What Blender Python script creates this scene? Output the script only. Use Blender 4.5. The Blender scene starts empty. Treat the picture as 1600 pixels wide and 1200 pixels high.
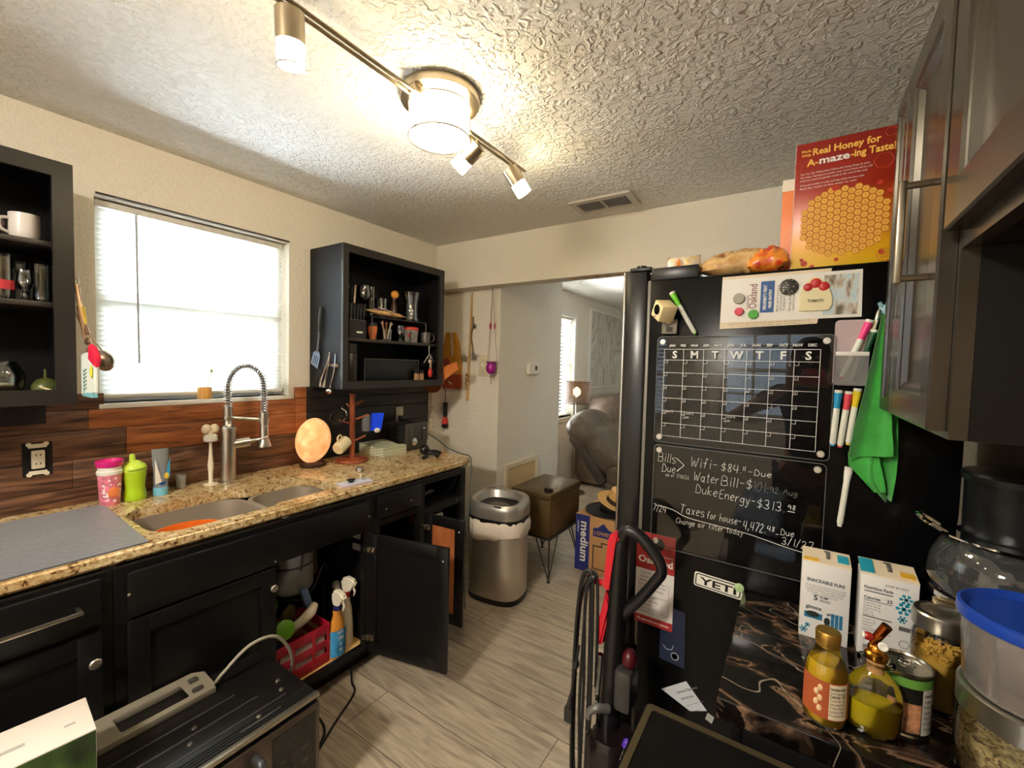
import bpy, bmesh, math, random
from mathutils import Vector as V, Matrix
random.seed(7)
sc = bpy.context.scene
col = sc.collection
PI = math.pi

# ---------------------------------------------------------------- camera, world, big lights, exposure
def _cam():
    y, p, r = math.radians(33.41200), math.radians(2.56627), math.radians(1.43881)
    f = V((-math.sin(y) * math.cos(p), math.cos(y) * math.cos(p), -math.sin(p)))
    rt = V((math.cos(y), math.sin(y), 0))
    up = rt.cross(f)
    c, s = math.cos(r), math.sin(r)
    rt, up = c * rt + s * up, c * up - s * rt
    cd = bpy.data.cameras.new('camera')
    cd.sensor_width = 36.0
    cd.lens = 36.0 * 675.54 / 1600.0
    cd.clip_start = 0.01
    o = bpy.data.objects.new('camera', cd)
    m = Matrix.Identity(4)
    for i in range(3):
        m[i][0], m[i][1], m[i][2] = rt[i], up[i], -f[i]
    m.translation = V((0, 0, 1.53))
    o.matrix_world = m
    col.objects.link(o)
    sc.camera = o
_cam()

w = bpy.data.worlds.new('world')
sc.world = w
w.use_nodes = True
w.node_tree.nodes['Background'].inputs[0].default_value = (0.80, 0.90, 1.0, 1)
w.node_tree.nodes['Background'].inputs[1].default_value = 1.6

def area(name, loc, direction, sx, sy, power, color, spread=180):
    ld = bpy.data.lights.new(name, 'AREA')
    ld.shape = 'RECTANGLE'
    ld.size, ld.size_y = sx, sy
    ld.energy = power
    ld.color = color
    ld.spread = math.radians(spread)
    o = bpy.data.objects.new(name, ld)
    o.location = loc
    o.rotation_euler = V(direction).to_track_quat('-Z', 'Y').to_euler()
    col.objects.link(o)
    return o

# daylight outside the kitchen window, sunlit ground bounce below it, and the other windows of the house
area('daylight_sky', (-3.30, 0.96, 2.05), (1, 0, -0.12), 2.0, 1.5, 620, (0.86, 0.94, 1.0))
area('daylight_ground', (-2.725, 0.96, 1.24), (0.38, 0, 1), 1.0, 0.16, 12000, (0.84, 0.93, 1.0), 44)
area('daylight_living', (-3.10, 4.6, 1.6), (1, 0, 0), 1.6, 1.5, 210, (1.0, 0.97, 0.92))

sc.view_settings.view_transform = 'Standard'
sc.view_settings.look = 'None'
sc.view_settings.exposure = 1.0
sc.view_settings.gamma = 1.0
sc.view_settings.use_curve_mapping = False
sc.cycles.max_bounces = 10
sc.cycles.diffuse_bounces = 5
sc.cycles.glossy_bounces = 4
sc.cycles.transmission_bounces = 8
sc.cycles.transparent_max_bounces = 16
sc.cycles.caustics_reflective = False
sc.cycles.caustics_refractive = False
sc.cycles.sample_clamp_indirect = 4.0

# ---------------------------------------------------------------- materials
def s2l(v):
    v /= 255.0
    return v / 12.92 if v <= 0.04045 else ((v + 0.055) / 1.055) ** 2.4
def rgb(r, g, b):
    return (s2l(r), s2l(g), s2l(b), 1.0)
MATS = {}
def mat(name, c=(128, 128, 128), rough=0.5, metal=0.0, var=0.0, vs=8.0, stretch=None, bump=0.0, bs=60.0, bd=0.004, spec=None, trans=0.0, ior=1.45, emit=None, es=0.0, coat=0.0, sheen=0.0, sss=0.0, alpha=1.0):
    if name in MATS:
        return MATS[name]
    m = bpy.data.materials.new(name)
    m.use_nodes = True
    nt = m.node_tree
    p = nt.nodes['Principled BSDF']
    base = rgb(*c)
    p.inputs['Base Color'].default_value = base
    p.inputs['Roughness'].default_value = rough
    p.inputs['Metallic'].default_value = metal
    p.inputs['IOR'].default_value = ior
    p.inputs['Transmission Weight'].default_value = trans
    p.inputs['Coat Weight'].default_value = coat
    p.inputs['Sheen Weight'].default_value = sheen
    p.inputs['Alpha'].default_value = alpha
    if spec is not None:
        p.inputs['Specular IOR Level'].default_value = spec
    if sss:
        p.inputs['Subsurface Weight'].default_value = sss
        p.inputs['Subsurface Radius'].default_value = (0.02, 0.01, 0.006)
    if emit:
        p.inputs['Emission Color'].default_value = rgb(*emit)
        p.inputs['Emission Strength'].default_value = es
    if var or bump:
        tc = nt.nodes.new('ShaderNodeTexCoord')
        mp = nt.nodes.new('ShaderNodeMapping')
        nt.links.new(tc.outputs['Object'], mp.inputs[0])
        if stretch:
            mp.inputs['Scale'].default_value = stretch
    if var:
        n = nt.nodes.new('ShaderNodeTexNoise')
        n.inputs['Scale'].default_value = vs
        n.inputs['Detail'].default_value = 5
        nt.links.new(mp.outputs[0], n.inputs['Vector'])
        r = nt.nodes.new('ShaderNodeValToRGB')
        k0, k1 = 1 - var, 1 + var
        r.color_ramp.elements[0].position, r.color_ramp.elements[1].position = 0.3, 0.7
        r.color_ramp.elements[0].color = tuple(min(1, x * k0) for x in base[:3]) + (1,)
        r.color_ramp.elements[1].color = tuple(min(1, x * k1) for x in base[:3]) + (1,)
        nt.links.new(n.outputs['Fac'], r.inputs[0])
        nt.links.new(r.outputs[0], p.inputs['Base Color'])
    if bump:
        n2 = nt.nodes.new('ShaderNodeTexNoise')
        n2.inputs['Scale'].default_value = bs
        n2.inputs['Detail'].default_value = 4
        nt.links.new(mp.outputs[0], n2.inputs['Vector'])
        b = nt.nodes.new('ShaderNodeBump')
        b.inputs['Strength'].default_value = bump
        b.inputs['Distance'].default_value = bd
        nt.links.new(n2.outputs['Fac'], b.inputs['Height'])
        nt.links.new(b.outputs[0], p.inputs['Normal'])
    MATS[name] = m
    return m

def nodes(name):
    m = bpy.data.materials.new(name)
    m.use_nodes = True
    MATS[name] = m
    nt = m.node_tree
    return m, nt, nt.nodes['Principled BSDF'], (lambda t: nt.nodes.new('ShaderNode' + t)), nt.links.new

def clear(name, tint=(255, 255, 255), rough=0.02, k=1.0, body=0.0):
    """thin clear glass or acrylic: see-through with a fresnel sheen, shadows let light by; body adds a little milky diffuse"""
    m, nt, p, N, L = nodes(name)
    nt.nodes.remove(p)
    out = nt.nodes['Material Output']
    t, g, mx, lw = N('BsdfTransparent'), N('BsdfGlossy'), N('MixShader'), N('Fresnel')
    t.inputs[0].default_value = rgb(*tint)
    g.inputs['Roughness'].default_value = rough
    lw.inputs['IOR'].default_value = 1.5
    mul = N('Math'); mul.operation = 'MULTIPLY'; mul.inputs[1].default_value = k; mul.use_clamp = True
    L(lw.outputs[0], mul.inputs[0]); L(mul.outputs[0], mx.inputs[0]); L(g.outputs[0], mx.inputs[2])
    if body:
        d, m2 = N('BsdfDiffuse'), N('MixShader')
        d.inputs[0].default_value = rgb(*tint)
        m2.inputs[0].default_value = body
        L(t.outputs[0], m2.inputs[1]); L(d.outputs[0], m2.inputs[2]); L(m2.outputs[0], mx.inputs[1])
    else:
        L(t.outputs[0], mx.inputs[1])
    L(mx.outputs[0], out.inputs[0])
    return m

def ramp(N, stops):
    r = N('ValToRGB')
    e = r.color_ramp.elements
    while len(e) < len(stops):
        e.new(0.5)
    for el, (pos, c) in zip(e, stops):
        el.position = pos
        el.color = rgb(*c)
    return r

def plaster(name, c, scale, strength, dist, thr=(0.45, 0.6), rough=0.8):
    m, nt, p, N, L = nodes(name)
    p.inputs['Base Color'].default_value = rgb(*c)
    p.inputs['Roughness'].default_value = rough
    g = N('NewGeometry')
    n = N('TexNoise'); n.inputs['Scale'].default_value = scale; n.inputs['Detail'].default_value = 3; n.inputs['Distortion'].default_value = 0.9
    L(g.outputs['Position'], n.inputs['Vector'])
    r = ramp(N, [(thr[0], (0, 0, 0)), (thr[1], (255, 255, 255))])
    L(n.outputs['Fac'], r.inputs[0])
    n2 = N('TexNoise'); n2.inputs['Scale'].default_value = scale * 3.3; n2.inputs['Detail'].default_value = 3
    L(g.outputs['Position'], n2.inputs['Vector'])
    a = N('Math'); a.operation = 'MULTIPLY_ADD'; a.inputs[1].default_value = 0.35
    L(n2.outputs['Fac'], a.inputs[0]); L(r.outputs[0], a.inputs[2])
    b = N('Bump'); b.inputs['Strength'].default_value = strength; b.inputs['Distance'].default_value = dist
    L(a.outputs[0], b.inputs['Height']); L(b.outputs[0], p.inputs['Normal'])
    return m

CEIL = plaster('ceiling_knockdown', (238, 235, 228), 36, 0.75, 0.009)
WALLP = plaster('wall_plaster', (232, 224, 208), 48, 0.36, 0.005)

def floor_mat():
    m, nt, p, N, L = nodes('floor_planks')
    g = N('NewGeometry')
    b = N('TexBrick')
    b.offset = 0.37
    b.inputs['Scale'].default_value = 1.0
    b.inputs['Brick Width'].default_value = 1.22
    b.inputs['Row Height'].default_value = 0.228
    b.inputs['Mortar Size'].default_value = 0.0016
    b.inputs['Mortar Smooth'].default_value = 0.1
    b.inputs['Color1'].default_value = rgb(184, 171, 152)
    b.inputs['Color2'].default_value = rgb(206, 193, 173)
    b.inputs['Mortar'].default_value = rgb(45, 36, 28)
    mp0 = N('Mapping'); mp0.inputs['Location'].default_value = (0.3, 0.045, 0)
    L(g.outputs['Position'], mp0.inputs[0]); L(mp0.outputs[0], b.inputs['Vector'])
    mp = N('Mapping'); mp.inputs['Scale'].default_value = (1.6, 14, 1)
    L(g.outputs['Position'], mp.inputs[0])
    n = N('TexNoise'); n.inputs['Scale'].default_value = 2.2; n.inputs['Detail'].default_value = 8; n.inputs['Distortion'].default_value = 1.6
    L(mp.outputs[0], n.inputs['Vector'])
    r = ramp(N, [(0.30, (160, 148, 136)), (0.5, (206, 200, 192)), (0.72, (246, 242, 236))])
    L(n.outputs['Fac'], r.inputs[0])
    mx = N('Mix'); mx.data_type = 'RGBA'; mx.blend_type = 'MULTIPLY'; mx.inputs[0].default_value = 0.85
    L(b.outputs['Color'], mx.inputs[6]); L(r.outputs[0], mx.inputs[7])
    br = N('BrightContrast'); br.inputs['Bright'].default_value = 0.03
    L(mx.outputs[2], br.inputs[0]); L(br.outputs[0], p.inputs['Base Color'])
    p.inputs['Roughness'].default_value = 0.42
    bp = N('Bump'); bp.inputs['Strength'].default_value = 0.25; bp.inputs['Distance'].default_value = 0.002
    L(b.outputs['Fac'], bp.inputs['Height']); bp.invert = True
    L(bp.outputs[0], p.inputs['Normal'])
    return m
FLOOR = floor_mat()

def granite_mat():
    m, nt, p, N, L = nodes('granite_gold')
    g = N('NewGeometry')
    n = N('TexNoise'); n.inputs['Scale'].default_value = 52; n.inputs['Detail'].default_value = 7; n.inputs['Roughness'].default_value = 0.72; n.inputs['Distortion'].default_value = 0.7
    L(g.outputs['Position'], n.inputs['Vector'])
    r = ramp(N, [(0.34, (48, 38, 32)), (0.405, (138, 106, 70)), (0.47, (202, 176, 130)), (0.58, (224, 208, 172)), (0.72, (236, 228, 208))])
    L(n.outputs['Fac'], r.inputs[0])
    n2 = N('TexNoise'); n2.inputs['Scale'].default_value = 7; n2.inputs['Detail'].default_value = 4
    L(g.outputs['Position'], n2.inputs['Vector'])
    r2 = ramp(N, [(0.35, (206, 178, 132)), (0.65, (255, 252, 246))])
    L(n2.outputs['Fac'], r2.inputs[0])
    mx = N('Mix'); mx.data_type = 'RGBA'; mx.blend_type = 'MULTIPLY'; mx.inputs[0].default_value = 0.7
    L(r.outputs[0], mx.inputs[6]); L(r2.outputs[0], mx.inputs[7]); L(mx.outputs[2], p.inputs['Base Color'])
    p.inputs['Roughness'].default_value = 0.16
    return m
GRANITE = granite_mat()

def marble_mat():
    m, nt, p, N, L = nodes('black_gold_marble')
    g = N('NewGeometry')
    mp = N('Mapping'); mp.inputs['Rotation'].default_value = (0, 0, 0.35); mp.inputs['Scale'].default_value = (1, 2.0, 1)
    L(g.outputs['Position'], mp.inputs[0])
    n = N('TexNoise'); n.inputs['Scale'].default_value = 7; n.inputs['Detail'].default_value = 8; n.inputs['Distortion'].default_value = 0.9
    L(mp.outputs[0], n.inputs['Vector'])
    r = ramp(N, [(0.40, (9, 8, 8)), (0.50, (13, 11, 10)), (0.55, (58, 44, 35)), (0.585, (118, 92, 72)), (0.60, (26, 20, 16)), (0.66, (12, 10, 10)), (0.69, (74, 58, 46)), (0.73, (14, 12, 11))])
    L(n.outputs['Fac'], r.inputs[0])
    v = N('TexNoise'); v.inputs['Scale'].default_value = 2.6; v.inputs['Detail'].default_value = 2.5; v.inputs['Distortion'].default_value = 0.5
    L(mp.outputs[0], v.inputs['Vector'])
    vr = ramp(N, [(0.4965, (0, 0, 0)), (0.499, (200, 186, 166)), (0.5015, (0, 0, 0))])
    L(v.outputs['Fac'], vr.inputs[0])
    mx = N('Mix'); mx.data_type = 'RGBA'; mx.blend_type = 'ADD'; mx.inputs[0].default_value = 0.8
    L(r.outputs[0], mx.inputs[6]); L(vr.outputs[0], mx.inputs[7]); L(mx.outputs[2], p.inputs['Base Color'])
    p.inputs['Roughness'].default_value = 0.12
    return m
MARBLE = marble_mat()

def wood_mat(name, stops, scale=(14, 1.2, 14), ns=3.0, rough=0.45, dist=1.2):
    m, nt, p, N, L = nodes(name)
    g = N('NewGeometry')
    mp = N('Mapping'); mp.inputs['Scale'].default_value = scale
    L(g.outputs['Position'], mp.inputs[0])
    n = N('TexNoise'); n.inputs['Scale'].default_value = ns; n.inputs['Detail'].default_value = 7; n.inputs['Distortion'].default_value = dist
    L(mp.outputs[0], n.inputs['Vector'])
    r = ramp(N, stops)
    L(n.outputs['Fac'], r.inputs[0]); L(r.outputs[0], p.inputs['Base Color'])
    p.inputs['Roughness'].default_value = rough
    return m
CEDAR = wood_mat('cedar_red', [(0.26, (62, 34, 20)), (0.40, (124, 70, 38)), (0.58, (164, 98, 54)), (0.75, (186, 120, 72))])
CHAR = wood_mat('charred_board', [(0.28, (40, 26, 20)), (0.45, (84, 56, 40)), (0.6, (120, 84, 60)), (0.78, (142, 104, 78))])
BLACKWOOD = wood_mat('blackened_board', [(0.3, (14, 12, 12)), (0.6, (30, 24, 22)), (0.8, (44, 34, 30))])
WALNUT = wood_mat('reddish_wood', [(0.3, (110, 52, 30)), (0.6, (156, 80, 48)), (0.8, (176, 98, 62))], scale=(6, 6, 1.5))
PLY = wood_mat('plain_ply', [(0.3, (196, 150, 92)), (0.6, (226, 184, 120)), (0.8, (236, 200, 140))])
ORANGEPLY = wood_mat('orange_ply', [(0.3, (156, 86, 44)), (0.6, (182, 108, 62)), (0.8, (194, 122, 74))], scale=(8, 8, 1))

BLK = mat('black_paint', (13, 13, 14), 0.40, bump=0.05, bs=25, spec=0.35)
BLKIN = mat('black_paint_inside', (15, 14, 16), 0.55, spec=0.3)
ESPR = mat('espresso_gloss', (50, 43, 35), 0.24, var=0.12, vs=3)
NICK = mat('brushed_nickel', (196, 190, 180), 0.28, 1.0)
STEEL = mat('stainless', (178, 170, 160), 0.30, 1.0, var=0.06, vs=6, stretch=(40, 40, 1))
SINKM = mat('sink_steel', (150, 138, 124), 0.55, 0.35, spec=0.3)
CHROME = mat('chrome', (226, 226, 226), 0.06, 1.0)
BRASS = mat('warm_nickel', (186, 172, 148), 0.28, 1.0)
BLKPL = mat('black_plastic', (18, 18, 19), 0.32)
BLKGL = mat('black_gloss', (8, 8, 9), 0.08, coat=0.3)
WHT = mat('white_plastic', (236, 232, 222), 0.35)
WHTP = mat('white_paint', (238, 236, 230), 0.5)
IVORY = mat('ivory_plastic', (232, 222, 196), 0.4)
GLASS = clear('clear_glass', (250, 252, 252), 0.03, 2.4)
PANE = clear('window_pane', (248, 252, 255), 0.0, 1.0)
ACRYL = clear('clear_acrylic', (250, 250, 250), 0.0, 0.72)
FROST = clear('frosted_plastic', (238, 234, 226), 0.35, 0.6, 0.35)
CARD = mat('cardboard', (190, 144, 96), 0.8, var=0.05, vs=5)
PAPER = mat('paper', (232, 226, 216), 0.6)

# ---------------------------------------------------------------- mesh helpers
def NB():
    return bmesh.new()
def bx(bm, x0, x1, y0, y1, z0, z1, b=0.0, seg=2):
    r = bmesh.ops.create_cube(bm, size=1.0)
    vs = r['verts']
    for v in vs:
        v.co = V((x0 + (v.co.x + 0.5) * (x1 - x0), y0 + (v.co.y + 0.5) * (y1 - y0), z0 + (v.co.z + 0.5) * (z1 - z0)))
    if b > 0:
        es = list({e for v in vs for e in v.link_edges})
        b = min(b, 0.49 * min(abs(x1 - x0), abs(y1 - y0), abs(z1 - z0)))
        bmesh.ops.bevel(bm, geom=es, offset=b, segments=seg, affect='EDGES', profile=0.5)
    return bm
def obx(bm, c, u, v, w, b=0.0):
    """oriented box: centre and three half-axis vectors"""
    n0 = len(bm.verts)
    t = NB()
    bx(t, -1, 1, -1, 1, -1, 1)
    c, u, v, w = V(c), V(u), V(v), V(w)
    vm = [bm.verts.new(c + u * q.co.x + v * q.co.y + w * q.co.z) for q in t.verts]
    t.verts.index_update()
    fs = [bm.faces.new([vm[q.index] for q in f.verts]) for f in t.faces]
    t.free()
    if b > 0:
        es = list({e for f in fs for e in f.edges})
        bmesh.ops.bevel(bm, geom=es, offset=b, segments=2, affect='EDGES', profile=0.5)
    return bm
def ring(bm, c, u, v, r, n, ru=None):
    return [bm.verts.new(c + u * (r * math.cos(2 * PI * i / n)) + v * ((ru if ru is not None else r) * math.sin(2 * PI * i / n))) for i in range(n)]
def skin(bm, a, b):
    n = len(a)
    for i in range(n):
        bm.faces.new((a[i], a[(i + 1) % n], b[(i + 1) % n], b[i]))
def frame_of(d):
    d = d.normalized()
    a = V((0, 0, 1)) if abs(d.z) < 0.9 else V((1, 0, 0))
    u = a.cross(d).normalized()
    return u, d.cross(u)
def cyl(bm, p, q, r0, r1=None, n=24, cap=True):
    p, q = V(p), V(q)
    u, v = frame_of(q - p)
    a, b = ring(bm, p, u, v, r0, n), ring(bm, q, u, v, r0 if r1 is None else r1, n)
    skin(bm, a, b)
    if cap:
        bm.faces.new(a[::-1]); bm.faces.new(b)
    return bm
def spline(pts, k=6, closed=False):
    P = [V(p) for p in pts]
    out = []
    n = len(P)
    for i in range(n if closed else n - 1):
        p1, p2 = P[i], P[(i + 1) % n]
        p0 = P[i - 1] if (i > 0 or closed) else p1 * 2 - p2
        p3 = P[(i + 2) % n] if (closed or i + 2 < n) else p2 * 2 - p1
        for j in range(k):
            t = j / k
            out.append(0.5 * ((2 * p1) + (p2 - p0) * t + (2 * p0 - 5 * p1 + 4 * p2 - p3) * t * t + (3 * p1 - p0 - 3 * p2 + p3) * t ** 3))
    if not closed:
        out.append(P[-1])
    return out
def tube(bm, pts, r, n=8, k=0, closed=False, flat=1.0):
    P = spline(pts, k, closed) if k else [V(p) for p in pts]
    m = len(P)
    rings = []
    u = None
    for i in range(m):
        a = P[(i - 1) % m] if (i > 0 or closed) else P[i]
        b = P[(i + 1) % m] if (i < m - 1 or closed) else P[i]
        d = (b - a)
        if d.length < 1e-9:
            d = V((0, 0, 1))
        d.normalize()
        if u is None:
            u, v = frame_of(d)
        else:
            u = (u - d * u.dot(d))
            u = u.normalized() if u.length > 1e-6 else frame_of(d)[0]
            v = d.cross(u)
        rr = r[min(len(r) - 1, int(i * len(r) / m))] if isinstance(r, (list, tuple)) else r
        if isinstance(r, (list, tuple)) and len(r) > 1:
            t = i / max(1, m - 1) * (len(r) - 1)
            j = min(int(t), len(r) - 2)
            rr = r[j] + (r[j + 1] - r[j]) * (t - j)
        rings.append(ring(bm, P[i], u, v, rr, n, rr * flat))
    for i in range(m - 1):
        skin(bm, rings[i], rings[i + 1])
    if closed:
        skin(bm, rings[-1], rings[0])
    else:
        bm.faces.new(rings[0][::-1]); bm.faces.new(rings[-1])
    return bm
def lathe(bm, prof, c, n=32, sx=1.0, sy=1.0, axis=None, cap=True):
    """profile [(r, h)] turned about an axis through c (default +Z)"""
    c = V(c)
    if axis is None:
        u, v, d = V((1, 0, 0)), V((0, 1, 0)), V((0, 0, 1))
    else:
        d = V(axis).normalized(); u, v = frame_of(d)
    rs = []
    for r, h in prof:
        if r < 1e-6:
            rs.append([bm.verts.new(c + d * h)])
        else:
            rs.append([bm.verts.new(c + d * h + u * (r * sx * math.cos(2 * PI * i / n)) + v * (r * sy * math.sin(2 * PI * i / n))) for i in range(n)])
    for a, b in zip(rs, rs[1:]):
        if len(a) == 1 and len(b) == 1:
            continue
        if len(a) == 1:
            for i in range(n): bm.faces.new((a[0], b[(i + 1) % n], b[i]))
        elif len(b) == 1:
            for i in range(n): bm.faces.new((a[i], a[(i + 1) % n], b[0]))
        else:
            skin(bm, a, b)
    if cap:
        if len(rs[0]) > 1: bm.faces.new(rs[0][::-1])
        if len(rs[-1]) > 1: bm.faces.new(rs[-1])
    return bm
def prism(bm, pts, o, u, v, w, top=None):
    """polygon pts (x, y) in the frame o, u, v extruded by the vector w"""
    o, u, v, w = V(o), V(u), V(v), V(w)
    a = [bm.verts.new(o + u * x + v * y) for x, y in pts]
    b = [bm.verts.new(o + u * x + v * y + w) for x, y in (top or pts)]
    skin(bm, a, b)
    bm.faces.new(a[::-1]); bm.faces.new(b)
    return bm
def rrect(w, h, r, n=5, cx=0.0, cy=0.0):
    out = []
    for (sx, sy, a0) in ((1, -1, -PI / 2), (1, 1, 0), (-1, 1, PI / 2), (-1, -1, PI)):
        for i in range(n + 1):
            a = a0 + PI / 2 * i / n
            out.append((cx + sx * (w / 2 - r) + r * math.cos(a), cy + sy * (h / 2 - r) + r * math.sin(a)))
    return out
def holed(bm, outer, holes, o, u, v, w):
    """flat plate with holes, extruded by w"""
    o, u, v, w = V(o), V(u), V(v), V(w)
    loops = []
    es = []
    for L in [outer] + holes:
        vs = [bm.verts.new(o + u * x + v * y) for x, y in L]
        loops.append(vs)
        es += [bm.edges.new((vs[i], vs[(i + 1) % len(vs)])) for i in range(len(vs))]
    r = bmesh.ops.triangle_fill(bm, edges=es, use_beauty=True, use_dissolve=False)
    fs = [g for g in r['geom'] if isinstance(g, bmesh.types.BMFace)]
    ext = bmesh.ops.extrude_face_region(bm, geom=fs)
    for g in ext['geom']:
        if isinstance(g, bmesh.types.BMVert):
            g.co += w
    return bm
def ell(bm, c, r, n=20, m=12, rot=None):
    c = V(c)
    r = V(r) if not isinstance(r, (int, float)) else V((r, r, r))
    g = bmesh.ops.create_uvsphere(bm, u_segments=n, v_segments=m, radius=1.0)
    for v in g['verts']:
        q = V((v.co.x * r.x, v.co.y * r.y, v.co.z * r.z))
        if rot: q = rot @ q
        v.co = c + q
    return bm
def arc(bm, c, r, a0, a1, z0, z1, n=16, t=0.0004, sx=1.0, sy=1.0):
    """a label wrapped on a cylinder: shell from angle a0 to a1"""
    c = V(c)
    A = []
    for i in range(n + 1):
        a = a0 + (a1 - a0) * i / n
        d = V((sx * math.cos(a), sy * math.sin(a), 0))
        A.append([bm.verts.new(c + d * rr + V((0, 0, z))) for rr, z in ((r, z0), (r + t, z0), (r + t, z1), (r, z1))])
    for p, q in zip(A, A[1:]):
        for j in range(4):
            bm.faces.new((p[j], q[j], q[(j + 1) % 4], p[(j + 1) % 4]))
    bm.faces.new(A[0][::-1]); bm.faces.new(A[-1])
    return bm
_TX = {}
def txt_mesh(s, bold=False, res=2):
    key = (s, bold)
    if key not in _TX:
        cu = bpy.data.curves.new('t', 'FONT')
        cu.body = s
        cu.size = 1.0
        cu.resolution_u = res
        cu.offset = 0.026 if bold else 0.0
        ob = bpy.data.objects.new('t', cu)
        me = bpy.data.meshes.new_from_object(ob)
        xs = [v.co.x for v in me.vertices] or [0, 1]
        _TX[key] = ([tuple(v.co) for v in me.vertices], [tuple(p.vertices) for p in me.polygons], min(xs), max(xs))
        bpy.data.objects.remove(ob); bpy.data.curves.remove(cu); bpy.data.meshes.remove(me)
    return _TX[key]
def txt(bm, s, o, u, v, size, align='L', bold=False, width=None, fn=None, slant=0.0):
    """write s with its baseline start (L), middle (C) or end (R) at o, along u, upright along v; width squeezes it to a length"""
    vs, fs, x0, x1 = txt_mesh(s, bold)
    o, u, v = V(o), V(u).normalized(), V(v).normalized()
    wd = (x1 - x0) or 1.0
    kx = size if width is None else width / wd
    sh = {'L': 0.0, 'C': -wd / 2, 'R': -wd}[align]
    if fn is None:
        fn = lambda a, b: o + u * a + v * b
    vm = [bm.verts.new(fn((x - x0 + sh) * kx + y * size * slant, y * size)) for x, y, z in vs]
    for f in fs:
        try: bm.faces.new([vm[i] for i in f])
        except ValueError: pass
    return bm

def finish(bm, sharp=38):
    bmesh.ops.recalc_face_normals(bm, faces=bm.faces[:])
    lim = math.radians(sharp)
    for f in bm.faces: f.smooth = True
    for e in bm.edges:
        if len(e.link_faces) == 2:
            e.smooth = e.calc_face_angle(0) < lim
def obj(name, bm, m, parent=None, sharp=38, flatnorm=False, kind=None):
    if not flatnorm:
        finish(bm, sharp)
    me = bpy.data.meshes.new(name)
    bm.to_mesh(me); bm.free()
    me.materials.append(m)
    o = bpy.data.objects.new(name, me)
    col.objects.link(o)
    if parent is not None:
        o.parent = parent
        if parent.type == 'EMPTY':
            o.matrix_parent_inverse = Matrix.Translation(-parent.location)
    if kind: o['kind'] = kind
    return o
def tag(o, label, cat, group=None):
    o['label'] = label; o['category'] = cat
    if group: o['group'] = group
    return o
def thing(name, label, cat, loc=(0, 0, 0), group=None):
    o = bpy.data.objects.new(name, None)
    o.empty_display_size = 0.05
    o.location = loc
    col.objects.link(o)
    return tag(o, label, cat, group)
def one(name, bm, m, label, cat, group=None, sharp=38):
    return tag(obj(name, bm, m, None, sharp), label, cat, group)
def struct(name, bm, m, parent=None):
    o = obj(name, bm, m, parent)
    if parent is None: o['kind'] = 'structure'
    return o
def dup(root, loc, rotz=None, label=None, group=None):
    r = root.copy(); col.objects.link(r); r.location = loc
    if rotz is not None: r.rotation_euler = (0, 0, rotz)
    if label: r['label'] = label
    if group: r['group'] = group
    for ch in list(root.children):
        c = ch.copy(); col.objects.link(c); c.parent = r; c.matrix_parent_inverse = ch.matrix_parent_inverse.copy()
        for g in list(ch.children):
            d = g.copy(); col.objects.link(d); d.parent = c; d.matrix_parent_inverse = g.matrix_parent_inverse.copy()
    return r
# ================================================================ the rooms
WX = -2.45          # inner face of the kitchen window wall
CZ = 2.46           # ceiling height
HY = 2.58           # face of the header towards the kitchen
struct('floor', bx(NB(), -2.7, 2.7, -2.5, 8.2, -0.06, 0), FLOOR)
struct('ceiling', bx(NB(), -2.7, 2.7, -2.5, 8.2, CZ, CZ + 0.06), CEIL)

def wall_x(x0, x1, y0, y1, holes, z1=CZ):
    """a wall along Y with rectangular holes (y0, y1, z0, z1)"""
    bm = NB()
    cur = y0
    for a, b, c, d in sorted(holes):
        bx(bm, x0, x1, cur, a, 0, z1)
        bx(bm, x0, x1, a, b, 0, c); bx(bm, x0, x1, a, b, d, z1)
        cur = b
    bx(bm, x0, x1, cur, y1, 0, z1)
    return bm
WIN = (0.553, 1.372, 1.322, 2.190)
LWIN = (3.95, 5.16, 0.88, 2.15)
struct('wall_window', wall_x(-2.62, WX, -2.5, 8.2, [WIN, LWIN]), WALLP)
def wall_y(y0, y1, x0, x1, holes, z1=CZ):
    bm = NB()
    cur = x0
    for a, b, c, d in sorted(holes):
        bx(bm, cur, a, y0, y1, 0, z1)
        bx(bm, a, b, y0, y1, 0, c); bx(bm, a, b, y0, y1, d, z1)
        cur = b
    bx(bm, cur, x1, y0, y1, 0, z1)
    return bm
BW1, BW2 = (-2.05, -1.19, 0.98, 1.95), (-0.66, 0.20, 1.05, 2.02)
struct('wall_back', wall_y(-2.35, -2.2, WX, 0.7, [BW1, BW2]), WALLP)
struct('wall_right', bx(NB(), 0.50, 0.70, -2.2, 2.70, 0, CZ), plaster('wall_shade_taupe', (164, 144, 112), 48, 0.3, 0.005))  # taupe puts the shade of the wall cabinets into the wall colour
bm = NB()
bx(bm, WX, 0.55, HY, 2.70, 2.11, CZ)
bx(bm, 0.20, 0.55, HY, 2.70, 0, 2.11)
struct('wall_header', bm, WALLP)
bm = NB()
bx(bm, WX, -1.905, 2.70, 3.72, 0, CZ)
struct('wall_closet', bm, WALLP)
struct('wall_living_back', bx(NB(), WX, 2.6, 7.05, 7.2, 0, CZ), WALLP)
struct('wall_living_right', bx(NB(), 2.5, 2.65, 2.7, 7.05, 0, CZ), WALLP)
# bare, torn drywall paper along the underside of the header
bm = NB()
for i in range(7):
    x = -1.30 + i * 0.075
    pts = [(x + random.uniform(-.01, .01), 2.60 + random.uniform(-.01, .02)), (x + .07, 2.595 + random.uniform(0, .03)), (x + .08, 2.66 + random.uniform(-.02, .02)), (x + .02, 2.67)]
    prism(bm, pts, (0, 0, 2.1085), (1, 0, 0), (0, 1, 0), (0, 0, 0.0013))
struct('trim_1', bm, mat('torn_drywall', (206, 172, 142), 0.9, var=0.2, vs=30))

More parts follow.
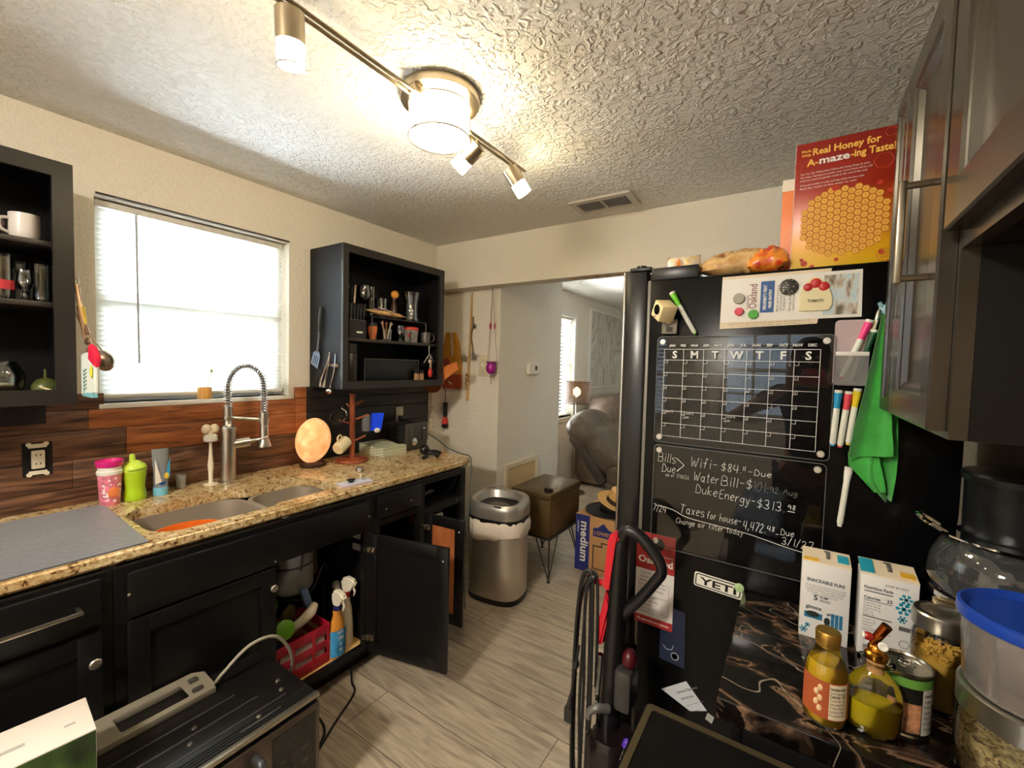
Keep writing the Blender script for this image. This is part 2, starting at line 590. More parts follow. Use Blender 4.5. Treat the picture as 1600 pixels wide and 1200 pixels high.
# ---- windows
def window(n, hole, axis, face, depth, grid=None):
    """frame with a pane set back in a hole; axis 'x': the wall runs along Y"""
    a, b, c, d = hole
    s = -1 if True else 1
    def B(bm, a0, a1, z0, z1, d0, d1, bev=0.004):
        lo, hi = min(face + d0, face + d1), max(face + d0, face + d1)
        if axis == 'x': bx(bm, lo, hi, a0, a1, z0, z1, bev)
        else: bx(bm, a0, a1, lo, hi, z0, z1, bev)
    bm = NB(); f = 0.045
    B(bm, a, a + f, c, d, depth, depth - 0.05); B(bm, b - f, b, c, d, depth, depth - 0.05)
    B(bm, a + f, b - f, d - f, d, depth, depth - 0.05); B(bm, a + f, b - f, c, c + f, depth, depth - 0.05)
    mz = (c + d) / 2
    B(bm, a + f, b - f, mz - 0.02, mz + 0.02, depth, depth - 0.05)
    if grid:
        for i in range(1, grid):
            x = a + (b - a) * i / grid
            B(bm, x - 0.012, x + 0.012, c + f, d - f, depth - 0.01, depth - 0.04)
        for z in (c + (mz - c) / 2, mz + (d - mz) / 2):
            B(bm, a + f, b - f, z - 0.012, z + 0.012, depth - 0.012, depth - 0.038)
    w = struct('window_%d' % n, bm, WHTP)
    bm = NB()
    B(bm, a + f, b - f, c + f, d - f, depth - 0.022, depth - 0.028, 0)
    obj('glass_pane', bm, PANE, w)
    bm = NB()
    B(bm, a - 0.0, b + 0.0, c - 0.022, c, 0.02 if axis == 'x' else -0.0, depth, 0.004)
    obj('window_sill', bm, WHTP, w)
    return w
window(1, WIN, 'x', WX, -0.095)
window(2, LWIN, 'x', WX, -0.095)
window(3, BW1, 'y', -2.2, -0.08)
window(4, BW2, 'y', -2.2, -0.08, grid=3)
# white casing round the living room window
bm = NB()
a, b, c, d = LWIN
for y0, y1, z0, z1 in ((a - .06, a, c - .06, d + .06), (b, b + .06, c - .06, d + .06), (a, b, d, d + .06), (a, b, c - .06, c)):
    bx(bm, WX, WX + 0.015, y0, y1, z0, z1, 0.003)
struct('trim_2', bm, WHTP)

SLAT = None
def slat_mat():
    m, nt, p, N, L = nodes('blind_slat')
    out = nt.nodes['Material Output']; nt.nodes.remove(p)
    d, t, mx = N('BsdfDiffuse'), N('BsdfTranslucent'), N('MixShader')
    d.inputs[0].default_value = rgb(246, 246, 242); t.inputs[0].default_value = rgb(248, 248, 244)
    mx.inputs[0].default_value = 0.5
    L(d.outputs[0], mx.inputs[1]); L(t.outputs[0], mx.inputs[2]); L(mx.outputs[0], out.inputs[0])
    return m
SLAT = slat_mat()
def blind(label, a, b, c, d, x, pitch, wdt, tilt, axis='x', wand=None):
    loc = (x, (a + b) / 2, d) if axis == 'x' else ((a + b) / 2, x, d)
    t = thing('window_blind', label, 'blind', loc)
    def P(q, u, z): return V((x + u, q, z)) if axis == 'x' else V((q, x + u, z))
    s = 1
    bm = NB()
    lo, hi = P(a, -0.018, 0), P(b, 0.018, 0)
    bx(bm, min(lo.x, hi.x), max(lo.x, hi.x), min(lo.y, hi.y), max(lo.y, hi.y), d - 0.030, d - 0.002, 0.003)
    obj('headrail', bm, mat('headrail_grey', (206, 200, 190), 0.4), t)
    bm = NB()
    z = d - 0.045
    ct, st = math.cos(tilt), math.sin(tilt)
    while z > c + 0.03:
        cc = P((a + b) / 2, 0, z)
        ax = P((b - a) / 2, 0, 0) - P(0, 0, 0)
        sd = P(0, 1, 0) - P(0, 0, 0)
        obx(bm, cc, ax, sd * (wdt / 2 * ct) + V((0, 0, wdt / 2 * st)), (sd * -st + V((0, 0, ct))) * 0.0006)
        z -= pitch
    obj('slats', bm, SLAT, t)
    bm = NB()
    bx(bm, min(lo.x, hi.x), max(lo.x, hi.x), min(lo.y, hi.y), max(lo.y, hi.y), c + 0.006, c + 0.022, 0.003)
    obj('bottom_rail', bm, WHT, t)
    bm = NB()
    for k in (0.18, 0.82):
        q = a + (b - a) * k
        for u in (-wdt / 2 * 0.9, wdt / 2 * 0.9):
            tube(bm, [P(q, u, d - 0.03), P(q, u, c + 0.02)], 0.0008, 5)
    obj('ladder_cords', bm, WHT, t)
    if wand is not None:
        bm = NB()
        tube(bm, [P(wand, 0.022, d - 0.02), P(wand, 0.026, d - 0.10), P(wand + 0.004, 0.026, c + 0.16)], 0.004, 8)
        obj('tilt_wand', bm, mat('clear_wand', (206, 206, 210), 0.2), t)
    return t
blind('white slatted blind in the window over the sink', WIN[0] + .012, WIN[1] - .012, WIN[2] + .012, WIN[3] - .004, WX - 0.064, 0.0215, 0.025, 1.04, wand=0.70)
blind('white slatted blind in the living room window behind the lamp', LWIN[0] + .01, LWIN[1] - .01, LWIN[2] + .01, LWIN[3], WX - 0.042, 0.045, 0.050, 0.55)
blind('white slatted blind seen only mirrored in the acrylic board', BW1[0] + .01, BW1[1] - .01, BW1[2] + .01, BW1[3], -2.24, 0.045, 0.050, 0.35, axis='y')
# thin dark gap and hanger bar over the kitchen blind
one('curtain_rod', tube(NB(), [(WX + 0.012, WIN[0] + 0.002, 2.194), (WX + 0.012, WIN[1] - 0.004, 2.194)], 0.0045, 8), mat('dark_rod', (58, 48, 40), 0.5), 'thin dark rod along the top of the sink window', 'curtain rod')

# ---- timber backsplash under the window wall cabinets
PT = 1.368
bm = NB(); bm2 = NB(); bm3 = NB()
zs = [0.915, 0.985, 1.100, 1.218, 1.300, PT]
for i in range(len(zs) - 1):
    z0, z1 = zs[i] + 0.001, zs[i + 1] - 0.001
    e0 = 0.52 + (0.09, -0.05, 0.12, 0.0, 0.05)[i]
    e1 = 1.40
    bx(bm2, WX, WX + 0.018, -0.40, e0, z0, z1, 0.002)
    zt = min(z1, WIN[2] - 0.022)
    if zt > z0 + .01:
        bx(bm if i >= 2 else bm2, WX, WX + 0.018, e0 + 0.001, e1, z0, zt, 0.002)
    bx(bm2 if i < 2 else bm, WX, WX + 0.018, e1 + 0.001, 1.47, z0, z1, 0.002)
    bx(bm3, WX, WX + 0.018, 1.471, 2.49, z0, z1, 0.002)
bx(bm3, WX + 0.0182, WX + 0.0195, -0.40, 0.40, 1.255, PT, 0.0)
struct('trim_3', bm, CEDAR)
struct('trim_4', bm2, CHAR)
struct('trim_5', bm3, BLACKWOOD)

# ---- ceiling vent
t = thing('ceiling_vent', 'grey slotted ceiling vent near the header', 'vent', (-0.96, 2.355, CZ))
bm = NB()
holed(bm, rrect(0.36, 0.205, 0.006), [rrect(0.285, 0.13, 0.004)], (-0.957, 2.352, CZ - 0.001), (1, 0, 0), (0, 1, 0), (0, 0, -0.011))
obj('frame', bm, mat('vent_frame', (196, 188, 176), 0.45), t)
bm = NB()
for i in range(7):
    y = 2.30 + i * 0.0175
    for x0, x1 in ((-1.095, -0.965), (-0.949, -0.82)):
        obx(bm, ((x0 + x1) / 2, y, CZ - 0.008), ((x1 - x0) / 2, 0, 0), (0, 0.0075, 0.005), (0, 0.0006, -0.0009))
bx(bm, -0.965, -0.949, 2.287, 2.417, CZ - 0.012, CZ - 0.006)
obj('slats', bm, mat('vent_slat', (150, 146, 138), 0.45), t)
bm = NB()
bx(bm, -1.099, -0.815, 2.288, 2.416, CZ - 0.0022, CZ - 0.0008)
obj('duct_hole', bm, mat('duct_dark', (30, 28, 27), 0.9), t)

# ---- ceiling fixture: drum with a bar of spot heads
t = thing('ceiling_light', 'ceiling light with lit drum shade on the spot bar', 'ceiling light', (-1.08, 1.14, CZ))
bm = NB()
lathe(bm, [(0.0, 0), (0.135, 0), (0.138, -0.012), (0.135, -0.03), (0.12, -0.034), (0, -0.034)], (-1.08, 1.14, CZ - 0.0005), 40)
obj('canopy', bm, BRASS, t)
LIT = mat('lit_shade', (255, 240, 205), 0.5, emit=(255, 236, 200), es=20.0)
LITHOT = mat('lit_bulb', (255, 244, 220), 0.4, emit=(255, 232, 184), es=30.0)
bm = NB()
lathe(bm, [(0.0, -0.150), (0.102, -0.150), (0.105, -0.146), (0.105, -0.045), (0.098, -0.042), (0, -0.042)], (-1.08, 1.14, CZ), 48)
obj('drum_shade', bm, LIT, t)
bm = NB()
for z in (-0.150, -0.046):
    tube(bm, [(-1.08 + 0.107 * math.cos(a * PI / 24), 1.14 + 0.107 * math.sin(a * PI / 24), CZ + z) for a in range(48)], 0.0028, 6, closed=True)
for a in range(3):
    q = a * 2 * PI / 3 + 0.4
    tube(bm, [(-1.08 + 0.107 * math.cos(q), 1.14 + 0.107 * math.sin(q), CZ - 0.15), (-1.08 + 0.107 * math.cos(q), 1.14 + 0.107 * math.sin(q), CZ - 0.03)], 0.0025, 6)
obj('shade_ring', bm, BRASS, t)
bm = NB()
for dx in (-0.011, 0.011):
    tube(bm, [(-1.087 + dx, 0.40, CZ - 0.058), (-1.08 + dx, 1.05, CZ - 0.058)], 0.006, 8)
    tube(bm, [(-1.08 + dx, 1.23, CZ - 0.058), (-1.078 + dx, 1.68, CZ - 0.058)], 0.006, 8)
bx(bm, -1.10, -1.06, 1.00, 1.28, CZ - 0.062, CZ - 0.034, 0.004)
obj('spot_bar', bm, BRASS, t)
for i, (y, d, L) in enumerate(((0.605, (-0.10, 0.10, -1.0), 1.0), (1.345, (-0.75, -0.10, -0.55), 1.0), (1.585, (0.30, 0.35, -0.62), 1.0), (0.10, (-0.2, 0.1, -1.0), 1.0))):
    d = V(d).normalized()
    p0 = V((-1.08, y, CZ - 0.062))
    p1 = p0 + V((0, 0, -0.030))
    bm = NB()
    cyl(bm, p0, p1, 0.006, n=10)
    c0 = p1 - d * 0.012
    cyl(bm, c0, c0 + d * 0.070, 0.034, 0.034, 28)
    hd = obj('spot_head', bm, BRASS, t)
    bm = NB()
    cyl(bm, c0 + d * 0.0702, c0 + d * 0.122, 0.0325, 0.0325, 28)
    obj('lit_lens', bm, LITHOT, hd)
    bm = NB()
    q = c0 + d * 0.122
    u, v = frame_of(d)
    tube(bm, [q + u * (0.0332 * math.cos(k * PI / 12)) + v * (0.0332 * math.sin(k * PI / 12)) for k in range(24)], 0.0018, 5, closed=True)
    obj('rim', bm, BRASS, hd)

# added fill light in the form of a dome lamp, out of view
t = thing('ceiling_light', 'added white dome fill light, out of view at the near end of the kitchen', 'ceiling light', (-0.9, -1.15, CZ))
bm = NB(); lathe(bm, [(0, 0), (0.19, 0), (0.19, -0.025), (0, -0.025)], (-0.9, -1.15, CZ - 0.0005), 40); obj('base', bm, WHTP, t)
bm = NB(); lathe(bm, [(0.175, -0.026), (0.165, -0.06), (0.12, -0.09), (0.06, -0.105), (0, -0.108)], (-0.9, -1.15, CZ), 40); obj('dome', bm, mat('dome_fill', (255, 246, 226), 0.4, emit=(255, 246, 230), es=140.0), t)
# ================================================================ window wall cabinets
FX = -1.72          # face frame plane
def door_panel(bm, y0, y1, z0, z1, x=FX, th=0.019, stile=0.055, sgn=1):
    """shaker door lying in the plane x, facing +X (sgn 1) or -X"""
    a, b = (x + 0.001, x + 0.001 + th) if sgn > 0 else (x - 0.001 - th, x - 0.001)
    bx(bm, a, b, y0, y0 + stile, z0, z1, 0.003); bx(bm, a, b, y1 - stile, y1, z0, z1, 0.003)
    bx(bm, a, b, y0 + stile - .001, y1 - stile + .001, z1 - stile, z1, 0.003)
    bx(bm, a, b, y0 + stile - .001, y1 - stile + .001, z0, z0 + stile, 0.003)
    c0, c1 = (a + 0.003, b - 0.009) if sgn > 0 else (a + 0.009, b - 0.003)
    bx(bm, c0, c1, y0 + stile - .002, y1 - stile + .002, z0 + stile - .002, z1 - stile + .002)
def knob(bm, y, z, x, r=0.0155):
    lathe(bm, [(0.006, 0), (0.006, 0.012), (r * 0.8, 0.014), (r, 0.018), (r, 0.024), (r * 0.8, 0.027), (0, 0.028)], (x, y, z), 20, axis=(1, 0, 0))
def screw(bm, y, z, x=FX, r=0.0045):
    lathe(bm, [(r, 0), (r, 0.0015), (r * .6, 0.003), (0, 0.0034)], (x, y, z), 10, axis=(1, 0, 0))
SCREW = mat('screw_bright', (214, 208, 196), 0.3, 1.0)

def carcass(t, y0, y1, openings, floor_m=None):
    """hollow base cabinet: sides, bottom, back, face frame with openings (ya, yb, za, zb)"""
    bm = NB()
    bx(bm, WX + 0.002, FX - 0.02, y0, y0 + 0.015, 0.10, 0.872)
    bx(bm, WX + 0.002, FX - 0.02, y1 - 0.015, y1, 0.10, 0.872)
    bx(bm, WX + 0.002, WX + 0.010, y0 + .015, y1 - .015, 0.10, 0.872)
    bx(bm, WX + 0.06, FX - 0.075, y0, y1, 0.0, 0.10)
    obj('carcass', bm, BLKIN, t)
    bm = NB()
    bx(bm, WX + 0.010, FX - 0.018, y0 + .015, y1 - .015, 0.10, 0.125)
    obj('bottom_board', bm, floor_m or BLKIN, t)
    bm = NB()
    holed(bm, [(y0, 0.10), (y1, 0.10), (y1, 0.872), (y0, 0.872)], [[(a, c), (b, c), (b, d), (a, d)] for a, b, c, d in openings], (FX - 0.02, 0, 0), (0, 1, 0), (0, 0, 1), (0.02, 0, 0))
    obj('face_frame', bm, BLK, t)

# -- drawer-over-door unit at the camera end
t = thing('base_cabinet', 'black base cabinet with bar-handled drawer under the felt mat', 'cabinet', (-2.0, 0.0, 0))
carcass(t, -0.42, 0.414, [(-0.36, 0.36, 0.15, 0.69), (-0.36, 0.36, 0.74, 0.85)])
bm = NB(); bx(bm, FX + .001, FX + .02, -0.38, 0.386, 0.725, 0.862, 0.006)
dr = obj('drawer', bm, BLK, t)
bm = NB()
bx(bm, FX + .052, FX + .062, -0.02, 0.338, 0.789, 0.800, 0.002)
for y in (-0.015, 0.333):
    bx(bm, FX + .018, FX + .056, y - .005, y + .005, 0.7895, 0.7995, 0.002)
obj('bar_handle', bm, NICK, dr)
bm = NB(); door_panel(bm, -0.38, 0.386, 0.135, 0.703)
d = obj('door', bm, BLK, t)
bm = NB(); knob(bm, 0.365, 0.622, FX + .020)
obj('knob', bm, NICK, d)

# -- sink unit, one door closed and one swung open
t = thing('sink_cabinet', 'black sink base cabinet with one door swung open', 'cabinet', (-2.0, 0.9, 0))
carcass(t, 0.416, 1.380, [(0.47, 0.885, 0.15, 0.70), (0.914, 1.336, 0.135, 0.706), (0.47, 1.336, 0.73, 0.85)], PLY)
bm = NB(); bx(bm, FX + .001, FX + .018, 0.446, 1.354, 0.706, 0.853, 0.006)
pn = obj('false_drawer_panel', bm, BLK, t)
bm = NB()
for y, z in ((0.449, 0.786), (0.90, 0.722), (1.351, 0.778)): screw(bm, y, z, FX + .018)
obj('screws', bm, SCREW, pn)
bm = NB(); door_panel(bm, 0.446, 0.900, 0.135, 0.698)
d = obj('door', bm, BLK, t)
bm = NB(); knob(bm, 0.883, 0.627, FX + .020, 0.014)
obj('knob', bm, NICK, d)

def swung_door(t, hinge, ang, wdt, z0, z1, panel_m=None, name='open_door'):
    """door hinged at (x, y) and swung out; local frame: u along its width, n its inside face normal (towards -Y)"""
    u = V((math.cos(ang), math.sin(ang), 0)); n = V((math.sin(ang), -math.cos(ang), 0))
    h = V((hinge[0], hinge[1], 0)); k = V((0, 0, 1)); s = 0.055
    def slab(bm, a, b, c, dd, t0, t1, bev=0.003):
        obx(bm, h + u * ((a + b) / 2) + k * ((c + dd) / 2) + n * ((t0 + t1) / 2), u * ((b - a) / 2), k * ((dd - c) / 2), n * ((t1 - t0) / 2), bev)
    bm = NB()
    slab(bm, 0, s, z0, z1, 0, .019); slab(bm, wdt - s, wdt, z0, z1, 0, .019)
    slab(bm, s, wdt - s, z1 - s, z1, 0, .019); slab(bm, s, wdt - s, z0, z0 + s, 0, .019)
    if panel_m is None:
        slab(bm, s - .002, wdt - s + .002, z0 + s - .002, z1 - s + .002, .005, .012, 0)
    d = obj(name, bm, BLK, t)
    if panel_m is not None:
        bm = NB(); slab(bm, s - .002, wdt - s + .002, z0 + s - .002, z1 - s + .002, .005, .012, 0)
        obj('bare_panel', bm, panel_m, d)
    for z in (z0 + 0.075, z1 - 0.075):
        bm = NB()
        obx(bm, h + u * 0.026 + k * z + n * 0.022, u * 0.020, k * 0.015, n * 0.003, 0.002)
        obx(bm, h + u * 0.004 + k * z + n * 0.028, u * 0.016, k * 0.011, n * 0.007, 0.003)
        cyl(bm, h + u * 0.034 + k * (z - 0.006) + n * 0.024, h + u * 0.034 + k * (z - 0.006) + n * 0.029, 0.006, n=10)
        cyl(bm, h + u * 0.012 + k * (z + 0.008) + n * 0.033, h + u * 0.012 + k * (z + 0.008) + n * 0.039, 0.005, n=10)
        obj('hinge', bm, BRASS, d)
    bm = NB()
    c = h + u * (wdt - 0.026) + k * (z1 - 0.062) + n * 0.019
    lathe(bm, [(0.005, 0), (0.005, 0.001), (0.003, 0.003), (0, 0.0035)], c, 10, axis=n)
    obj('knob_screw', bm, SCREW, d)
    return d
swung_door(t, (FX + 0.022, 1.352), math.radians(13.5), 0.44, 0.118, 0.700)

# -- end unit: drawer, open bay and missing drawer front
t = thing('base_cabinet', 'black base cabinet beside the steel bin, missing one drawer front', 'cabinet', (-2.0, 1.75, 0))
carcass(t, 1.382, 2.10, [(1.43, 1.69, 0.135, 0.70), (1.43, 1.69, 0.73, 0.85), (1.745, 2.06, 0.135, 0.665), (1.745, 2.06, 0.705, 0.842)], BLKIN)
bm = NB(); bx(bm, FX + .001, FX + .019, 1.407, 1.700, 0.742, 0.860, 0.006)
dr = obj('drawer_front', bm, BLK, t)
bm = NB()
for y, z in ((1.456, 0.787), (1.625, 0.788)): screw(bm, y, z, FX + .019)
obj('screws', bm, SCREW, dr)
bm = NB(); screw(bm, 2.015, 0.690, FX)
obj('rail_screw', bm, SCREW, t)
bm = NB(); bx(bm, WX + 0.012, FX - .022, 1.70, 2.08, 0.686, 0.700)
obj('shelf', bm, BLKIN, t)
swung_door(t, (FX + 0.022, 1.735), math.radians(6), 0.262, 0.118, 0.695, ORANGEPLY)

# things lying in the open bays
one('cable_bundle', (lambda b: [tube(b, [(-1.80 + random.uniform(-.03, .03), 1.83 + .06 * math.cos(q) , 0.735 + .03 * math.sin(q * 1.3)) for q in [k * .8 for k in range(9)]], 0.006, 6, 4) or b, b][1])(NB()), mat('dark_cable', (66, 66, 76), 0.45), 'grey cable bundle pushed into the empty drawer slot', 'cable')
t = thing('food_pouch', 'red and silver pouch in the open cabinet bay by the bin', 'pouch', (-1.82, 1.90, 0.40))
bm = NB(); bx(bm, -1.92, -1.77, 1.79, 1.98, 0.128, 0.60, 0.02)
obj('bag_body', bm, mat('foil_silver', (186, 182, 178), 0.25, 0.8, bump=0.6, bs=30), t)
bm = NB(); ell(bm, (-1.845, 1.84, 0.60), (0.07, 0.055, 0.045)); obj('red_top', bm, mat('pouch_red', (176, 44, 40), 0.35, bump=0.5, bs=40), t)
bm = NB(); ell(bm, (-1.84, 1.95, 0.60), (0.07, 0.05, 0.04)); obj('foil_top', bm, MATS['foil_silver'], t)

# ---- granite worktop with the sink cut-outs
bm = NB()
def crow(y0, y1, x0, x1, r=0.06):
    return rrect(x1 - x0, y1 - y0, r, 6, (x0 + x1) / 2, (y0 + y1) / 2)
def arc2(cx, cy, r, a0, a1, n=7): return [(cx + r * math.cos(a0 + (a1 - a0) * i / n), cy + r * math.sin(a0 + (a1 - a0) * i / n)) for i in range(n + 1)]
cut = arc2(-2.09, .648, .10, PI, 1.5 * PI) + arc2(-1.90, .648, .10, 1.5 * PI, 2 * PI) + [(-1.80, .93), (-1.805, .955), (-1.825, .975), (-1.83, .99)] + arc2(-1.92, 1.198, .09, 0, PI / 2) + arc2(-2.05, 1.198, .09, PI / 2, PI) + [(-2.14, .99), (-2.15, .972), (-2.18, .955), (-2.19, .93)]
outer = [(WX + 0.001, -0.45), (-1.745, -0.45)] + [(-1.745, 2.10), (-1.75, 2.16), (-1.775, 2.21), (-1.83, 2.235), (-1.9, 2.24)] + [(WX + 0.001, 2.24)]
holed(bm, outer, [cut], (0, 0, 0.874), (1, 0, 0), (0, 1, 0), (0, 0, 0.041))
bmesh.ops.bevel(bm, geom=[e for e in bm.edges if len(e.link_faces) == 2 and e.calc_face_angle(0) > 1.0 and all(v.co.x > -1.76 or v.co.y > 2.15 for v in e.verts) and abs(e.verts[0].co.z - e.verts[1].co.z) < .001], offset=0.009, segments=3, affect='EDGES')
one('worktop', bm, GRANITE, 'speckled gold granite worktop on the black base cabinets', 'worktop')

t = thing('kitchen_sink', 'double bowl stainless sink set in the granite worktop', 'sink', (-2.0, 0.9, 0.874))
def bowl(bm, y0, y1, x0, x1, r, dz):
    L = []
    for k, (ins, z, rr) in enumerate(((-0.014, 0.8738, r + .014), (0.004, 0.8738, r - .004), (0.006, 0.86, r - .004), (0.022, 0.874 - dz + 0.03, r - .02), (0.05, 0.874 - dz, r - .04))):
        L.append([bm.verts.new((x, y, z)) for x, y in rrect(x1 - x0 - 2 * ins, y1 - y0 - 2 * ins, max(rr, .02), 6, (x0 + x1) / 2, (y0 + y1) / 2)])
    for a, b in zip(L, L[1:]): skin(bm, a, b)
    bm.faces.new(L[-1])
bm = NB(); bowl(bm, 0.548, 0.962, -2.19, -1.80, 0.10, 0.20); obj('large_bowl', bm, SINKM, t)
bm = NB(); bowl(bm, 0.984, 1.288, -2.14, -1.83, 0.09, 0.17); [setattr(v.co, 'z', v.co.z - .0008) for v in bm.verts]; obj('small_bowl', bm, SINKM, t)
for y, z in ((0.75, 0.6748), (1.135, 0.7048)):
    bm = NB(); lathe(bm, [(0.045, 0), (0.045, 0.002), (0.036, 0.003), (0.03, 0.0005), (0, 0.0005)], (-2.0, y, z), 28)
    obj('drain', bm, CHROME, t)
bm = NB()
lathe(bm, [(0, 0), (.065, 0), (.075, .006), (.108, .085), (.122, .160), (.124, .168), (.118, .168), (.103, .088), (.070, .010), (0, .008)], (-1.965, .705, .679), 40)
one('mixing_bowl', bm, mat('orange_glaze', (214, 104, 34), 0.2, var=0.15, vs=9), 'orange bowl standing in the large sink bowl', 'bowl')

# ---- felt drying mat
bm = NB()
prism(bm, [(-2.37, -0.40), (-1.752, -0.40), (-1.755, 0.515), (-2.34, 0.54)], (0, 0, 0.9152), (1, 0, 0), (0, 1, 0), (0, 0, 0.005))
one('drying_mat', bm, mat('felt_grey', (78, 82, 92), 0.34, spec=0.8, var=0.3, vs=70, bump=0.5, bs=120, sheen=0.5), 'dark grey felt drying mat over the worktop beside the sink', 'mat')

# ---- spring-neck faucet
F0 = V((-2.34, 1.005, 0.915))
t = thing('kitchen_faucet', 'tall brushed steel faucet with a spring coil neck', 'faucet', F0)
def up(r): return [(a, b) for a, b in r]
bm = NB()
lathe(bm, [(0.040, 0.0), (0.040, 0.006), (0.034, 0.010), (0.0335, 0.25), (0.036, 0.252), (0.036, 0.268), (0.030, 0.272), (0.020, 0.29), (0.0195, 0.315), (0, 0.315)], F0, 32)
obj('body', bm, NICK, t)
bm = NB()
lathe(bm, [(0.022, 0.305), (0.024, 0.308), (0.024, 0.322), (0.021, 0.324), (0.021, 0.375), (0.018, 0.377), (0, 0.377)], F0, 28)
obj('neck_collar', bm, NICK, t)
# arch: up, over and down towards the sprayer
yA, yB = F0.y, F0.y + 0.150
path = [V((F0.x, yA, 0.915 + 0.37)), V((F0.x, yA, 0.915 + 0.47))]
for k in range(1, 12):
    a = PI - PI * k / 12
    path.append(V((F0.x + 0.045 * k / 12, (yA + yB) / 2 + 0.075 * math.cos(a), 0.915 + 0.47 + 0.105 * math.sin(a))))
path += [V((F0.x + .045, yB, 0.915 + 0.45)), V((F0.x + .045, yB, 0.915 + 0.335))]
bm = NB(); tube(bm, path, 0.0085, 10, 4); obj('hose', bm, mat('hose_grey', (120, 120, 120), 0.4, 0.6), t)
sp = spline(path, 40)
seglen = [0]
for a, b in zip(sp, sp[1:]): seglen.append(seglen[-1] + (b - a).length)
L = seglen[-1]; turns = 40; pts = []
n0 = V((1, 0, 0)); j = 0
for i in range(turns * 10 + 1):
    s = L * i / (turns * 10)
    while j < len(sp) - 2 and seglen[j + 1] < s: j += 1
    p = sp[j].lerp(sp[j + 1], (s - seglen[j]) / max(1e-9, seglen[j + 1] - seglen[j]))
    d = (sp[j + 1] - sp[j]).normalized()
    u = (n0 - d * n0.dot(d)).normalized(); v = d.cross(u)
    a = 2 * PI * i / 10
    pts.append(p + (u * math.cos(a) + v * math.sin(a)) * 0.0165)
bm = NB(); tube(bm, pts, 0.0021, 5); obj('spring_coil', bm, CHROME, t)
bm = NB()
hx = F0.x + 0.045
lathe(bm, [(0.013, 0.34), (0.021, 0.335), (0.022, 0.325), (0.021, 0.30), (0.0205, 0.205), (0.026, 0.185), (0.033, 0.165), (0.033, 0.158), (0.028, 0.156), (0, 0.156)], (hx, yB, 0.915), 28)
bx(bm, hx + .014, hx + .026, yB - .008, yB + .008, 0.915 + .20, 0.915 + .27, .004)
obj('spray_head', bm, NICK, t)
bm = NB()
tube(bm, [(F0.x, yA, 1.232), (F0.x + .02, yA + .075, 1.222), (hx, yB, 1.212)], 0.009, 10, 4)
lathe(bm, [(0.0245, 0.285), (0.0245, 0.312), (0.021, 0.312), (0.021, 0.285)], (hx, yB, 0.915), 28, cap=False)
obj('holder_arm', bm, NICK, t)
bm = NB()
cyl(bm, (F0.x + .01, yA + .02, 1.098), (F0.x + .025, yA + .088, 1.105), 0.024, 0.024, 24)
obj('lever_hub', bm, NICK, t)
bm = NB()
tube(bm, [(F0.x + .025, yA + .090, 1.106), (F0.x + .04, yA + .12, 1.112), (F0.x + .075, yA + .155, 1.128)], [0.012, 0.008, 0.006], 10, 3)
obj('lever_handle', bm, NICK, t)

# ---- open wall cabinets
def wall_cab(label, y0, y1, z0, z1, shelves, st=0.045, xf=-2.13):
    t = thing('wall_cabinet', label, 'cabinet', (xf - .15, (y0 + y1) / 2, z0))
    bm = NB()
    bx(bm, WX + .001, xf - .018, y0, y0 + .016, z0, z1); bx(bm, WX + .001, xf - .018, y1 - .016, y1, z0, z1)
    bx(bm, WX + .001, xf - .018, y0 + .016, y1 - .016, z1 - .016, z1); bx(bm, WX + .001, xf - .018, y0 + .016, y1 - .016, z0 + .022, z0 + .038)
    bx(bm, WX + .001, WX + .008, y0 + .016, y1 - .016, z0 + .038, z1 - .016)
    obj('carcass', bm, BLKIN, t)
    bm = NB()
    holed(bm, [(y0, z0), (y1, z0), (y1, z1), (y0, z1)], [[(y0 + st * .8, z0 + st), (y1 - st, z0 + st), (y1 - st, z1 - st), (y0 + st * .8, z1 - st)]], (xf - .018, 0, 0), (0, 1, 0), (0, 0, 1), (.018, 0, 0))
    obj('face_frame', bm, mat('grey_black_paint', (40, 36, 34), 0.33), t)  # lighter black than on the base cabinets
    for z in shelves:
        bm = NB(); bx(bm, WX + .009, xf - .03, y0 + .0165, y1 - .0165, z - .018, z, 0.002)
        obj('shelf', bm, mat('shelf_dark', (52, 46, 42), 0.4), t)
    bm = NB()
    for k in range(12):
        z = z0 + .12 + k * .052
        cyl(bm, (xf - .06, y1 - .0161, z), (xf - .06, y1 - .0166, z), 0.0025, n=8)
    obj('peg_holes', bm, mat('peg_hole', (120, 112, 104), .6), t)
    return t
wall_cab('open black wall cabinet of jars and glasses, above the felt mat', -0.50, 0.428, 1.352, 2.182, [1.705, 1.912], 0.052)
wall_cab('open black wall cabinet of glassware, above the toaster', 1.500, 2.322, 1.366, 2.184, [1.662])
# ================================================================ things on the granite worktop
CT = 0.9152
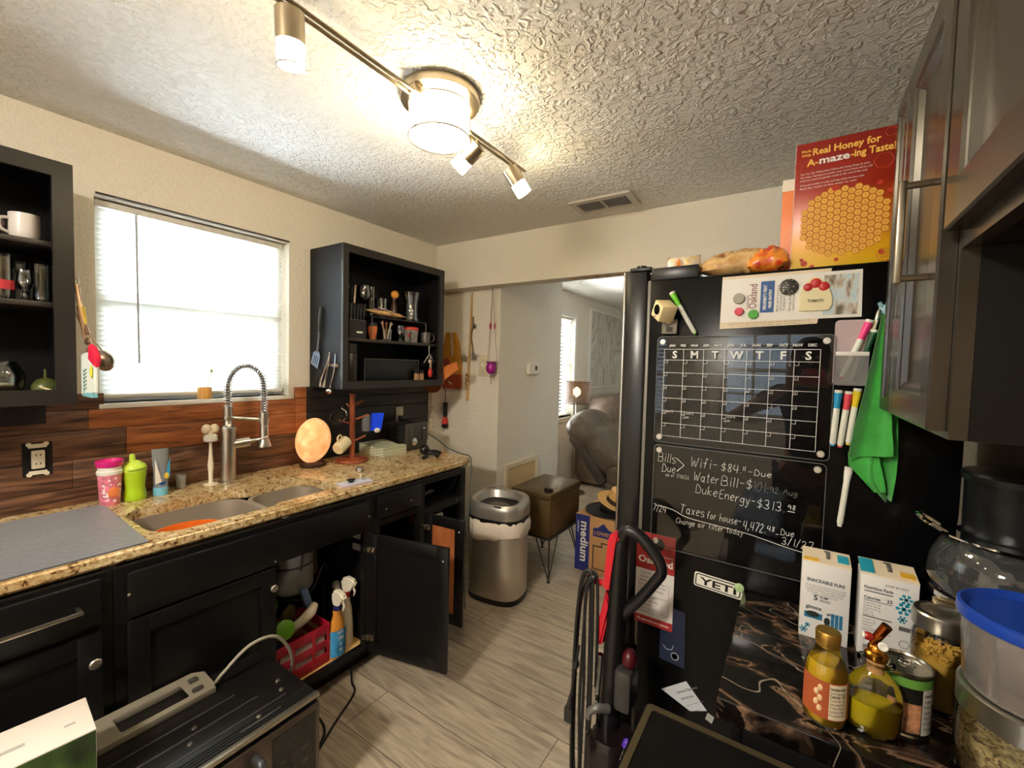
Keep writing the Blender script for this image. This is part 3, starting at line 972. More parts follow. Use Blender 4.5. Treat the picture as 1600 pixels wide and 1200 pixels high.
# pink lidded cup
c = (-2.335, 0.560, CT)
t = thing('kids_cup', 'pink patterned kids cup with magenta rim on the worktop', 'cup', c)
bm = NB(); lathe(bm, [(0, 0), (0.030, 0), (0.032, 0.003), (0.038, 0.125), (0.036, 0.127), (0, 0.127)], c, 32)
obj('body', bm, mat('kids_pink', (226, 128, 148), 0.4, var=0.35, vs=60), t)
bm = NB(); lathe(bm, [(0.040, 0.126), (0.041, 0.130), (0.041, 0.140), (0.037, 0.144), (0.037, 0.160), (0.034, 0.160)], c, 32); obj('white_collar', bm, WHT, t)
bm = NB(); lathe(bm, [(0.040, 0.158), (0.043, 0.164), (0.044, 0.182), (0.041, 0.183), (0.038, 0.170), (0, 0.168)], c, 32); obj('drinking_rim', bm, mat('magenta', (214, 40, 130), 0.35), t)
bm = NB()
for k in range(26):
    a = -0.9 + random.random() * 1.8; z = CT + .012 + random.random() * .10
    r = 0.0325 + (z - CT) * .045
    p = V((c[0] + r * math.cos(a), c[1] + r * math.sin(a), z)); d = V((math.cos(a), math.sin(a), 0))
    cyl(bm, p, p + d * .0009, random.choice((.003, .0045, .006)), n=8)
obj('printed_spots', bm, mat('print_white', (246, 226, 226), .5), t)
bm = NB(); ell(bm, (c[0] + .036, c[1] + .004, CT + .055), (.004, .019, .022)); obj('orange_print', bm, mat('print_orange', (226, 128, 74), .5), t)

# green sippy cup
c = (-2.335, 0.640, CT)
t = thing('sippy_cup', 'lime green sippy cup with a spout lid', 'cup', c)
bm = NB(); lathe(bm, [(0, 0), (0.034, 0), (0.038, 0.006), (0.038, 0.03), (0.033, 0.055), (0.036, 0.085), (0.039, 0.105), (0.039, 0.125), (0, 0.125)], c, 32); obj('body', bm, mat('lime', (168, 206, 36), 0.35), t)
bm = NB(); lathe(bm, [(0.040, 0.122), (0.041, 0.126), (0.041, 0.138), (0.036, 0.150), (0.022, 0.162), (0.012, 0.168), (0, 0.169)], c, 32)
lathe(bm, [(0.011, 0.160), (0.010, 0.190), (0.008, 0.196), (0, 0.197)], (c[0] - .004, c[1] - .006, CT), 20, sx=.7); obj('spout_lid', bm, mat('lime_light', (196, 222, 78), 0.35), t)
bm = NB(); tube(bm, [(c[0] + .034, c[1] - .03, CT + .134), (c[0] + .044, c[1], CT + .138), (c[0] + .034, c[1] + .03, CT + .142)], .004, 8, 5); obj('strap', bm, MATS['lime'], t)

# clear tube standing on its blue cap
c = (-2.335, 0.730, CT)
t = thing('lotion_tube', 'clear squeeze tube standing on its blue cap', 'tube', c)
bm = NB(); lathe(bm, [(0, 0), (0.026, 0), (0.027, 0.003), (0.027, 0.036), (0, 0.036)], c, 28); obj('cap', bm, mat('cap_blue', (120, 190, 218), 0.35), t)
bm = NB()
A = [bm.verts.new((c[0] + .026 * math.cos(q * PI / 12), c[1] + .026 * math.sin(q * PI / 12), CT + .037)) for q in range(24)]
Bq = [bm.verts.new((c[0] + .018 * math.cos(q * PI / 12), c[1] + .028 * math.sin(q * PI / 12), CT + .12)) for q in range(24)]
Cq = [bm.verts.new((c[0] + .003 * math.cos(q * PI / 12), c[1] + .032 * math.sin(q * PI / 12), CT + .205)) for q in range(24)]
skin(bm, A, Bq); skin(bm, Bq, Cq); bm.faces.new(A[::-1]); bm.faces.new(Cq)
obj('tube_body', bm, clear('milky_clear', (214, 222, 228), .12, 1.0, .30), t)
bm = NB(); lathe(bm, [(0, 0.0372), (0.0255, 0.0372), (0.0245, 0.060), (0, 0.060)], c, 24); obj('blue_gel', bm, mat('gel_blue', (22, 74, 132), .2), t)
bm = NB(); prism(bm, [(-.027, .055), (-.004, .06), (-.012, .10), (-.027, .165)], (c[0] + .024, c[1], CT), (0, 1, 0), (0, 0, 1), (.0012, 0, 0)); obj('white_print', bm, WHT, t)
bm = NB(); prism(bm, [(.014, .07), (.026, .075), (.028, .165), (.016, .125)], (c[0] + .0225, c[1], CT), (0, 1, 0), (0, 0, 1), (.0012, 0, 0)); obj('teal_print', bm, mat('print_teal', (64, 158, 196), .4), t)
bm = NB(); ell(bm, (c[0] + .024, c[1] + .014, CT + .085), (.002, .009, .014)); obj('yellow_print', bm, mat('print_yellow', (228, 194, 70), .4), t)

c = (-2.385, 0.822, CT)
bm = NB(); lathe(bm, [(0, 0), (0.016, 0), (0.017, 0.003), (0.022, 0.062), (0.020, 0.062), (0.0155, 0.008), (0, 0.008)], c, 12)
one('measuring_cup', bm, clear('cloudy_plastic', (224, 226, 224), .2, 1.0, .45), 'little cloudy plastic measuring cup at the backsplash', 'cup', sharp=20)

# bottle brush on a stand
c = (-2.345, 0.930, CT)
t = thing('dish_brush', 'white bottle brush standing upright by the faucet', 'brush', c)
bm = NB(); lathe(bm, [(0, 0), (0.030, 0), (0.030, 0.004), (0.012, 0.008), (0.009, 0.012), (0.010, 0.06), (0.013, 0.095), (0.009, 0.13), (0.006, 0.19), (0.007, 0.215), (0, 0.216)], c, 24); obj('handle', bm, IVORY, t)
bm = NB(); lathe(bm, [(0.008, 0.205), (0.028, 0.212), (0.030, 0.222), (0.029, 0.236), (0.020, 0.244), (0.008, 0.246)], c, 24); obj('bristle_collar', bm, mat('bristle_white', (226, 222, 208), .7, bump=1.0, bs=260), t)
bm = NB()
ell(bm, (c[0], c[1] - .017, CT + .270), (.018, .021, .024)); ell(bm, (c[0], c[1] + .017, CT + .268), (.018, .021, .024)); ell(bm, (c[0], c[1], CT + .254), (.016, .018, .018))
obj('sponge_head', bm, mat('sponge_cream', (222, 204, 172), .85, bump=.6, bs=180), t)

# wooden pot with a stick on the window sill
c = (-2.463, 0.952, WIN[2] + .0005)
t = thing('bamboo_cup', 'small bamboo cup holding a sprig on the window sill', 'cup', c)
bm = NB(); lathe(bm, [(0, 0), (0.030, 0), (0.032, 0.004), (0.030, 0.055), (0.027, 0.055), (0.027, 0.008), (0, 0.008)], c, 12); obj('cup_body', bm, mat('bamboo', (206, 152, 78), .5, var=.2, vs=30, stretch=(1, 1, .1)), t, sharp=20)
bm = NB(); tube(bm, [(c[0], c[1], c[2] + .01), (c[0], c[1] + .018, c[2] + .08), (c[0], c[1] + .030, c[2] + .135)], .0016, 6, 4); ell(bm, (c[0], c[1] + .031, c[2] + .138), (.006, .006, .009), 10, 8); obj('sprig', bm, mat('sprig_green', (150, 146, 74), .7), t)

# salt lamp
c = (-2.325, 1.447, CT)
t = thing('salt_lamp', 'glowing rounded salt lamp on a dark wooden foot', 'lamp', c)
bm = NB()
g = bmesh.ops.create_icosphere(bm, subdivisions=4, radius=1.0)
random.seed(3)
ph = [(V((random.uniform(-1, 1), random.uniform(-1, 1), random.uniform(-1, 1))).normalized(), random.uniform(2, 5), random.uniform(0, 6)) for _ in range(9)]
for v in g['verts']:
    n = v.co.normalized()
    k = 1 + sum(0.012 * math.sin(f * n.dot(d) + p) for d, f, p in ph)
    wv = 1.0 if n.z > 0 else 1.0 - 0.10 * n.z * n.z
    v.co = V((c[0] + n.x * .088 * k * wv, c[1] + n.y * .103 * k * wv, CT + .148 + max(-.128, n.z * .128 * k)))
def salt_mat():
    m, nt, p, N, L = nodes('salt_crystal')
    g = N('NewGeometry'); n = N('TexNoise'); n.inputs['Scale'].default_value = 17; n.inputs['Detail'].default_value = 4
    L(g.outputs['Position'], n.inputs['Vector'])
    r = ramp(N, [(0.3, (230, 146, 88)), (0.55, (240, 174, 116)), (0.75, (246, 200, 150))])
    L(n.outputs['Fac'], r.inputs[0]); L(r.outputs[0], p.inputs['Base Color']); L(r.outputs[0], p.inputs['Emission Color'])
    p.inputs['Emission Strength'].default_value = 0.42; p.inputs['Roughness'].default_value = .55
    return m
obj('crystal', bm, salt_mat(), t)
bm = NB(); lathe(bm, [(0, 0), (0.066, 0), (0.072, 0.004), (0.072, 0.016), (0.064, 0.022), (0, 0.022)], c, 28); obj('wooden_foot', bm, mat('dark_foot', (56, 30, 18), .5), t)

# mug tree
c = (-2.25, 1.655, CT)
t = thing('mug_tree', 'reddish wooden mug tree with a round foot', 'mug tree', c)
bm = NB(); lathe(bm, [(0, 0), (0.088, 0), (0.094, 0.006), (0.092, 0.018), (0.080, 0.023), (0, 0.023)], c, 40); obj('round_base', bm, WALNUT, t)
bm = NB(); lathe(bm, [(0.0155, 0.022), (0.0155, 0.40), (0.019, 0.405), (0.021, 0.416), (0, 0.418)], c, 24); obj('post', bm, WALNUT, t)
ARMS = [((.0, 1), .345, .075), ((0, -1), .235, .088), ((.25, 1), .255, .100), ((.0, -1), .120, .070), ((.2, 1), .125, .085), ((0.2, -1), .330, .045)]
for (dx, dy), z, L in ARMS:
    d = V((dx, dy, 0)).normalized()
    bm = NB(); p = V(c) + V((0, 0, z)); tube(bm, [p + d * .012, p + d * (L * .6) + V((0, 0, .012)), p + d * L + V((0, 0, .024))], [.006, .0055, .006], 10, 4)
    obj('peg', bm, WALNUT, t)
def mug_mesh(c, d, r, h, bm=None):
    bm = bm or NB()
    lathe(bm, [(0, 0), (r * .86, 0), (r * .95, .006), (r, h * .3), (r * .98, h), (r * .9, h), (r * .9, h * .3), (r * .82, .008), (0, .008)], c, 28, axis=d)
    return bm
# cream mug hanging sideways on a low peg
t = thing('coffee_mug', 'cream ceramic mug hung sideways on a low peg', 'mug', (-2.245, 1.575, 1.035))
d = V((-0.30, 0.85, 0.42)).normalized()
bm = mug_mesh((-2.235, 1.545, 1.005), d, .038, .088); obj('body', bm, mat('cream_glaze', (228, 216, 176), .25), t)
u, v = frame_of(d); hd = V((0, 0, 1)) - d * d.z; hd.normalize()
b0 = V((-2.235, 1.545, 1.005))
bm = NB(); tube(bm, [b0 + d * .022 + hd * .036, b0 + d * .028 + hd * .062, b0 + d * .055 + hd * .066, b0 + d * .070 + hd * .037], .0055, 10, 5); obj('handle', bm, MATS['cream_glaze'], t)
# black mug with a silver handle on the middle peg
t = thing('coffee_mug', 'black mug hanging on the mid-height peg', 'mug', (-2.25, 1.56, 1.18))
bm = NB(); d = V((.75, -.6, .1)).normalized()
lathe(bm, [(.034, 0), (.037, .002), (.037, .070), (.034, .072), (.032, .070), (.032, .004), (.034, 0)], (-2.295, 1.587, 1.185), 28, axis=d, cap=False)
lathe(bm, [(.033, 0.002), (0, .002)], (-2.295, 1.587, 1.185), 28, axis=d, cap=False); obj('body', bm, mat('mug_black', (26, 25, 27), .2), t)
bm = NB(); tube(bm, [(-2.25, 1.582, 1.165), (-2.235, 1.600, 1.195), (-2.245, 1.605, 1.225), (-2.255, 1.585, 1.245), (-2.265, 1.60, 1.265)], .004, 8, 5); obj('handle', bm, CHROME, t)
# blue see-through cup
t = thing('plastic_cup', 'clear cup with a blue side hanging by the toaster', 'cup', (-2.23, 1.80, 1.13))
bm = NB(); lathe(bm, [(0, 0), (.026, 0), (.028, .004), (.030, .10), (.028, .10), (.026, .008), (0, .008)], (-2.25, 1.755, 1.09), 24); obj('cup_body', bm, clear('clear_cup', (224, 230, 240), .05, 1.2, .15), t)
bm = NB(); obx(bm, (-2.225, 1.815, 1.145), (.018, .034, 0), (-.002, .001, .0), (0, .012, .055), .0); bmesh.ops.bevel(bm, geom=bm.edges[:], offset=.0008, segments=2, affect='EDGES'); obj('blue_panel', bm, mat('cobalt', (30, 74, 236), .25, emit=(20, 60, 255), es=.05), t)
bm = NB(); ell(bm, (-2.212, 1.812, 1.092), (.012, .022, .016)); obj('white_foot', bm, WHT, t)

# fabric box with a zigzag print
t = thing('patterned_box', 'low sage box with white zigzag print in front of the toaster', 'box', (-2.31, 1.945, CT))
bm = NB()
prof = [(-.12, .055), (-.10, .064), (-.055, .060), (-.01, .040), (.04, .030), (.12, .036)]
x0, x1, y0, y1 = -2.432, -2.190, 1.845, 2.040
def chev():
    m, nt, p, N, L = nodes('zigzag_print')
    g = N('NewGeometry'); s = N('SeparateXYZ'); L(g.outputs['Position'], s.inputs[0])
    def M(op, a, b=None, va=None, vb=None):
        n = N('Math'); n.operation = op
        if a is not None: L(a, n.inputs[0])
        else: n.inputs[0].default_value = va
        if b is not None: L(b, n.inputs[1])
        elif vb is not None: n.inputs[1].default_value = vb
        return n.outputs[0]
    xy = M('ADD', s.outputs[0], s.outputs[1])
    tri = M('PINGPONG', xy, None, vb=.022)
    k = M('ADD', M('ADD', s.outputs[2], tri), M('MULTIPLY', s.outputs[0], None, vb=.6))
    w = M('PINGPONG', k, None, vb=.0085)
    cmp = M('GREATER_THAN', w, None, vb=.0046)
    r = ramp(N, [(0.0, (158, 168, 130)), (1.0, (232, 230, 210))])
    L(cmp, r.inputs[0]); L(r.outputs[0], p.inputs['Base Color']); p.inputs['Roughness'].default_value = .7
    return m
bm = NB()
top = [(x1, .056), (x1 - .03, .058), (x1 - .08, .050), (x1 - .13, .058), (x1 - .19, .066), (x0, .066)]
prism(bm, [(x0, 0), (x1, 0)] + top, (0, y0, CT), (1, 0, 0), (0, 0, 1), (0, y1 - y0, 0))
obj('box_body', bm, chev(), t, sharp=25)
bm = NB(); bx(bm, x1 - .005, x1 + .0012, y0 - .001, y1 + .001, CT + .046, CT + .0495); obj('edge_band', bm, mat('sage', (150, 158, 122), .6), t)

# toaster
t = thing('toaster', 'black two-slice toaster with a chrome dial', 'toaster', (-2.32, 2.165, CT))
bm = NB(); bx(bm, -2.428, -2.232, 2.075, 2.262, CT + .012, CT + .185, .022, 4); obj('body', bm, mat('toaster_shell', (60, 57, 56), .2, .6), t)
bm = NB(); bx(bm, -2.244, -2.218, 2.068, 2.270, CT + .004, CT + .190, .018, 4); obj('front_panel', bm, mat('toaster_face', (84, 80, 76), .3, .6), t)
bm = NB(); bx(bm, -2.44, -2.24, 2.08, 2.258, CT, CT + .014, .004); obj('foot', bm, BLKPL, t)
bm = NB(); bx(bm, -2.41, -2.26, 2.120, 2.140, CT + .1845, CT + .1865); bx(bm, -2.41, -2.26, 2.195, 2.215, CT + .1845, CT + .1865); obj('slots', bm, mat('slot_black', (6, 6, 6), .8), t)
bm = NB(); lathe(bm, [(.026, 0), (.026, .008), (.022, .010), (.018, .010), (.018, .018), (.015, .020), (0, .020)], (-2.218, 2.135, CT + .060), 28, axis=(1, 0, 0)); bx(bm, -2.199, -2.194, 2.132, 2.138, CT + .045, CT + .075, .001); obj('dial', bm, CHROME, t)
bm = NB(); bx(bm, -2.219, -2.2165, 2.205, 2.213, CT + .06, CT + .165); obj('lever_slot', bm, MATS['slot_black'], t)
bm = NB(); bx(bm, -2.218, -2.190, 2.196, 2.222, CT + .145, CT + .155, .003); obj('lever', bm, CHROME, t)
bm = NB()
for k in range(5): lathe(bm, [(.003, 0), (.003, .001), (0, .001)], (-2.218, 2.115, CT + .10 + k * .015), 8, axis=(1, 0, 0))
obj('indicator_dots', bm, mat('dot_grey', (170, 168, 164), .4), t)

# receptacles on the backsplash
t = thing('wall_outlet', 'bare ivory outlet without its cover plate over the felt mat', 'outlet', (WX + .02, .375, 1.12))
bm = NB(); bx(bm, WX + .0185, WX + .0195, .335, .415, 1.055, 1.185); obj('box_hole', bm, mat('hole_dark', (26, 20, 17), .9), t)
bm = NB(); bx(bm, WX + .0196, WX + .034, .357, .393, 1.085, 1.155, .004); obj('socket_body', bm, IVORY, t)
for z in (1.068, 1.172):
    bm = NB()
    bx(bm, WX + .0196, WX + .024, .350, .400, z - .008, z + .008, .002)
    for y in (.352, .398): cyl(bm, (WX + .0197, y, z + (.006 if z > 1.1 else -.006)), (WX + .0237, y, z + (.006 if z > 1.1 else -.006)), .008, n=12)
    obj('mounting_ear', bm, IVORY, t)
bm = NB()
for z in (1.105, 1.138):
    for y in (.369, .381): bx(bm, WX + .0341, WX + .0345, y - .0012, y + .0012, z - .004, z + .004)
obj('slots', bm, MATS['slot_black'], t)
t = thing('wall_outlet', 'outlet with a black plug above the toaster', 'outlet', (WX + .02, 2.19, 1.14))
bm = NB(); bx(bm, WX + .0185, WX + .023, 2.155, 2.225, 1.085, 1.20, .002); obj('cover_plate', bm, mat('plate_steel', (176, 166, 146), .3, .6), t)
bm = NB(); bx(bm, WX + .0232, WX + .05, 2.175, 2.21, 1.095, 1.135, .008); tube(bm, [(WX + .045, 2.19, 1.10), (WX + .06, 2.20, 1.09), (WX + .06, 2.24, 1.10), (WX + .04, 2.25, 1.04)], .0035, 8, 5); obj('plug', bm, BLKPL, t)

# grey appliance cord running over the worktop end and down the cabinet
bm = NB()
tube(bm, [(-2.24, 2.276, 1.02), (-2.10, 2.250, .985), (-1.96, 2.20, .955), (-1.85, 2.19, .935), (-1.745, 2.17, .93), (-1.715, 2.15, .88), (-1.695, 2.12, .75), (-1.690, 2.10, .60), (-1.695, 2.08, .45), (-1.69, 2.06, .32), (-1.66, 2.04, .12), (-1.66, 2.05, .005)], .0042, 8, 6)
one('power_cord', bm, mat('cord_green_grey', (74, 82, 80), .45), 'grey green cord hanging over the end of the worktop', 'cord')

# black bendy phone stand
c = V((-1.99, 2.035, CT))
t = thing('phone_stand', 'black bendy-legged mount lying on the worktop end', 'stand', c)
bm = NB(); ell(bm, c + V((-.02, -.005, .045)), (.030, .034, .034)); obj('ball_head', bm, BLKPL, t)
for pts in (((-.01, 0, .03), (.03, -.03, .022), (.04, -.075, .010)), ((0, .005, .03), (.045, .02, .022), (.075, .02, .010)), ((-.01, .02, .03), (.01, .07, .028), (.02, .10, .012))):
    bm = NB(); tube(bm, [c + V(p) for p in pts], [.013, .010, .012], 10, 5); obj('leg', bm, mat('matte_black', (24, 22, 23), .5), t)
# chrome spring ring
bm = NB()
for k in range(2):
    tube(bm, [(-2.0 + .022 * math.cos(q * PI / 10), 1.522 + .022 * math.sin(q * PI / 10), CT + .009 + k * .011) for q in range(3, 20)], .0055, 8)
one('ring', bm, CHROME, 'chrome open ring on the worktop near the phone', 'ring')
# phone with a grip
t = thing('mobile_phone', 'pale phone lying face down with a dark grip', 'phone', (-1.82, 1.36, CT))
bm = NB(); prism(bm, rrect(.165, .078, .012), (-1.825, 1.360, CT + .0002), (.13, .99, 0), (.99, -.13, 0), (0, 0, .0085)); obj('case', bm, mat('phone_case', (206, 208, 226), .3, var=.1, vs=12), t)
bm = NB(); prism(bm, rrect(.166, .079, .012), (-1.825, 1.360, CT + .003), (.13, .99, 0), (.99, -.13, 0), (0, 0, .003)); obj('side_band', bm, mat('phone_rose', (190, 130, 140), .35), t)
bm = NB(); lathe(bm, [(.012, .0088), (.012, .018), (.020, .019), (.020, .023), (0, .024)], (-1.835, 1.345, CT), 24); obj('grip', bm, mat('grip_navy', (32, 34, 44), .35), t)
bm = NB(); prism(bm, rrect(.028, .028, .006, cx=.060, cy=-.02), (-1.825, 1.360, CT + .0088), (.13, .99, 0), (.99, -.13, 0), (0, 0, .0015)); obj('camera_bump', bm, mat('cam_grey', (150, 150, 164), .3), t)

# ================================================================ inside the wall cabinet above the toaster
SZ, BZ = 1.6625, 1.4042
CLG = GLASS
# knife block
t = thing('knife_block', 'black knife block with slanted steel and black handles', 'knife block', (-2.21, 1.625, SZ))
bm = NB(); prism(bm, [(-.09, 0), (.055, 0), (.055, .105), (-.05, .155), (-.09, .155)], (-2.215, 1.565, SZ), (1, 0, 0), (0, 0, 1), (0, .115, 0)); obj('block', bm, mat('block_black', (30, 27, 26), .5), t)
for i in range(2):
    y = 1.580 + i * .050
    bm = NB(); obx(bm, (-2.235, y + .012, SZ + .232), (.018, 0, .004), (0, .006, 0), (-.010, .012, .085), .004); obj('steel_handle', bm, mat('satin_steel', (206, 190, 178), .3, .9), t)
for i in range(5):
    y = 1.578 + i * .022
    bm = NB(); obx(bm, (-2.178, y + .006, SZ + .150), (.010, 0, .004), (0, .0075, 0), (-.004, .008, .052), .004); obj('black_handle', bm, BLKPL, t)
    bm = NB(); cyl(bm, (-2.168, y, SZ + .104), (-2.160, y, SZ + .104), .0035, n=8); obj('rivet', bm, CHROME, t)
bm = NB(); bx(bm, -2.1602, -2.1592, 1.612, 1.655, SZ + .030, SZ + .040); obj('maker_plate', bm, WHT, t)
# wire riser
t = thing('shelf_riser', 'black wire riser inside the wall cabinet', 'riser', (-2.25, 1.90, SZ))
bm = NB(); bx(bm, -2.36, -2.165, 1.725, 2.19, SZ + .134, SZ + .142, .001); obj('top_plate', bm, mat('riser_black', (24, 24, 28), .4), t)
for x in (-2.355, -2.170):
    for y in (1.730, 2.185):
        bm = NB(); cyl(bm, (x, y, SZ), (x, y, SZ + .134), .003, n=8); obj('leg', bm, mat('riser_wire', (120, 112, 104), .3, .8), t)
RZ = SZ + .1424
def goblet(c, rb, rs, hs, rr, hb, name, label, cat='glass', flare=.82):
    bm = NB()
    lathe(bm, [(0, 0), (rb, 0), (rb, .002), (rs * 1.6, .008), (rs, .02), (rs, hs), (rr * .55, hs + hb * .10), (rr, hs + hb * .45), (rr * flare, hs + hb), (rr * flare - .002, hs + hb), (rr - .002, hs + hb * .45), (rr * .5, hs + hb * .14), (0, hs + hb * .10)], c, 28)
    return one(name, bm, CLG, label, cat, sharp=60)
goblet((-2.315, 1.782, RZ), .034, .004, .085, .046, .115, 'wine_glass', 'large wine glass behind the snack bag')
def tumbler(c, r0, r1, h, name, label, wob=0, m=None):
    bm = NB(); pr = [(0, 0), (r0, 0)]
    n = 6
    for i in range(n + 1):
        f = i / n; pr.append((r0 + (r1 - r0) * f + (wob if i % 2 else 0), h * f))
    pr += [(r1 - .0025, h), (r0 - .0025, .008), (0, .008)]
    lathe(bm, pr, c, 28)
    return one(name, bm, m or CLG, label, 'glass', sharp=60)
tumbler((-2.33, 1.850, RZ), .022, .026, .205, 'highball_glass', 'tall plain glass behind the large wine glass')
tumbler((-2.31, 1.915, RZ), .035, .041, .135, 'ribbed_tumbler', 'ribbed tumbler between the wine glass and the vase', .002)
t = thing('bottle', 'dark slim bottle topped by an orange knob', 'bottle', (-2.27, 1.985, RZ))
bm = NB(); lathe(bm, [(0, 0), (.022, 0), (.022, .095), (.012, .12), (.012, .145), (0, .145)], (-2.27, 1.985, RZ), 20); obj('body', bm, mat('bottle_brown', (60, 34, 22), .2), t)
bm = NB(); ell(bm, (-2.262, 1.985, RZ + .17), (.026, .026, .027)); obj('orange_stopper', bm, mat('stopper_orange', (222, 150, 62), .4, var=.3, vs=60), t)
# red lidded container with the vase on top
c = (-2.245, 2.115, SZ)
t = thing('food_container', 'clear tub with a red lid under the riser', 'container', c)
bm = NB(); lathe(bm, [(0, 0), (.046, 0), (.052, .085), (.050, .085), (.044, .004), (0, .004)], c, 28); obj('tub', bm, FROST, t)
bm = NB(); lathe(bm, [(0, .086), (.056, .086), (.057, .090), (.052, .104), (.030, .110), (0, .110)], c, 28); obj('red_lid', bm, mat('lid_red', (204, 62, 48), .4), t)
c = (-2.245, 2.115, RZ)
bm = NB(); lathe(bm, [(0, 0), (.058, 0), (.062, .006), (.054, .03), (.050, .08), (.055, .14), (.066, .198), (.0635, .198), (.0525, .14), (.0475, .08), (.051, .03), (.050, .010), (0, .010)], c, 32)
one('glass_vase', bm, CLG, 'flared clear glass vase on the riser above the red lid', 'vase', sharp=60)
# snack bag lying on the riser
t = thing('snack_bag', 'white and purple snack bag lying on the wire riser', 'bag', (-2.19, 1.86, RZ))
bm = NB()
for j in range(2):
    pass
def pillow(bm, c, u, v, w, lu, lv, hw, nu=14, nv=8, seed=1, crimp=.06):
    """crumpled sealed bag: centre, two in-plane unit axes, a normal, half sizes"""
    rnd = random.Random(seed); c, u, v, w = V(c), V(u), V(v), V(w)
    G = []
    for s in (1, -1):
        R = []
        for i in range(nu + 1):
            row = []
            for j in range(nv + 1):
                a, b = -1 + 2 * i / nu, -1 + 2 * j / nv
                e = max(0.0, (1 - abs(a) ** 2.6)) ** .6 * max(0.0, (1 - abs(b) ** 3.5)) ** .6
                h = hw * e * (1 + rnd.uniform(-.22, .22)) * s
                row.append(c + u * (a * lu) + v * (b * lv * (1 - .06 * (1 - abs(a)))) + w * h)
            R.append(row)
        G.append(R)
    va = [[bm.verts.new(p) for p in row] for row in G[0]]
    vb = [[va[i][j] if (i in (0, nu) or j in (0, nv)) else bm.verts.new(G[1][i][j]) for j in range(nv + 1)] for i in range(nu + 1)]
    for i in range(nu):
        for j in range(nv):
            bm.faces.new((va[i][j], va[i + 1][j], va[i + 1][j + 1], va[i][j + 1]))
            q = (vb[i][j], vb[i][j + 1], vb[i + 1][j + 1], vb[i + 1][j])
            try: bm.faces.new(q)
            except ValueError: pass
    return bm
bm = NB(); pillow(bm, (-2.208, 1.862, RZ + .030), (0.05, .998, -.03), (.95, 0, -.20), (.20, 0.04, .97), .128, .050, .018, seed=4)
obj('bag_body', bm, mat('snack_print', (214, 168, 120), .35, var=.6, vs=26), t, sharp=60)
bm = NB(); obx(bm, (-2.195, 1.86, RZ + .052), (.018, .005, -.006), (-.008, .050, -.004), (.0006, 0, .002)); obj('white_flap', bm, mat('flap_white', (234, 224, 222), .4), t)
bm = NB(); obx(bm, (-2.190, 1.800, RZ + .046), (.016, .005, -.006), (-.004, .022, -.002), (.0006, 0, .002)); obj('purple_corner', bm, mat('snack_purple', (122, 52, 106), .4), t)
bm = NB(); txt(bm, 'chips', (-2.170, 1.835, RZ + .0495), (-.08, 1, -.08), (-.92, 0, .30), .022, bold=True); obj('lettering', bm, MATS['snack_purple'], t, flatnorm=True)
# things under the riser
t = thing('egg_cup', 'orange tapered cup beside the knife block', 'cup', (-2.19, 1.755, SZ))
bm = NB(); lathe(bm, [(0, 0), (.016, 0), (.028, .05), (.029, .082), (.026, .082), (0, .07)], (-2.20, 1.758, SZ), 24); obj('cup_body', bm, mat('terracotta', (196, 104, 52), .45), t)
bm = NB(); lathe(bm, [(.0285, .083), (.029, .094), (.018, .104), (0, .106)], (-2.20, 1.758, SZ), 24); obj('dark_lid', bm, mat('lid_slate', (36, 46, 54), .4), t)
t = thing('utensil_glass', 'short glass holding spoons under the riser', 'glass', (-2.21, 1.875, SZ))
bm = NB(); lathe(bm, [(0, 0), (.034, 0), (.038, .072), (.036, .072), (.032, .010), (0, .010)], (-2.21, 1.872, SZ), 16); obj('glass_body', bm, CLG, t, sharp=20)
for i, (dy, m) in enumerate(((-.02, mat('spoon_pink', (176, 138, 126), .4)), (.0, mat('spoon_brown', (120, 66, 40), .5)), (.022, mat('spoon_beige', (186, 170, 146), .4)))):
    bm = NB(); tube(bm, [(-2.212, 1.872 + dy * .5, SZ + .014), (-2.208, 1.872 + dy * 1.6, SZ + .110)], .005, 8); ell(bm, (-2.207, 1.872 + dy * 1.7, SZ + .112), (.006, .011, .015), 12, 8); obj('spoon', bm, m, t)
tumbler((-2.30, 1.845, SZ), .027, .030, .085, 'shot_tumbler', 'small glass in shade behind the spoon glass')
goblet((-2.195, 1.975, SZ), .022, .012, .022, .032, .082, 'tasting_glass', 'small footed tasting glass under the riser')
t = thing('glass_mug', 'clear glass mug with a curvy handle and red spot', 'mug', (-2.19, 2.045, SZ))
bm = NB(); lathe(bm, [(0, 0), (.024, 0), (.028, .03), (.028, .075), (.026, .075), (.024, .006), (0, .006)], (-2.20, 2.040, SZ), 24); obj('mug_body', bm, CLG, t, sharp=60)
bm = NB(); tube(bm, [(-2.18, 2.064, SZ + .065), (-2.175, 2.085, SZ + .060), (-2.175, 2.085, SZ + .03), (-2.18, 2.064, SZ + .015)], .004, 8, 5); obj('handle', bm, CLG, t)
bm = NB(); ell(bm, (-2.175, 2.035, SZ + .045), (.003, .014, .014)); obj('red_spot', bm, mat('spot_red', (150, 44, 46), .4), t)
t = thing('camping_mug', 'small grey metal mug at the end of the cabinet shelf', 'mug', (-2.18, 2.225, SZ))
bm = NB(); mug_mesh((-2.19, 2.205, SZ), (0, 0, 1), .034, .076, bm); obj('mug_body', bm, mat('pewter', (96, 92, 90), .4, .5), t)
bm = NB(); tube(bm, [(-2.18, 2.238, SZ + .066), (-2.17, 2.262, SZ + .060), (-2.17, 2.262, SZ + .025), (-2.18, 2.238, SZ + .012)], .004, 8, 5); obj('handle', bm, MATS['pewter'], t)
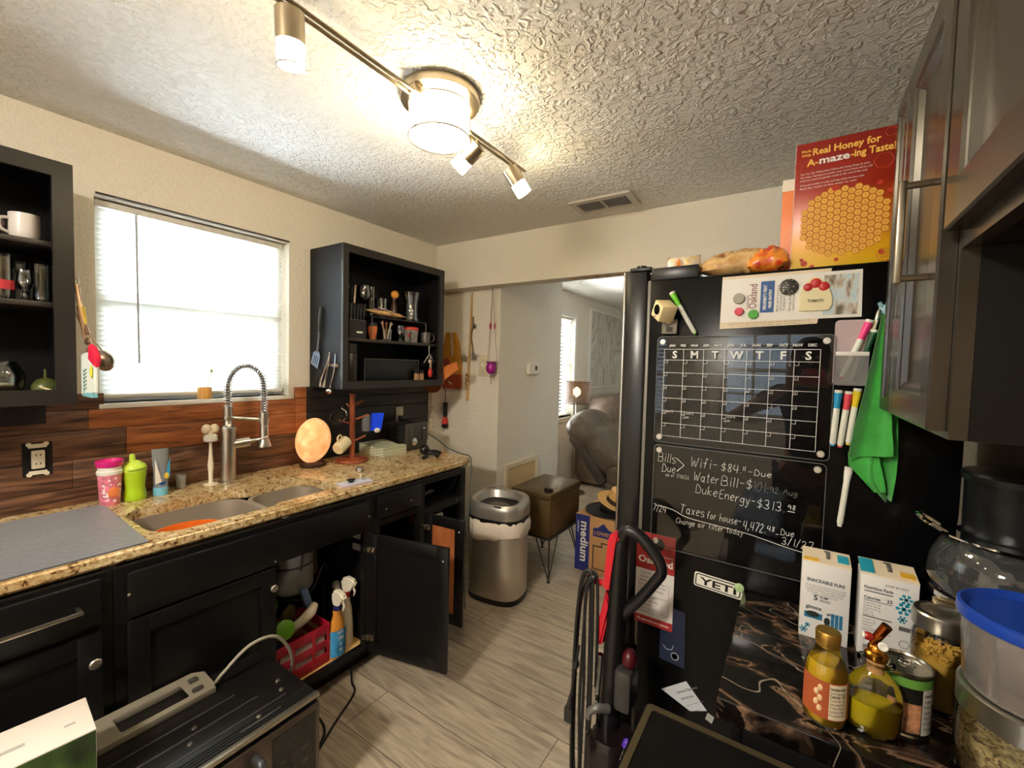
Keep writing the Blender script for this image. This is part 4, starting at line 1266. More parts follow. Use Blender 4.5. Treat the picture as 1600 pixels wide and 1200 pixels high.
# lower bay
t = thing('thermos', 'tall matte black thermos on the cabinet floor', 'thermos', (-2.19, 1.60, BZ))
bm = NB(); lathe(bm, [(0, 0), (.037, 0), (.038, .004), (.038, .165), (.036, .168), (0, .168)], (-2.195, 1.598, BZ), 28); obj('body', bm, mat('thermos_black', (46, 42, 38), .35, .3), t)
bm = NB(); lathe(bm, [(.036, .169), (.037, .172), (.036, .222), (.032, .226), (0, .226)], (-2.195, 1.598, BZ), 28); obj('lid', bm, mat('thermos_lid', (38, 35, 33), .45), t)
t = thing('baking_tin', 'dark rectangular tin with a pale rim in the lower cabinet bay', 'tin', (-2.22, 1.90, BZ))
bm = NB(); bx(bm, -2.30, -2.200, 1.70, 2.145, BZ, BZ + .140, .006); obj('tin_body', bm, mat('tin_dark', (20, 21, 24), .35), t)
bm = NB(); tube(bm, [(-2.197, 1.70, BZ + .003), (-2.197, 1.70, BZ + .139), (-2.197, 2.145, BZ + .139), (-2.197, 2.145, BZ + .003)], .0025, 6); obj('pale_rim', bm, mat('rim_grey', (120, 116, 108), .35, .6), t)
spice = [('spice jar with a dark cap in the lower cabinet bay', 2.105, -2.172), ('second brown spice jar with a dark cap beside the red key fob', 2.150, -2.172)]
for i, (lab, y, x) in enumerate(spice):
    if i == 0:
        sj = thing('spice_jar', lab, 'jar', (x, y, BZ), 'brown spice jars')
        bm = NB(); lathe(bm, [(0, 0), (.017, 0), (.018, .003), (.018, .045), (.014, .050), (0, .050)], (x, y, BZ), 20); obj('jar_body', bm, mat('spice_brown', (166, 128, 92), .35, var=.3, vs=50), sj)
        bm = NB(); lathe(bm, [(.0165, .0505), (.017, .053), (.017, .070), (0, .071)], (x, y, BZ), 20); obj('cap', bm, BLKPL, sj)
    else: dup(sj, (x, y, BZ), 0.4, lab)
t = thing('key_ring', 'keys with a red fob hanging in the cabinet corner', 'keys', (-2.16, 2.215, SZ - .02))
bm = NB(); tube(bm, [(-2.165, 2.215, SZ - .0185), (-2.165, 2.215, SZ - .085)], .002, 6); tube(bm, [(-2.162, 2.215 + .012 * math.cos(q * PI / 8), SZ - .097 + .012 * math.sin(q * PI / 8)) for q in range(16)], .0015, 6, closed=True); obj('hook_ring', bm, CHROME, t)
bm = NB()
obx(bm, (-2.165, 2.185, SZ - .112), (0, .020, .026), (0, .003, -.003), (.0012, 0, 0)); obx(bm, (-2.165, 2.245, SZ - .105), (0, -.020, .030), (0, .003, .002), (.0012, 0, 0)); obx(bm, (-2.160, 2.232, SZ - .155), (0, .004, .04), (0, .005, 0), (.0012, 0, 0))
obj('keys', bm, mat('key_steel', (186, 180, 170), .3, 1.0), t)
bm = NB(); ell(bm, (-2.150, 2.215, SZ - .205), (.004, .021, .032)); obj('red_fob', bm, mat('fob_red', (220, 62, 58), .4), t)
bm = NB(); tube(bm, [(-2.155, 2.215, SZ - .108), (-2.152, 2.215, SZ - .178)], .003, 6); ell(bm, (-2.155, 2.213, SZ - .125), (.01, .012, .013), 12, 8); obj('charm', bm, mat('charm_ivory', (206, 186, 160), .4), t)

# ================================================================ inside the wall cabinet over the felt mat
c = (-2.23, 0.258, 1.3905)
t = thing('glass_jar', 'round clear glass jar on the cabinet floor', 'jar', c)
bm = NB(); lathe(bm, [(0, 0), (.048, 0), (.062, .02), (.064, .06), (.050, .095), (.044, .10), (.044, .108), (.041, .108), (.041, .10), (.060, .06), (.056, .022), (0, .008)], c, 32); obj('jar_body', bm, CLG, t, sharp=60)
bm = NB(); ell(bm, (c[0], c[1], c[2] + .022), (.05, .05, .014)); obj('contents', bm, mat('jar_cream', (206, 196, 166), .7), t)
c = (-2.22, 0.366, 1.3905)
t = thing('ceramic_lid', 'green ceramic dome with a stem in the cabinet corner', 'dome', c)
bm = NB(); lathe(bm, [(0, .0), (.036, .0), (.040, .012), (.036, .030), (.022, .046), (.008, .052), (0, .053)], c, 28); obj('dome_body', bm, mat('olive_glaze', (78, 84, 44), .25, var=.3, vs=40), t)
bm = NB(); cyl(bm, (c[0], c[1], c[2] + .05), (c[0], c[1], c[2] + .082), .005, .004, 12); obj('stem', bm, MATS['olive_glaze'], t)
bm = NB(); tube(bm, [(c[0] + .034, c[1] - .02, c[2] + .022), (c[0] + .045, c[1] + .005, c[2] + .010), (c[0] + .05, c[1] + .02, c[2] + .004)], .003, 8, 4); obj('pale_strand', bm, mat('strand_cream', (226, 206, 160), .5), t)
labs = ['tall glass with a red print on the middle cabinet shelf', 'straight plain glass behind the red printed glass', 'slim glass at the cabinet stile on the middle shelf', 'small stemmed glass on the middle cabinet shelf']
tumbler((-2.20, .268, 1.7055), .030, .033, .145, 'drinking_glass', labs[0])
bm = NB(); arc(bm, (-2.20, .268, 1.7055), .0325, -.6, .9, .03, .06, 8); o = obj('red_print', bm, mat('print_red', (170, 40, 48), .5), bpy.data.objects['drinking_glass'])
tumbler((-2.30, .315, 1.7055), .028, .034, .140, 'drinking_glass', labs[1])
tumbler((-2.22, .362, 1.7055), .024, .026, .130, 'drinking_glass', labs[2], .001)
goblet((-2.19, .318, 1.7055), .022, .006, .03, .024, .07, 'cordial_glass', labs[3])
bm = mug_mesh((-2.22, .325, 1.9125), (0, 0, 1), .038, .085)
t = thing('white_mug', 'white mug on the top shelf over the glasses', 'mug', (-2.22, .325, 1.9125)); obj('mug_body', bm, mat('mug_white', (214, 206, 202), .3), t)
bm = NB(); tube(bm, [(-2.215, .290, 1.978), (-2.205, .268, 1.970), (-2.205, .268, 1.94), (-2.215, .290, 1.928)], .005, 8, 5); obj('handle', bm, MATS['mug_white'], t)
bm = NB(); ell(bm, (-2.25, .240, 1.955), (.045, .05, .043)); one('sugar_bowl', bm, mat('bowl_mauve', (120, 102, 108), .35), 'dusky round pot beside the white mug', 'pot')
# ================================================================ things hung on the cabinets and walls
# slotted spatula on the side of the wall cabinet
t = thing('slotted_spatula', 'slotted spatula with a dark handle hung on the cabinet side', 'spatula', (-2.33, 1.492, 1.83))
yv = 1.488
bm = NB(); tube(bm, [(-2.318, yv, 1.835), (-2.322, yv - .004, 1.76), (-2.330, yv - .004, 1.69)], [.009, .013, .009], 10, 4, flat=.6)
bm2 = NB(); tube(bm2, [(-2.330, yv - .004, 1.69), (-2.340, yv - .004, 1.62), (-2.348, yv - .004, 1.572)], [.006, .005, .007], 8, 4)
h = obj('grip', bm, mat('spat_grip', (52, 60, 56), .5), t)
obj('shaft', bm2, mat('spat_shaft', (92, 100, 104), .4), t)
bm = NB()
u = V((.92, 0, -.38)); v = V((-.38, 0, -.92))
sl = [rrect(.055, .009, .004, cx=.055, cy=dy) for dy in (-.018, 0, .018)]
holed(bm, [(0, -.012), (.022, -.036), (.092, -.038), (.096, .038), (.022, .034), (0, .012)], sl, V((-2.344, yv - .002, 1.580)), v, u, (0, -.003, 0)); obj('blade', bm, mat('spat_blade', (132, 152, 186), .35), t)  # the blade's blue is a reflection put into its colour
bm = NB(); tube(bm, [(-2.318, 1.4995, 1.83), (-2.318, 1.484, 1.83)], .003, 8); obj('hook', bm, CHROME, t)
# tongs
t = thing('kitchen_tongs', 'steel tongs hung below a bracket on the cabinet side', 'tongs', (-2.24, 1.49, 1.56))
for sx in (-1, 1):
    bm = NB(); tube(bm, [(-2.224, 1.484, 1.568), (-2.232 + sx * .010, 1.478, 1.50), (-2.262 + sx * .020, 1.474, 1.42), (-2.275 + sx * .012, 1.470, 1.375)], [.005, .010, .011, .013], 8, 5, flat=.4)
    obj('arm', bm, CHROME, t)
bm = NB(); tube(bm, [(-2.224, 1.499, 1.57), (-2.224, 1.480, 1.572)], .003, 8); obj('hook', bm, CHROME, t)
t = thing('serving_spoon', 'small steel spoon hung behind the tongs', 'spoon', (-2.21, 1.49, 1.55))
bm = NB(); tube(bm, [(-2.185, 1.494, 1.565), (-2.192, 1.492, 1.47), (-2.222, 1.485, 1.372)], [.005, .006, .005], 8, 4, flat=.5); ell(bm, (-2.232, 1.482, 1.352), (.026, .012, .016), 16, 10); obj('spoon_body', bm, CHROME, t)
bm = NB(); cyl(bm, (-2.215, 1.494, 1.50), (-2.17, 1.494, 1.50), .009, n=12); obj('magnet_clip', bm, mat('clip_grey', (150, 132, 118), .4), t)
# wooden bowl / tray behind the cabinet end
t = thing('wooden_tray', 'round wooden serving tray hung on the end of the wall cabinet', 'tray', (-2.22, 2.335, 1.42))
bm = NB(); lathe(bm, [(0, 0), (.110, 0), (.113, .004), (.113, .016), (.106, .018), (0, .010)], (-2.245, 2.328, 1.420), 40, axis=(0, 1, 0)); obj('disc', bm, mat('tray_wood', (136, 72, 44), .4, var=.15, vs=12), t)
bm = NB(); prism(bm, [(-.06, -.05), (.075, .03), (.05, .085), (-.035, .055), (-.075, .02)], (-2.085, 2.347, 1.455), (1, 0, 0), (0, 0, 1), (0, .012, 0)); obj('handle_board', bm, mat('board_orange', (206, 122, 62), .4, var=.12, vs=14), t)
bm = NB(); tube(bm, [(-2.11, 2.361, 1.395), (-2.10, 2.375, 1.385), (-2.09, 2.365, 1.375)], .003, 8, 4); obj('hook', bm, CHROME, t)
# knitted bag
t = thing('knit_bag', 'mustard and rust knitted bag hung in the corner', 'bag', (-2.35, 2.69, 1.78))
bm = NB()
prism(bm, [(-.092, -.235), (.088, -.235), (.092, -.05), (.066, .10), (.030, .215), (-.002, .22), (.030, .06), (.016, .0), (-.012, -.01), (-.034, .04), (-.038, .22), (-.070, .22), (-.092, .08)], (-2.352, 2.694, 1.560), (1, 0, 0), (0, 0, 1), (0, -.034, 0))
bmesh.ops.bevel(bm, geom=[e for e in bm.edges], offset=.006, segments=3, affect='EDGES'); obj('bag_body', bm, mat('knit_mustard', (196, 136, 42), .9, var=.15, vs=40, bump=1.0, bs=120), t)
bm = NB(); prism(bm, [(-.0935, -.238), (.0895, -.238), (.0925, -.115), (-.0935, -.115)], (-2.352, 2.697, 1.560), (1, 0, 0), (0, 0, 1), (0, -.040, 0)); bmesh.ops.bevel(bm, geom=bm.edges[:], offset=.006, segments=3, affect='EDGES'); obj('rust_band', bm, mat('knit_rust', (156, 66, 40), .9, bump=1.0, bs=120), t)
bm = NB(); cyl(bm, V((-2.40, 2.661, 1.535)), V((-2.40, 2.657, 1.535)), .036, n=20); obj('red_patch', bm, mat('patch_red', (150, 62, 48), .9), t)
# torch
t = thing('flashlight', 'black and red flashlight hung under the knitted bag', 'flashlight', (-2.42, 2.672, 1.15))
bm = NB(); tube(bm, [(-2.418, 2.672, 1.318), (-2.418, 2.672, 1.20)], .0035, 6); obj('lanyard', bm, mat('cord_dark', (70, 60, 52), .7), t)
bm = NB(); lathe(bm, [(0, 0), (.014, 0), (.016, .005), (.016, .115), (.013, .12), (0, .12)], (-2.418, 2.672, 1.085), 20); obj('handle', bm, BLKPL, t)
bm = NB(); lathe(bm, [(0, 0), (.024, 0), (.024, .018), (.016, .060), (0, .060)], (-2.418, 2.672, 1.025), 24); obj('red_head', bm, mat('torch_red', (206, 54, 44), .35), t)
bm = NB(); lathe(bm, [(0, 0), (.026, 0), (.026, .03), (0, .03)], (-2.418, 2.672, .997), 24); obj('lens_ring', bm, BLKPL, t)
# shell strand
t = thing('shell_strand', 'thin strand of pale shells hung beside the flashlight', 'strand', (-2.435, 2.53, 1.2))
bm = NB(); tube(bm, [(-2.440, 2.53, 1.33), (-2.440, 2.53, .97)], .0018, 6); obj('string', bm, IVORY, t)
bm = NB(); tube(bm, [(-2.436, 2.53, 1.30), (-2.436, 2.53, 1.20)], .007, 8)
for k in range(6): ell(bm, (-2.434, 2.53 + (-1) ** k * .010, 1.17 - k * .036), (.006, .012, .017), 10, 8)
obj('shells', bm, mat('shell_cream', (220, 202, 172), .5), t)

# macrame wall hanging with stars
YB = 2.695
t = thing('wall_hanging', 'long twine wall hanging with metal stars and beads', 'wall hanging', (-2.18, YB, 2.10))
bm = NB(); tube(bm, [(-2.172, YB - .008, 2.09), (-2.178, YB - .009, 1.75), (-2.192, YB - .009, 1.42), (-2.198, YB - .009, 1.24)], [.013, .016, .018, .020], 8, 8, flat=.35); obj('twine', bm, mat('twine', (196, 162, 112), .9, bump=.8, bs=140), t)
bm = NB(); tube(bm, [(-2.150, YB - .014, 1.90), (-2.152, YB - .014, 1.82), (-2.168, YB - .014, 1.74), (-2.150, YB - .014, 1.66), (-2.150, YB - .014, 1.60)], .004, 6, 6); obj('brown_cord', bm, mat('cord_brown', (104, 74, 48), .8), t)
def star(c, r, k=5, a0=.3):
    return [(c[0] + (r if i % 2 == 0 else r * .42) * math.cos(a0 + i * PI / k), c[1] + (r if i % 2 == 0 else r * .42) * math.sin(a0 + i * PI / k)) for i in range(2 * k)]
for x, z in ((-2.228, 1.575), (-2.128, 1.585)):
    bm = NB(); prism(bm, star((x, z), .040), (0, YB - .020, 0), (1, 0, 0), (0, 0, 1), (0, -.008, 0)); obj('star', bm, mat('star_silver', (196, 182, 168), .3, .8), t)
for k, (z, m) in enumerate(((1.44, 'star_silver'), (1.405, 'star_silver'), (1.37, 'star_silver'), (1.335, 'star_silver'))):
    bm = NB(); ell(bm, (-2.192, YB - .026, z), (.014, .010, .014), 12, 8); obj('bead', bm, mat('bead_gold', (206, 178, 128), .25, .7), t)
bm = NB(); ell(bm, (-2.132, YB - .022, 1.822), (.014, .012, .018), 12, 8); obj('dark_charm', bm, mat('charm_dark', (64, 54, 44), .4), t)

# purple hanging votive
c = V((-1.935, 2.640, 1.455))
t = thing('hanging_votive', 'purple glass votive hung on cords from the header', 'candle holder', (c.x, c.y, 2.11))
bm = NB(); lathe(bm, [(0, 0), (.018, .002), (.036, .022), (.040, .045), (.034, .070), (.030, .078), (.040, .096), (.037, .096), (.027, .078), (.030, .070), (.034, .045), (.030, .024), (0, .008)], c, 28); obj('glass_cup', bm, mat('purple_glass', (176, 36, 150), .15, trans=.25, ior=1.4), t)
bm = NB()
top = V((c.x, c.y, 2.108))
for k in range(3):
    a = k * 2 * PI / 3 + .5
    e = c + V((.044 * math.cos(a), .044 * math.sin(a), .088)); md = c + V((.022 * math.cos(a), .022 * math.sin(a), .36))
    tube(bm, [top, md, e], .0016, 6)
tube(bm, [c + V((.042 * math.cos(q * PI / 10), .042 * math.sin(q * PI / 10), .088)) for q in range(20)], .002, 6, closed=True)
obj('cords', bm, mat('cord_taupe', (128, 110, 92), .7), t)
for k in range(3):
    a = k * 2 * PI / 3 + .5
    bm = NB(); ell(bm, c + V((.022 * math.cos(a), .022 * math.sin(a), .36)), (.0065, .0065, .026), 10, 8); obj('bead', bm, mat('bead_magenta', (168, 40, 84), .3), t)
bm = NB(); tube(bm, [c + V((0, 0, .004)), c + V((.004, 0, -.05)), c + V((.002, 0, -.075))], .004, 6, 4); ell(bm, c + V((0, 0, -.018)), (.012, .012, .014), 10, 8); obj('drop', bm, mat('drop_silver', (150, 136, 120), .3, .7), t)

# switch plate, thermostat, return grille
t = thing('light_switch', 'ivory toggle switch plate between the twine hanging and the votive', 'light switch', (-2.052, 2.70, 1.513))
bm = NB(); bx(bm, -2.095, -2.010, 2.693, 2.6995, 1.430, 1.600, .003); obj('plate', bm, mat('plate_beige', (216, 204, 176), .4), t)
bm = NB(); bx(bm, -2.060, -2.045, 2.684, 2.6935, 1.505, 1.530, .002); obj('toggle', bm, WHT, t)
bm = NB()
for z in (1.475, 1.56): cyl(bm, (-2.0525, 2.6932, z), (-2.0525, 2.6925, z), .004, n=10)
obj('screws', bm, mat('screw_brown', (90, 70, 50), .5), t)
t = thing('thermostat', 'small white thermostat on the closet wall', 'thermostat', (-1.90, 3.185, 1.495))
bm = NB(); bx(bm, -1.9045, -1.875, 3.10, 3.275, 1.448, 1.545, .010, 3); obj('case', bm, mat('thermo_white', (232, 226, 210), .4), t)
bm = NB(); bx(bm, -1.8752, -1.8742, 3.195, 3.235, 1.487, 1.525); obj('display', bm, mat('lcd_dark', (70, 66, 58), .3), t)
t = thing('return_grille', 'cream louvred return-air grille low on the closet wall', 'vent', (-1.90, 3.06, .62))
bm = NB(); holed(bm, [(2.80, .42), (3.32, .42), (3.32, .735), (2.80, .735)], [[(2.85, .455), (3.275, .455), (3.275, .695), (2.85, .695)]], (-1.9045, 0, 0), (0, 1, 0), (0, 0, 1), (.016, 0, 0)); bmesh.ops.bevel(bm, geom=[e for e in bm.edges if e.is_manifold and e.calc_face_angle(0) > 1], offset=.004, segments=2, affect='EDGES'); obj('frame', bm, mat('grille_cream', (228, 212, 178), .5), t)
bm = NB()
for k in range(11):
    y = 2.868 + k * .038
    obx(bm, (-1.899, y, .575), (.006, .016, 0), (0, 0, .120), (-.0006, .0003, 0))
obj('louvres', bm, mat('louvre_tan', (206, 178, 132), .5), t)
bm = NB(); bx(bm, -1.9048, -1.9040, 2.84, 3.285, .445, .705); obj('filter', bm, mat('filter_tan', (168, 140, 98), .9), t)

# utensils on the side of the first wall cabinet
t = thing('measuring_spoons', 'metal measuring spoons hung beside the blind', 'spoons', (-2.17, .43, 1.79))
bm = NB(); tube(bm, [(-2.185, .430, 1.80), (-2.180, .436, 1.80)], .004, 8); tube(bm, [(-2.180, .437 + .010 * math.cos(q * PI / 6), 1.79 + .012 * math.sin(q * PI / 6)) for q in range(12)], .002, 6, closed=True); obj('hook', bm, BRASS, t)
for pts, col_, nm in ((((-2.178, .440, 1.78), (-2.150, .446, 1.66), (-2.105, .450, 1.565)), 'spoon_bronze', 0), (((-2.180, .446, 1.775), (-2.172, .452, 1.68), (-2.115, .456, 1.60)), 'spoon_bronze', 1)):
    bm = NB(); tube(bm, pts, [.004, .007, .006], 8, 5, flat=.5)
    if nm == 0: ell(bm, (-2.100, .452, 1.575), (.022, .008, .014), 12, 8)
    else: ell(bm, (-2.110, .456, 1.535), (.018, .008, .018), 12, 8)
    obj('spoon', bm, mat('spoon_bronze', (150, 118, 92), .3, .8), t)
bm = NB(); tube(bm, [(-2.165, .448, 1.70), (-2.140, .452, 1.62), (-2.125, .452, 1.57)], [.012, .009, .004], 10, 5, flat=.5); obj('yellow_handle', bm, mat('handle_yellow', (214, 182, 60), .4), t)
t = thing('strainer_ball', 'round metal strainer hung by a cord beside the blind', 'strainer', (-2.12, .45, 1.50))
bm = NB(); lathe(bm, [(0, .014), (.020, .012), (.036, .002), (.039, -.003), (.037, -.004), (.030, .004), (0, .010)], (-2.115, .500, 1.508), 28, axis=(.55, .3, .1)); obj('bowl', bm, mat('strainer_steel', (150, 130, 116), .25, .9), t)
bm = NB(); tube(bm, [(-2.178, .4305, 1.70), (-2.165, .455, 1.62), (-2.128, .495, 1.545)], .0022, 6, 5); obj('hanger', bm, mat('hanger_tan', (190, 150, 100), .6), t)
t = thing('oven_mitt', 'white mitt with a red top and teal leaf print', 'mitt', (-2.08, .46, 1.45))
bm = NB(); prism(bm, [(-.075, -.075), (.055, -.062), (.058, .055), (.02, .085), (-.075, .075)], (-2.075, .445, 1.455), (1, .06, 0), (0, 0, 1), (0, .014, 0)); bmesh.ops.bevel(bm, geom=bm.edges[:], offset=.005, segments=3, affect='EDGES'); obj('mitt_body', bm, mat('mitt_white', (224, 230, 224), .8), t)
bm = NB(); prism(bm, [(.0, .055), (.058, .028), (.066, .065), (.035, .098), (.005, .112)], (-2.055, .440, 1.455), (1, .06, 0), (0, 0, 1), (0, .018, 0)); bmesh.ops.bevel(bm, geom=bm.edges[:], offset=.005, segments=3, affect='EDGES'); obj('red_top', bm, mat('mitt_red', (216, 28, 68), .7), t)
bm = NB()
for k in range(6):
    z = 1.40 + k * .013
    tube(bm, [(-2.112, .4435, z), (-2.135, .4435, z + .012)], .0018, 5); tube(bm, [(-2.112, .4435, z), (-2.088, .4435, z + .012)], .0018, 5)
tube(bm, [(-2.112, .4435, 1.385), (-2.112, .4435, 1.475)], .002, 5); obj('leaf_print', bm, mat('leaf_teal', (60, 112, 108), .8), t)
bm = NB(); bx(bm, -2.148, -2.03, .4438, .4592, 1.379, 1.394); obj('teal_hem', bm, mat('hem_teal', (120, 184, 196), .8), t)
bm = NB(); ell(bm, (-2.035, .4445, 1.468), (.012, .003, .022), 12, 8); obj('yellow_print', bm, mat('mitt_lemon', (222, 216, 60), .8), t)

# ================================================================ under the sink
IZ = 0.1258
t = thing('cleaning_caddy', 'red slatted caddy of cleaners on the cabinet floor', 'caddy', (-1.84, 1.06, IZ))
RED = mat('caddy_red', (172, 26, 48), .35)
bm = NB()
x0, x1, y0, y1, h = -1.985, -1.765, .930, 1.185, .185
for z0, z1 in ((0, .05), (.075, .110), (.140, h)):
    bx(bm, x1 - .004, x1, y0, y1, IZ + z0, IZ + z1, .001); bx(bm, x0, x0 + .004, y0, y1, IZ + z0, IZ + z1, .001)
    bx(bm, x0 + .004, x1 - .004, y0, y0 + .004, IZ + z0, IZ + z1, .001); bx(bm, x0 + .004, x1 - .004, y1 - .004, y1, IZ + z0, IZ + z1, .001)
for y in (y0, y0 + .075, y1 - .085, y1 - .014):
    bx(bm, x1 - .0035, x1 + .0008, y, y + .014, IZ, IZ + h, .001)
bx(bm, x0, x1, y0, y1, IZ, IZ + .004)
obj('slatted_sides', bm, RED, t)
bm = NB(); bx(bm, x1 - .016, x1 - .008, y0 + .03, y1 - .02, IZ + .02, IZ + .155, .003); obj('pale_lining', bm, mat('lining_grey', (196, 180, 174), .6, var=.1, vs=20), t)
# sprayers
def sprayer(name, label, c, rx, ry, h, mb, collar_m, head_m, yaw, neck=.04, lab=None, tilt=0):
    t = thing(name, label, 'bottle', c)
    bm = NB(); lathe(bm, [(0, 0), (rx * .96, 0), (rx, .006), (rx * .98, h * .45), (rx * .86, h * .62), (rx * .80, h * .74), (rx * .5, h * .90), (.014, h * .97), (.014, h), (0, h)], c, 24, sy=ry / rx); b = obj('body', bm, mb, t)
    bm = NB(); lathe(bm, [(0, h), (.018, h), (.0185, h + .003), (.017, h + neck), (0, h + neck)], c, 20); obj('collar', bm, collar_m, t)
    z = c[2] + h + neck; d = V((math.cos(yaw), math.sin(yaw), 0))
    n_ = V((-d.y, d.x, 0))
    bm = NB(); prism(bm, [(-.017, 0), (.017, 0), (.020, .020), (.040, .026), (.052, .036), (.050, .054), (.024, .074), (-.006, .078), (-.026, .062), (-.026, .034)], V((c[0], c[1], z + .0004)) - n_ * .017, d, (0, 0, 1), n_ * .034)
    bmesh.ops.bevel(bm, geom=bm.edges[:], offset=.009, segments=3, affect='EDGES'); obj('spray_head', bm, head_m, t)
    bm = NB(); tube(bm, [V((c[0], c[1], z + .028)) + d * .030, V((c[0], c[1], z + .006)) + d * .042, V((c[0], c[1], z - .018)) + d * .036], [.005, .006, .003], 8, 4); obj('trigger', bm, head_m, t)
    if lab:
        bm = NB(); arc(bm, c, rx * 1.012, -1.25, 1.25, h * .05, h * .60, 18, .0008, 1, ry / rx); obj('label', bm, lab, b)
    return t
CW = mat('sprayer_white', (236, 226, 206), .4)
sprayer('spray_bottle', 'blue labelled spray bottle at the corner of the red caddy', (-1.770, 1.228, IZ), .026, .042, .225, mat('sol_orange', (226, 150, 60), .3), mat('collar_navy', (34, 38, 96), .4), CW, .2, .018, mat('label_blue', (62, 150, 204), .4, var=.5, vs=22))
b_ = bpy.data.objects['spray_bottle']
bm = NB()
for k, s in enumerate(('BIFT', 'TRI', 'S', 'H')):
    txt(bm, s if k < 3 else s, (-1.7420, 1.228, IZ + .118 - k * .028), (0, 1, 0), (0, 0, 1), .017 if k == 0 else .02, 'C', True)
obj('lettering', bm, WHT, b_, flatnorm=True)
sprayer('spray_bottle', 'plain white spray bottle with a red collar', (-1.805, 1.305, IZ), .028, .032, .245, CW, mat('collar_red', (196, 32, 32), .4), CW, .4, .022)
t = sprayer('spray_bottle', 'clear spray bottle with a blue and orange label by the hinge', (-1.835, 1.338 - .04, IZ), .024, .024, .01, CLG, BLKPL, CW, .3) if False else None
c = (-1.90, 1.315, IZ)
t = thing('cleaner_bottle', 'clear cleaner bottle with blue and orange label at the cabinet side', 'bottle', c)
bm = NB(); lathe(bm, [(0, 0), (.036, 0), (.038, .006), (.038, .15), (.024, .205), (.016, .25), (0, .25)], c, 28); obj('body', bm, mat('amber_clear', (70, 58, 48), .1, trans=.5), t)
bm = NB(); arc(bm, c, .0384, -1.2, 1.0, .085, .125, 14, .0006); obj('blue_label', bm, mat('lab_navy', (44, 70, 132), .4), t)
bm = NB(); arc(bm, c, .0384, -1.2, 1.0, .03, .085, 14, .0006); obj('orange_label', bm, mat('lab_salmon', (206, 110, 74), .4, var=.15, vs=60), t)
bm = NB(); tube(bm, [(c[0], c[1], c[2] + .25), (c[0] + .01, c[1] - .01, c[2] + .275), (c[0] + .05, c[1] - .025, c[2] + .265)], [.018, .020, .012], 12, 4); tube(bm, [(c[0] + .03, c[1] - .02, c[2] + .265), (c[0] + .04, c[1] - .025, c[2] + .225)], .005, 8); obj('trigger_head', bm, mat('head_grey', (200, 192, 178), .4), t)
# things lying in the caddy
def capsule(name, label, a, b, r, mb, mc, cat='bottle', cap=.25, r1=None):
    a, b = V(a), V(b); d = (b - a)
    t = thing(name, label, cat, a)
    L = d.length; d.normalize()
    bm = NB(); lathe(bm, [(0, 0), (r * .8, 0), (r, r * .3), (r, L * (1 - cap)), (0, L * (1 - cap))], a, 24, axis=d); obj('body', bm, mb, t)
    bm = NB(); lathe(bm, [(0, L * (1 - cap) + .0005), ((r1 or r) * 1.04, L * (1 - cap) + .0005), ((r1 or r) * 1.04, L * .96), ((r1 or r) * .7, L), (0, L)], a, 24, axis=d); obj('cap', bm, mc, t)
    return t
capsule('wipes_canister', 'white canister with green cap sticking out of the caddy', (-1.93, 1.00, .30), (-1.775, .985, .372), .038, mat('canister_pale', (206, 210, 196), .4), mat('cap_green', (96, 150, 34), .4), cat='canister', cap=.30)
capsule('cleaner_bottle', 'blue bottle lying at the caddy end', (-1.90, .976, .175), (-1.82, .976, .262), .032, mat('blue_clear', (36, 92, 160), .2), mat('blue_cap', (30, 70, 130), .3), cap=.2)
capsule('cleaner_bottle', 'orange capped bottle at the door edge', (-1.80, .898, .127), (-1.797, .899, .345), .024, mat('bottle_white', (218, 210, 196), .4), mat('cap_orange', (232, 150, 46), .4), cap=.28)
t = thing('spray_bottle', 'white spray bottle tipped over in the caddy', 'bottle', (-1.84, 1.09, .30))
bm = NB(); tube(bm, [(-1.865, 1.045, .30), (-1.835, 1.085, .335), (-1.815, 1.12, .372), (-1.83, 1.15, .392)], [.020, .022, .024, .016], 12, 5); obj('spray_head', bm, CW, t)
bm = NB(); obx(bm, (-1.86, 1.125, .425), (.012, 0, 0), (0, .017, 0), (-.004, -.012, .045), .004); obj('blue_tag', bm, mat('tag_blue', (120, 150, 206), .3), t)
c = V((-2.00, 1.045, .32))
t = thing('dust_brush', 'green fluffy duster standing behind the caddy', 'brush', (-1.96, .99, .127))
bm = NB(); tube(bm, [(-1.96, .985, .132), (-1.955, .99, .36), (-1.95, 1.0, .50)], .008, 8); obj('stick', bm, mat('stick_yellow', (170, 150, 60), .5), t)
bm = NB(); tube(bm, [(-1.935, .985, .40), (-1.93, .995, .47), (-1.935, 1.005, .52)], [.016, .024, .014], 10, 4); obj('fluff', bm, mat('fluff_lime', (150, 166, 60), .9, bump=1, bs=150), t)
bm = NB(); ell(bm, (-1.905, 1.0, .425), (.012, .018, .032), 14, 10); obj('green_pad', bm, mat('pad_green', (86, 160, 52), .6), t)
t = thing('glove', 'dark olive rubber glove over the caddy', 'glove', (-1.90, 1.06, .33))
bm = NB(); tube(bm, [(-1.94, 1.055, .28), (-1.92, 1.075, .345), (-1.93, 1.10, .375)], [.030, .034, .018], 12, 5, flat=.5); obj('glove_body', bm, mat('olive_glove', (104, 96, 44), .7), t)
one('purple_cloth', ell(NB(), (-1.93, .898, .37), (.045, .025, .045)), mat('cloth_purple', (60, 28, 70), .9, bump=.8, bs=40), 'purple cloth wadded beside the caddy', 'cloth')
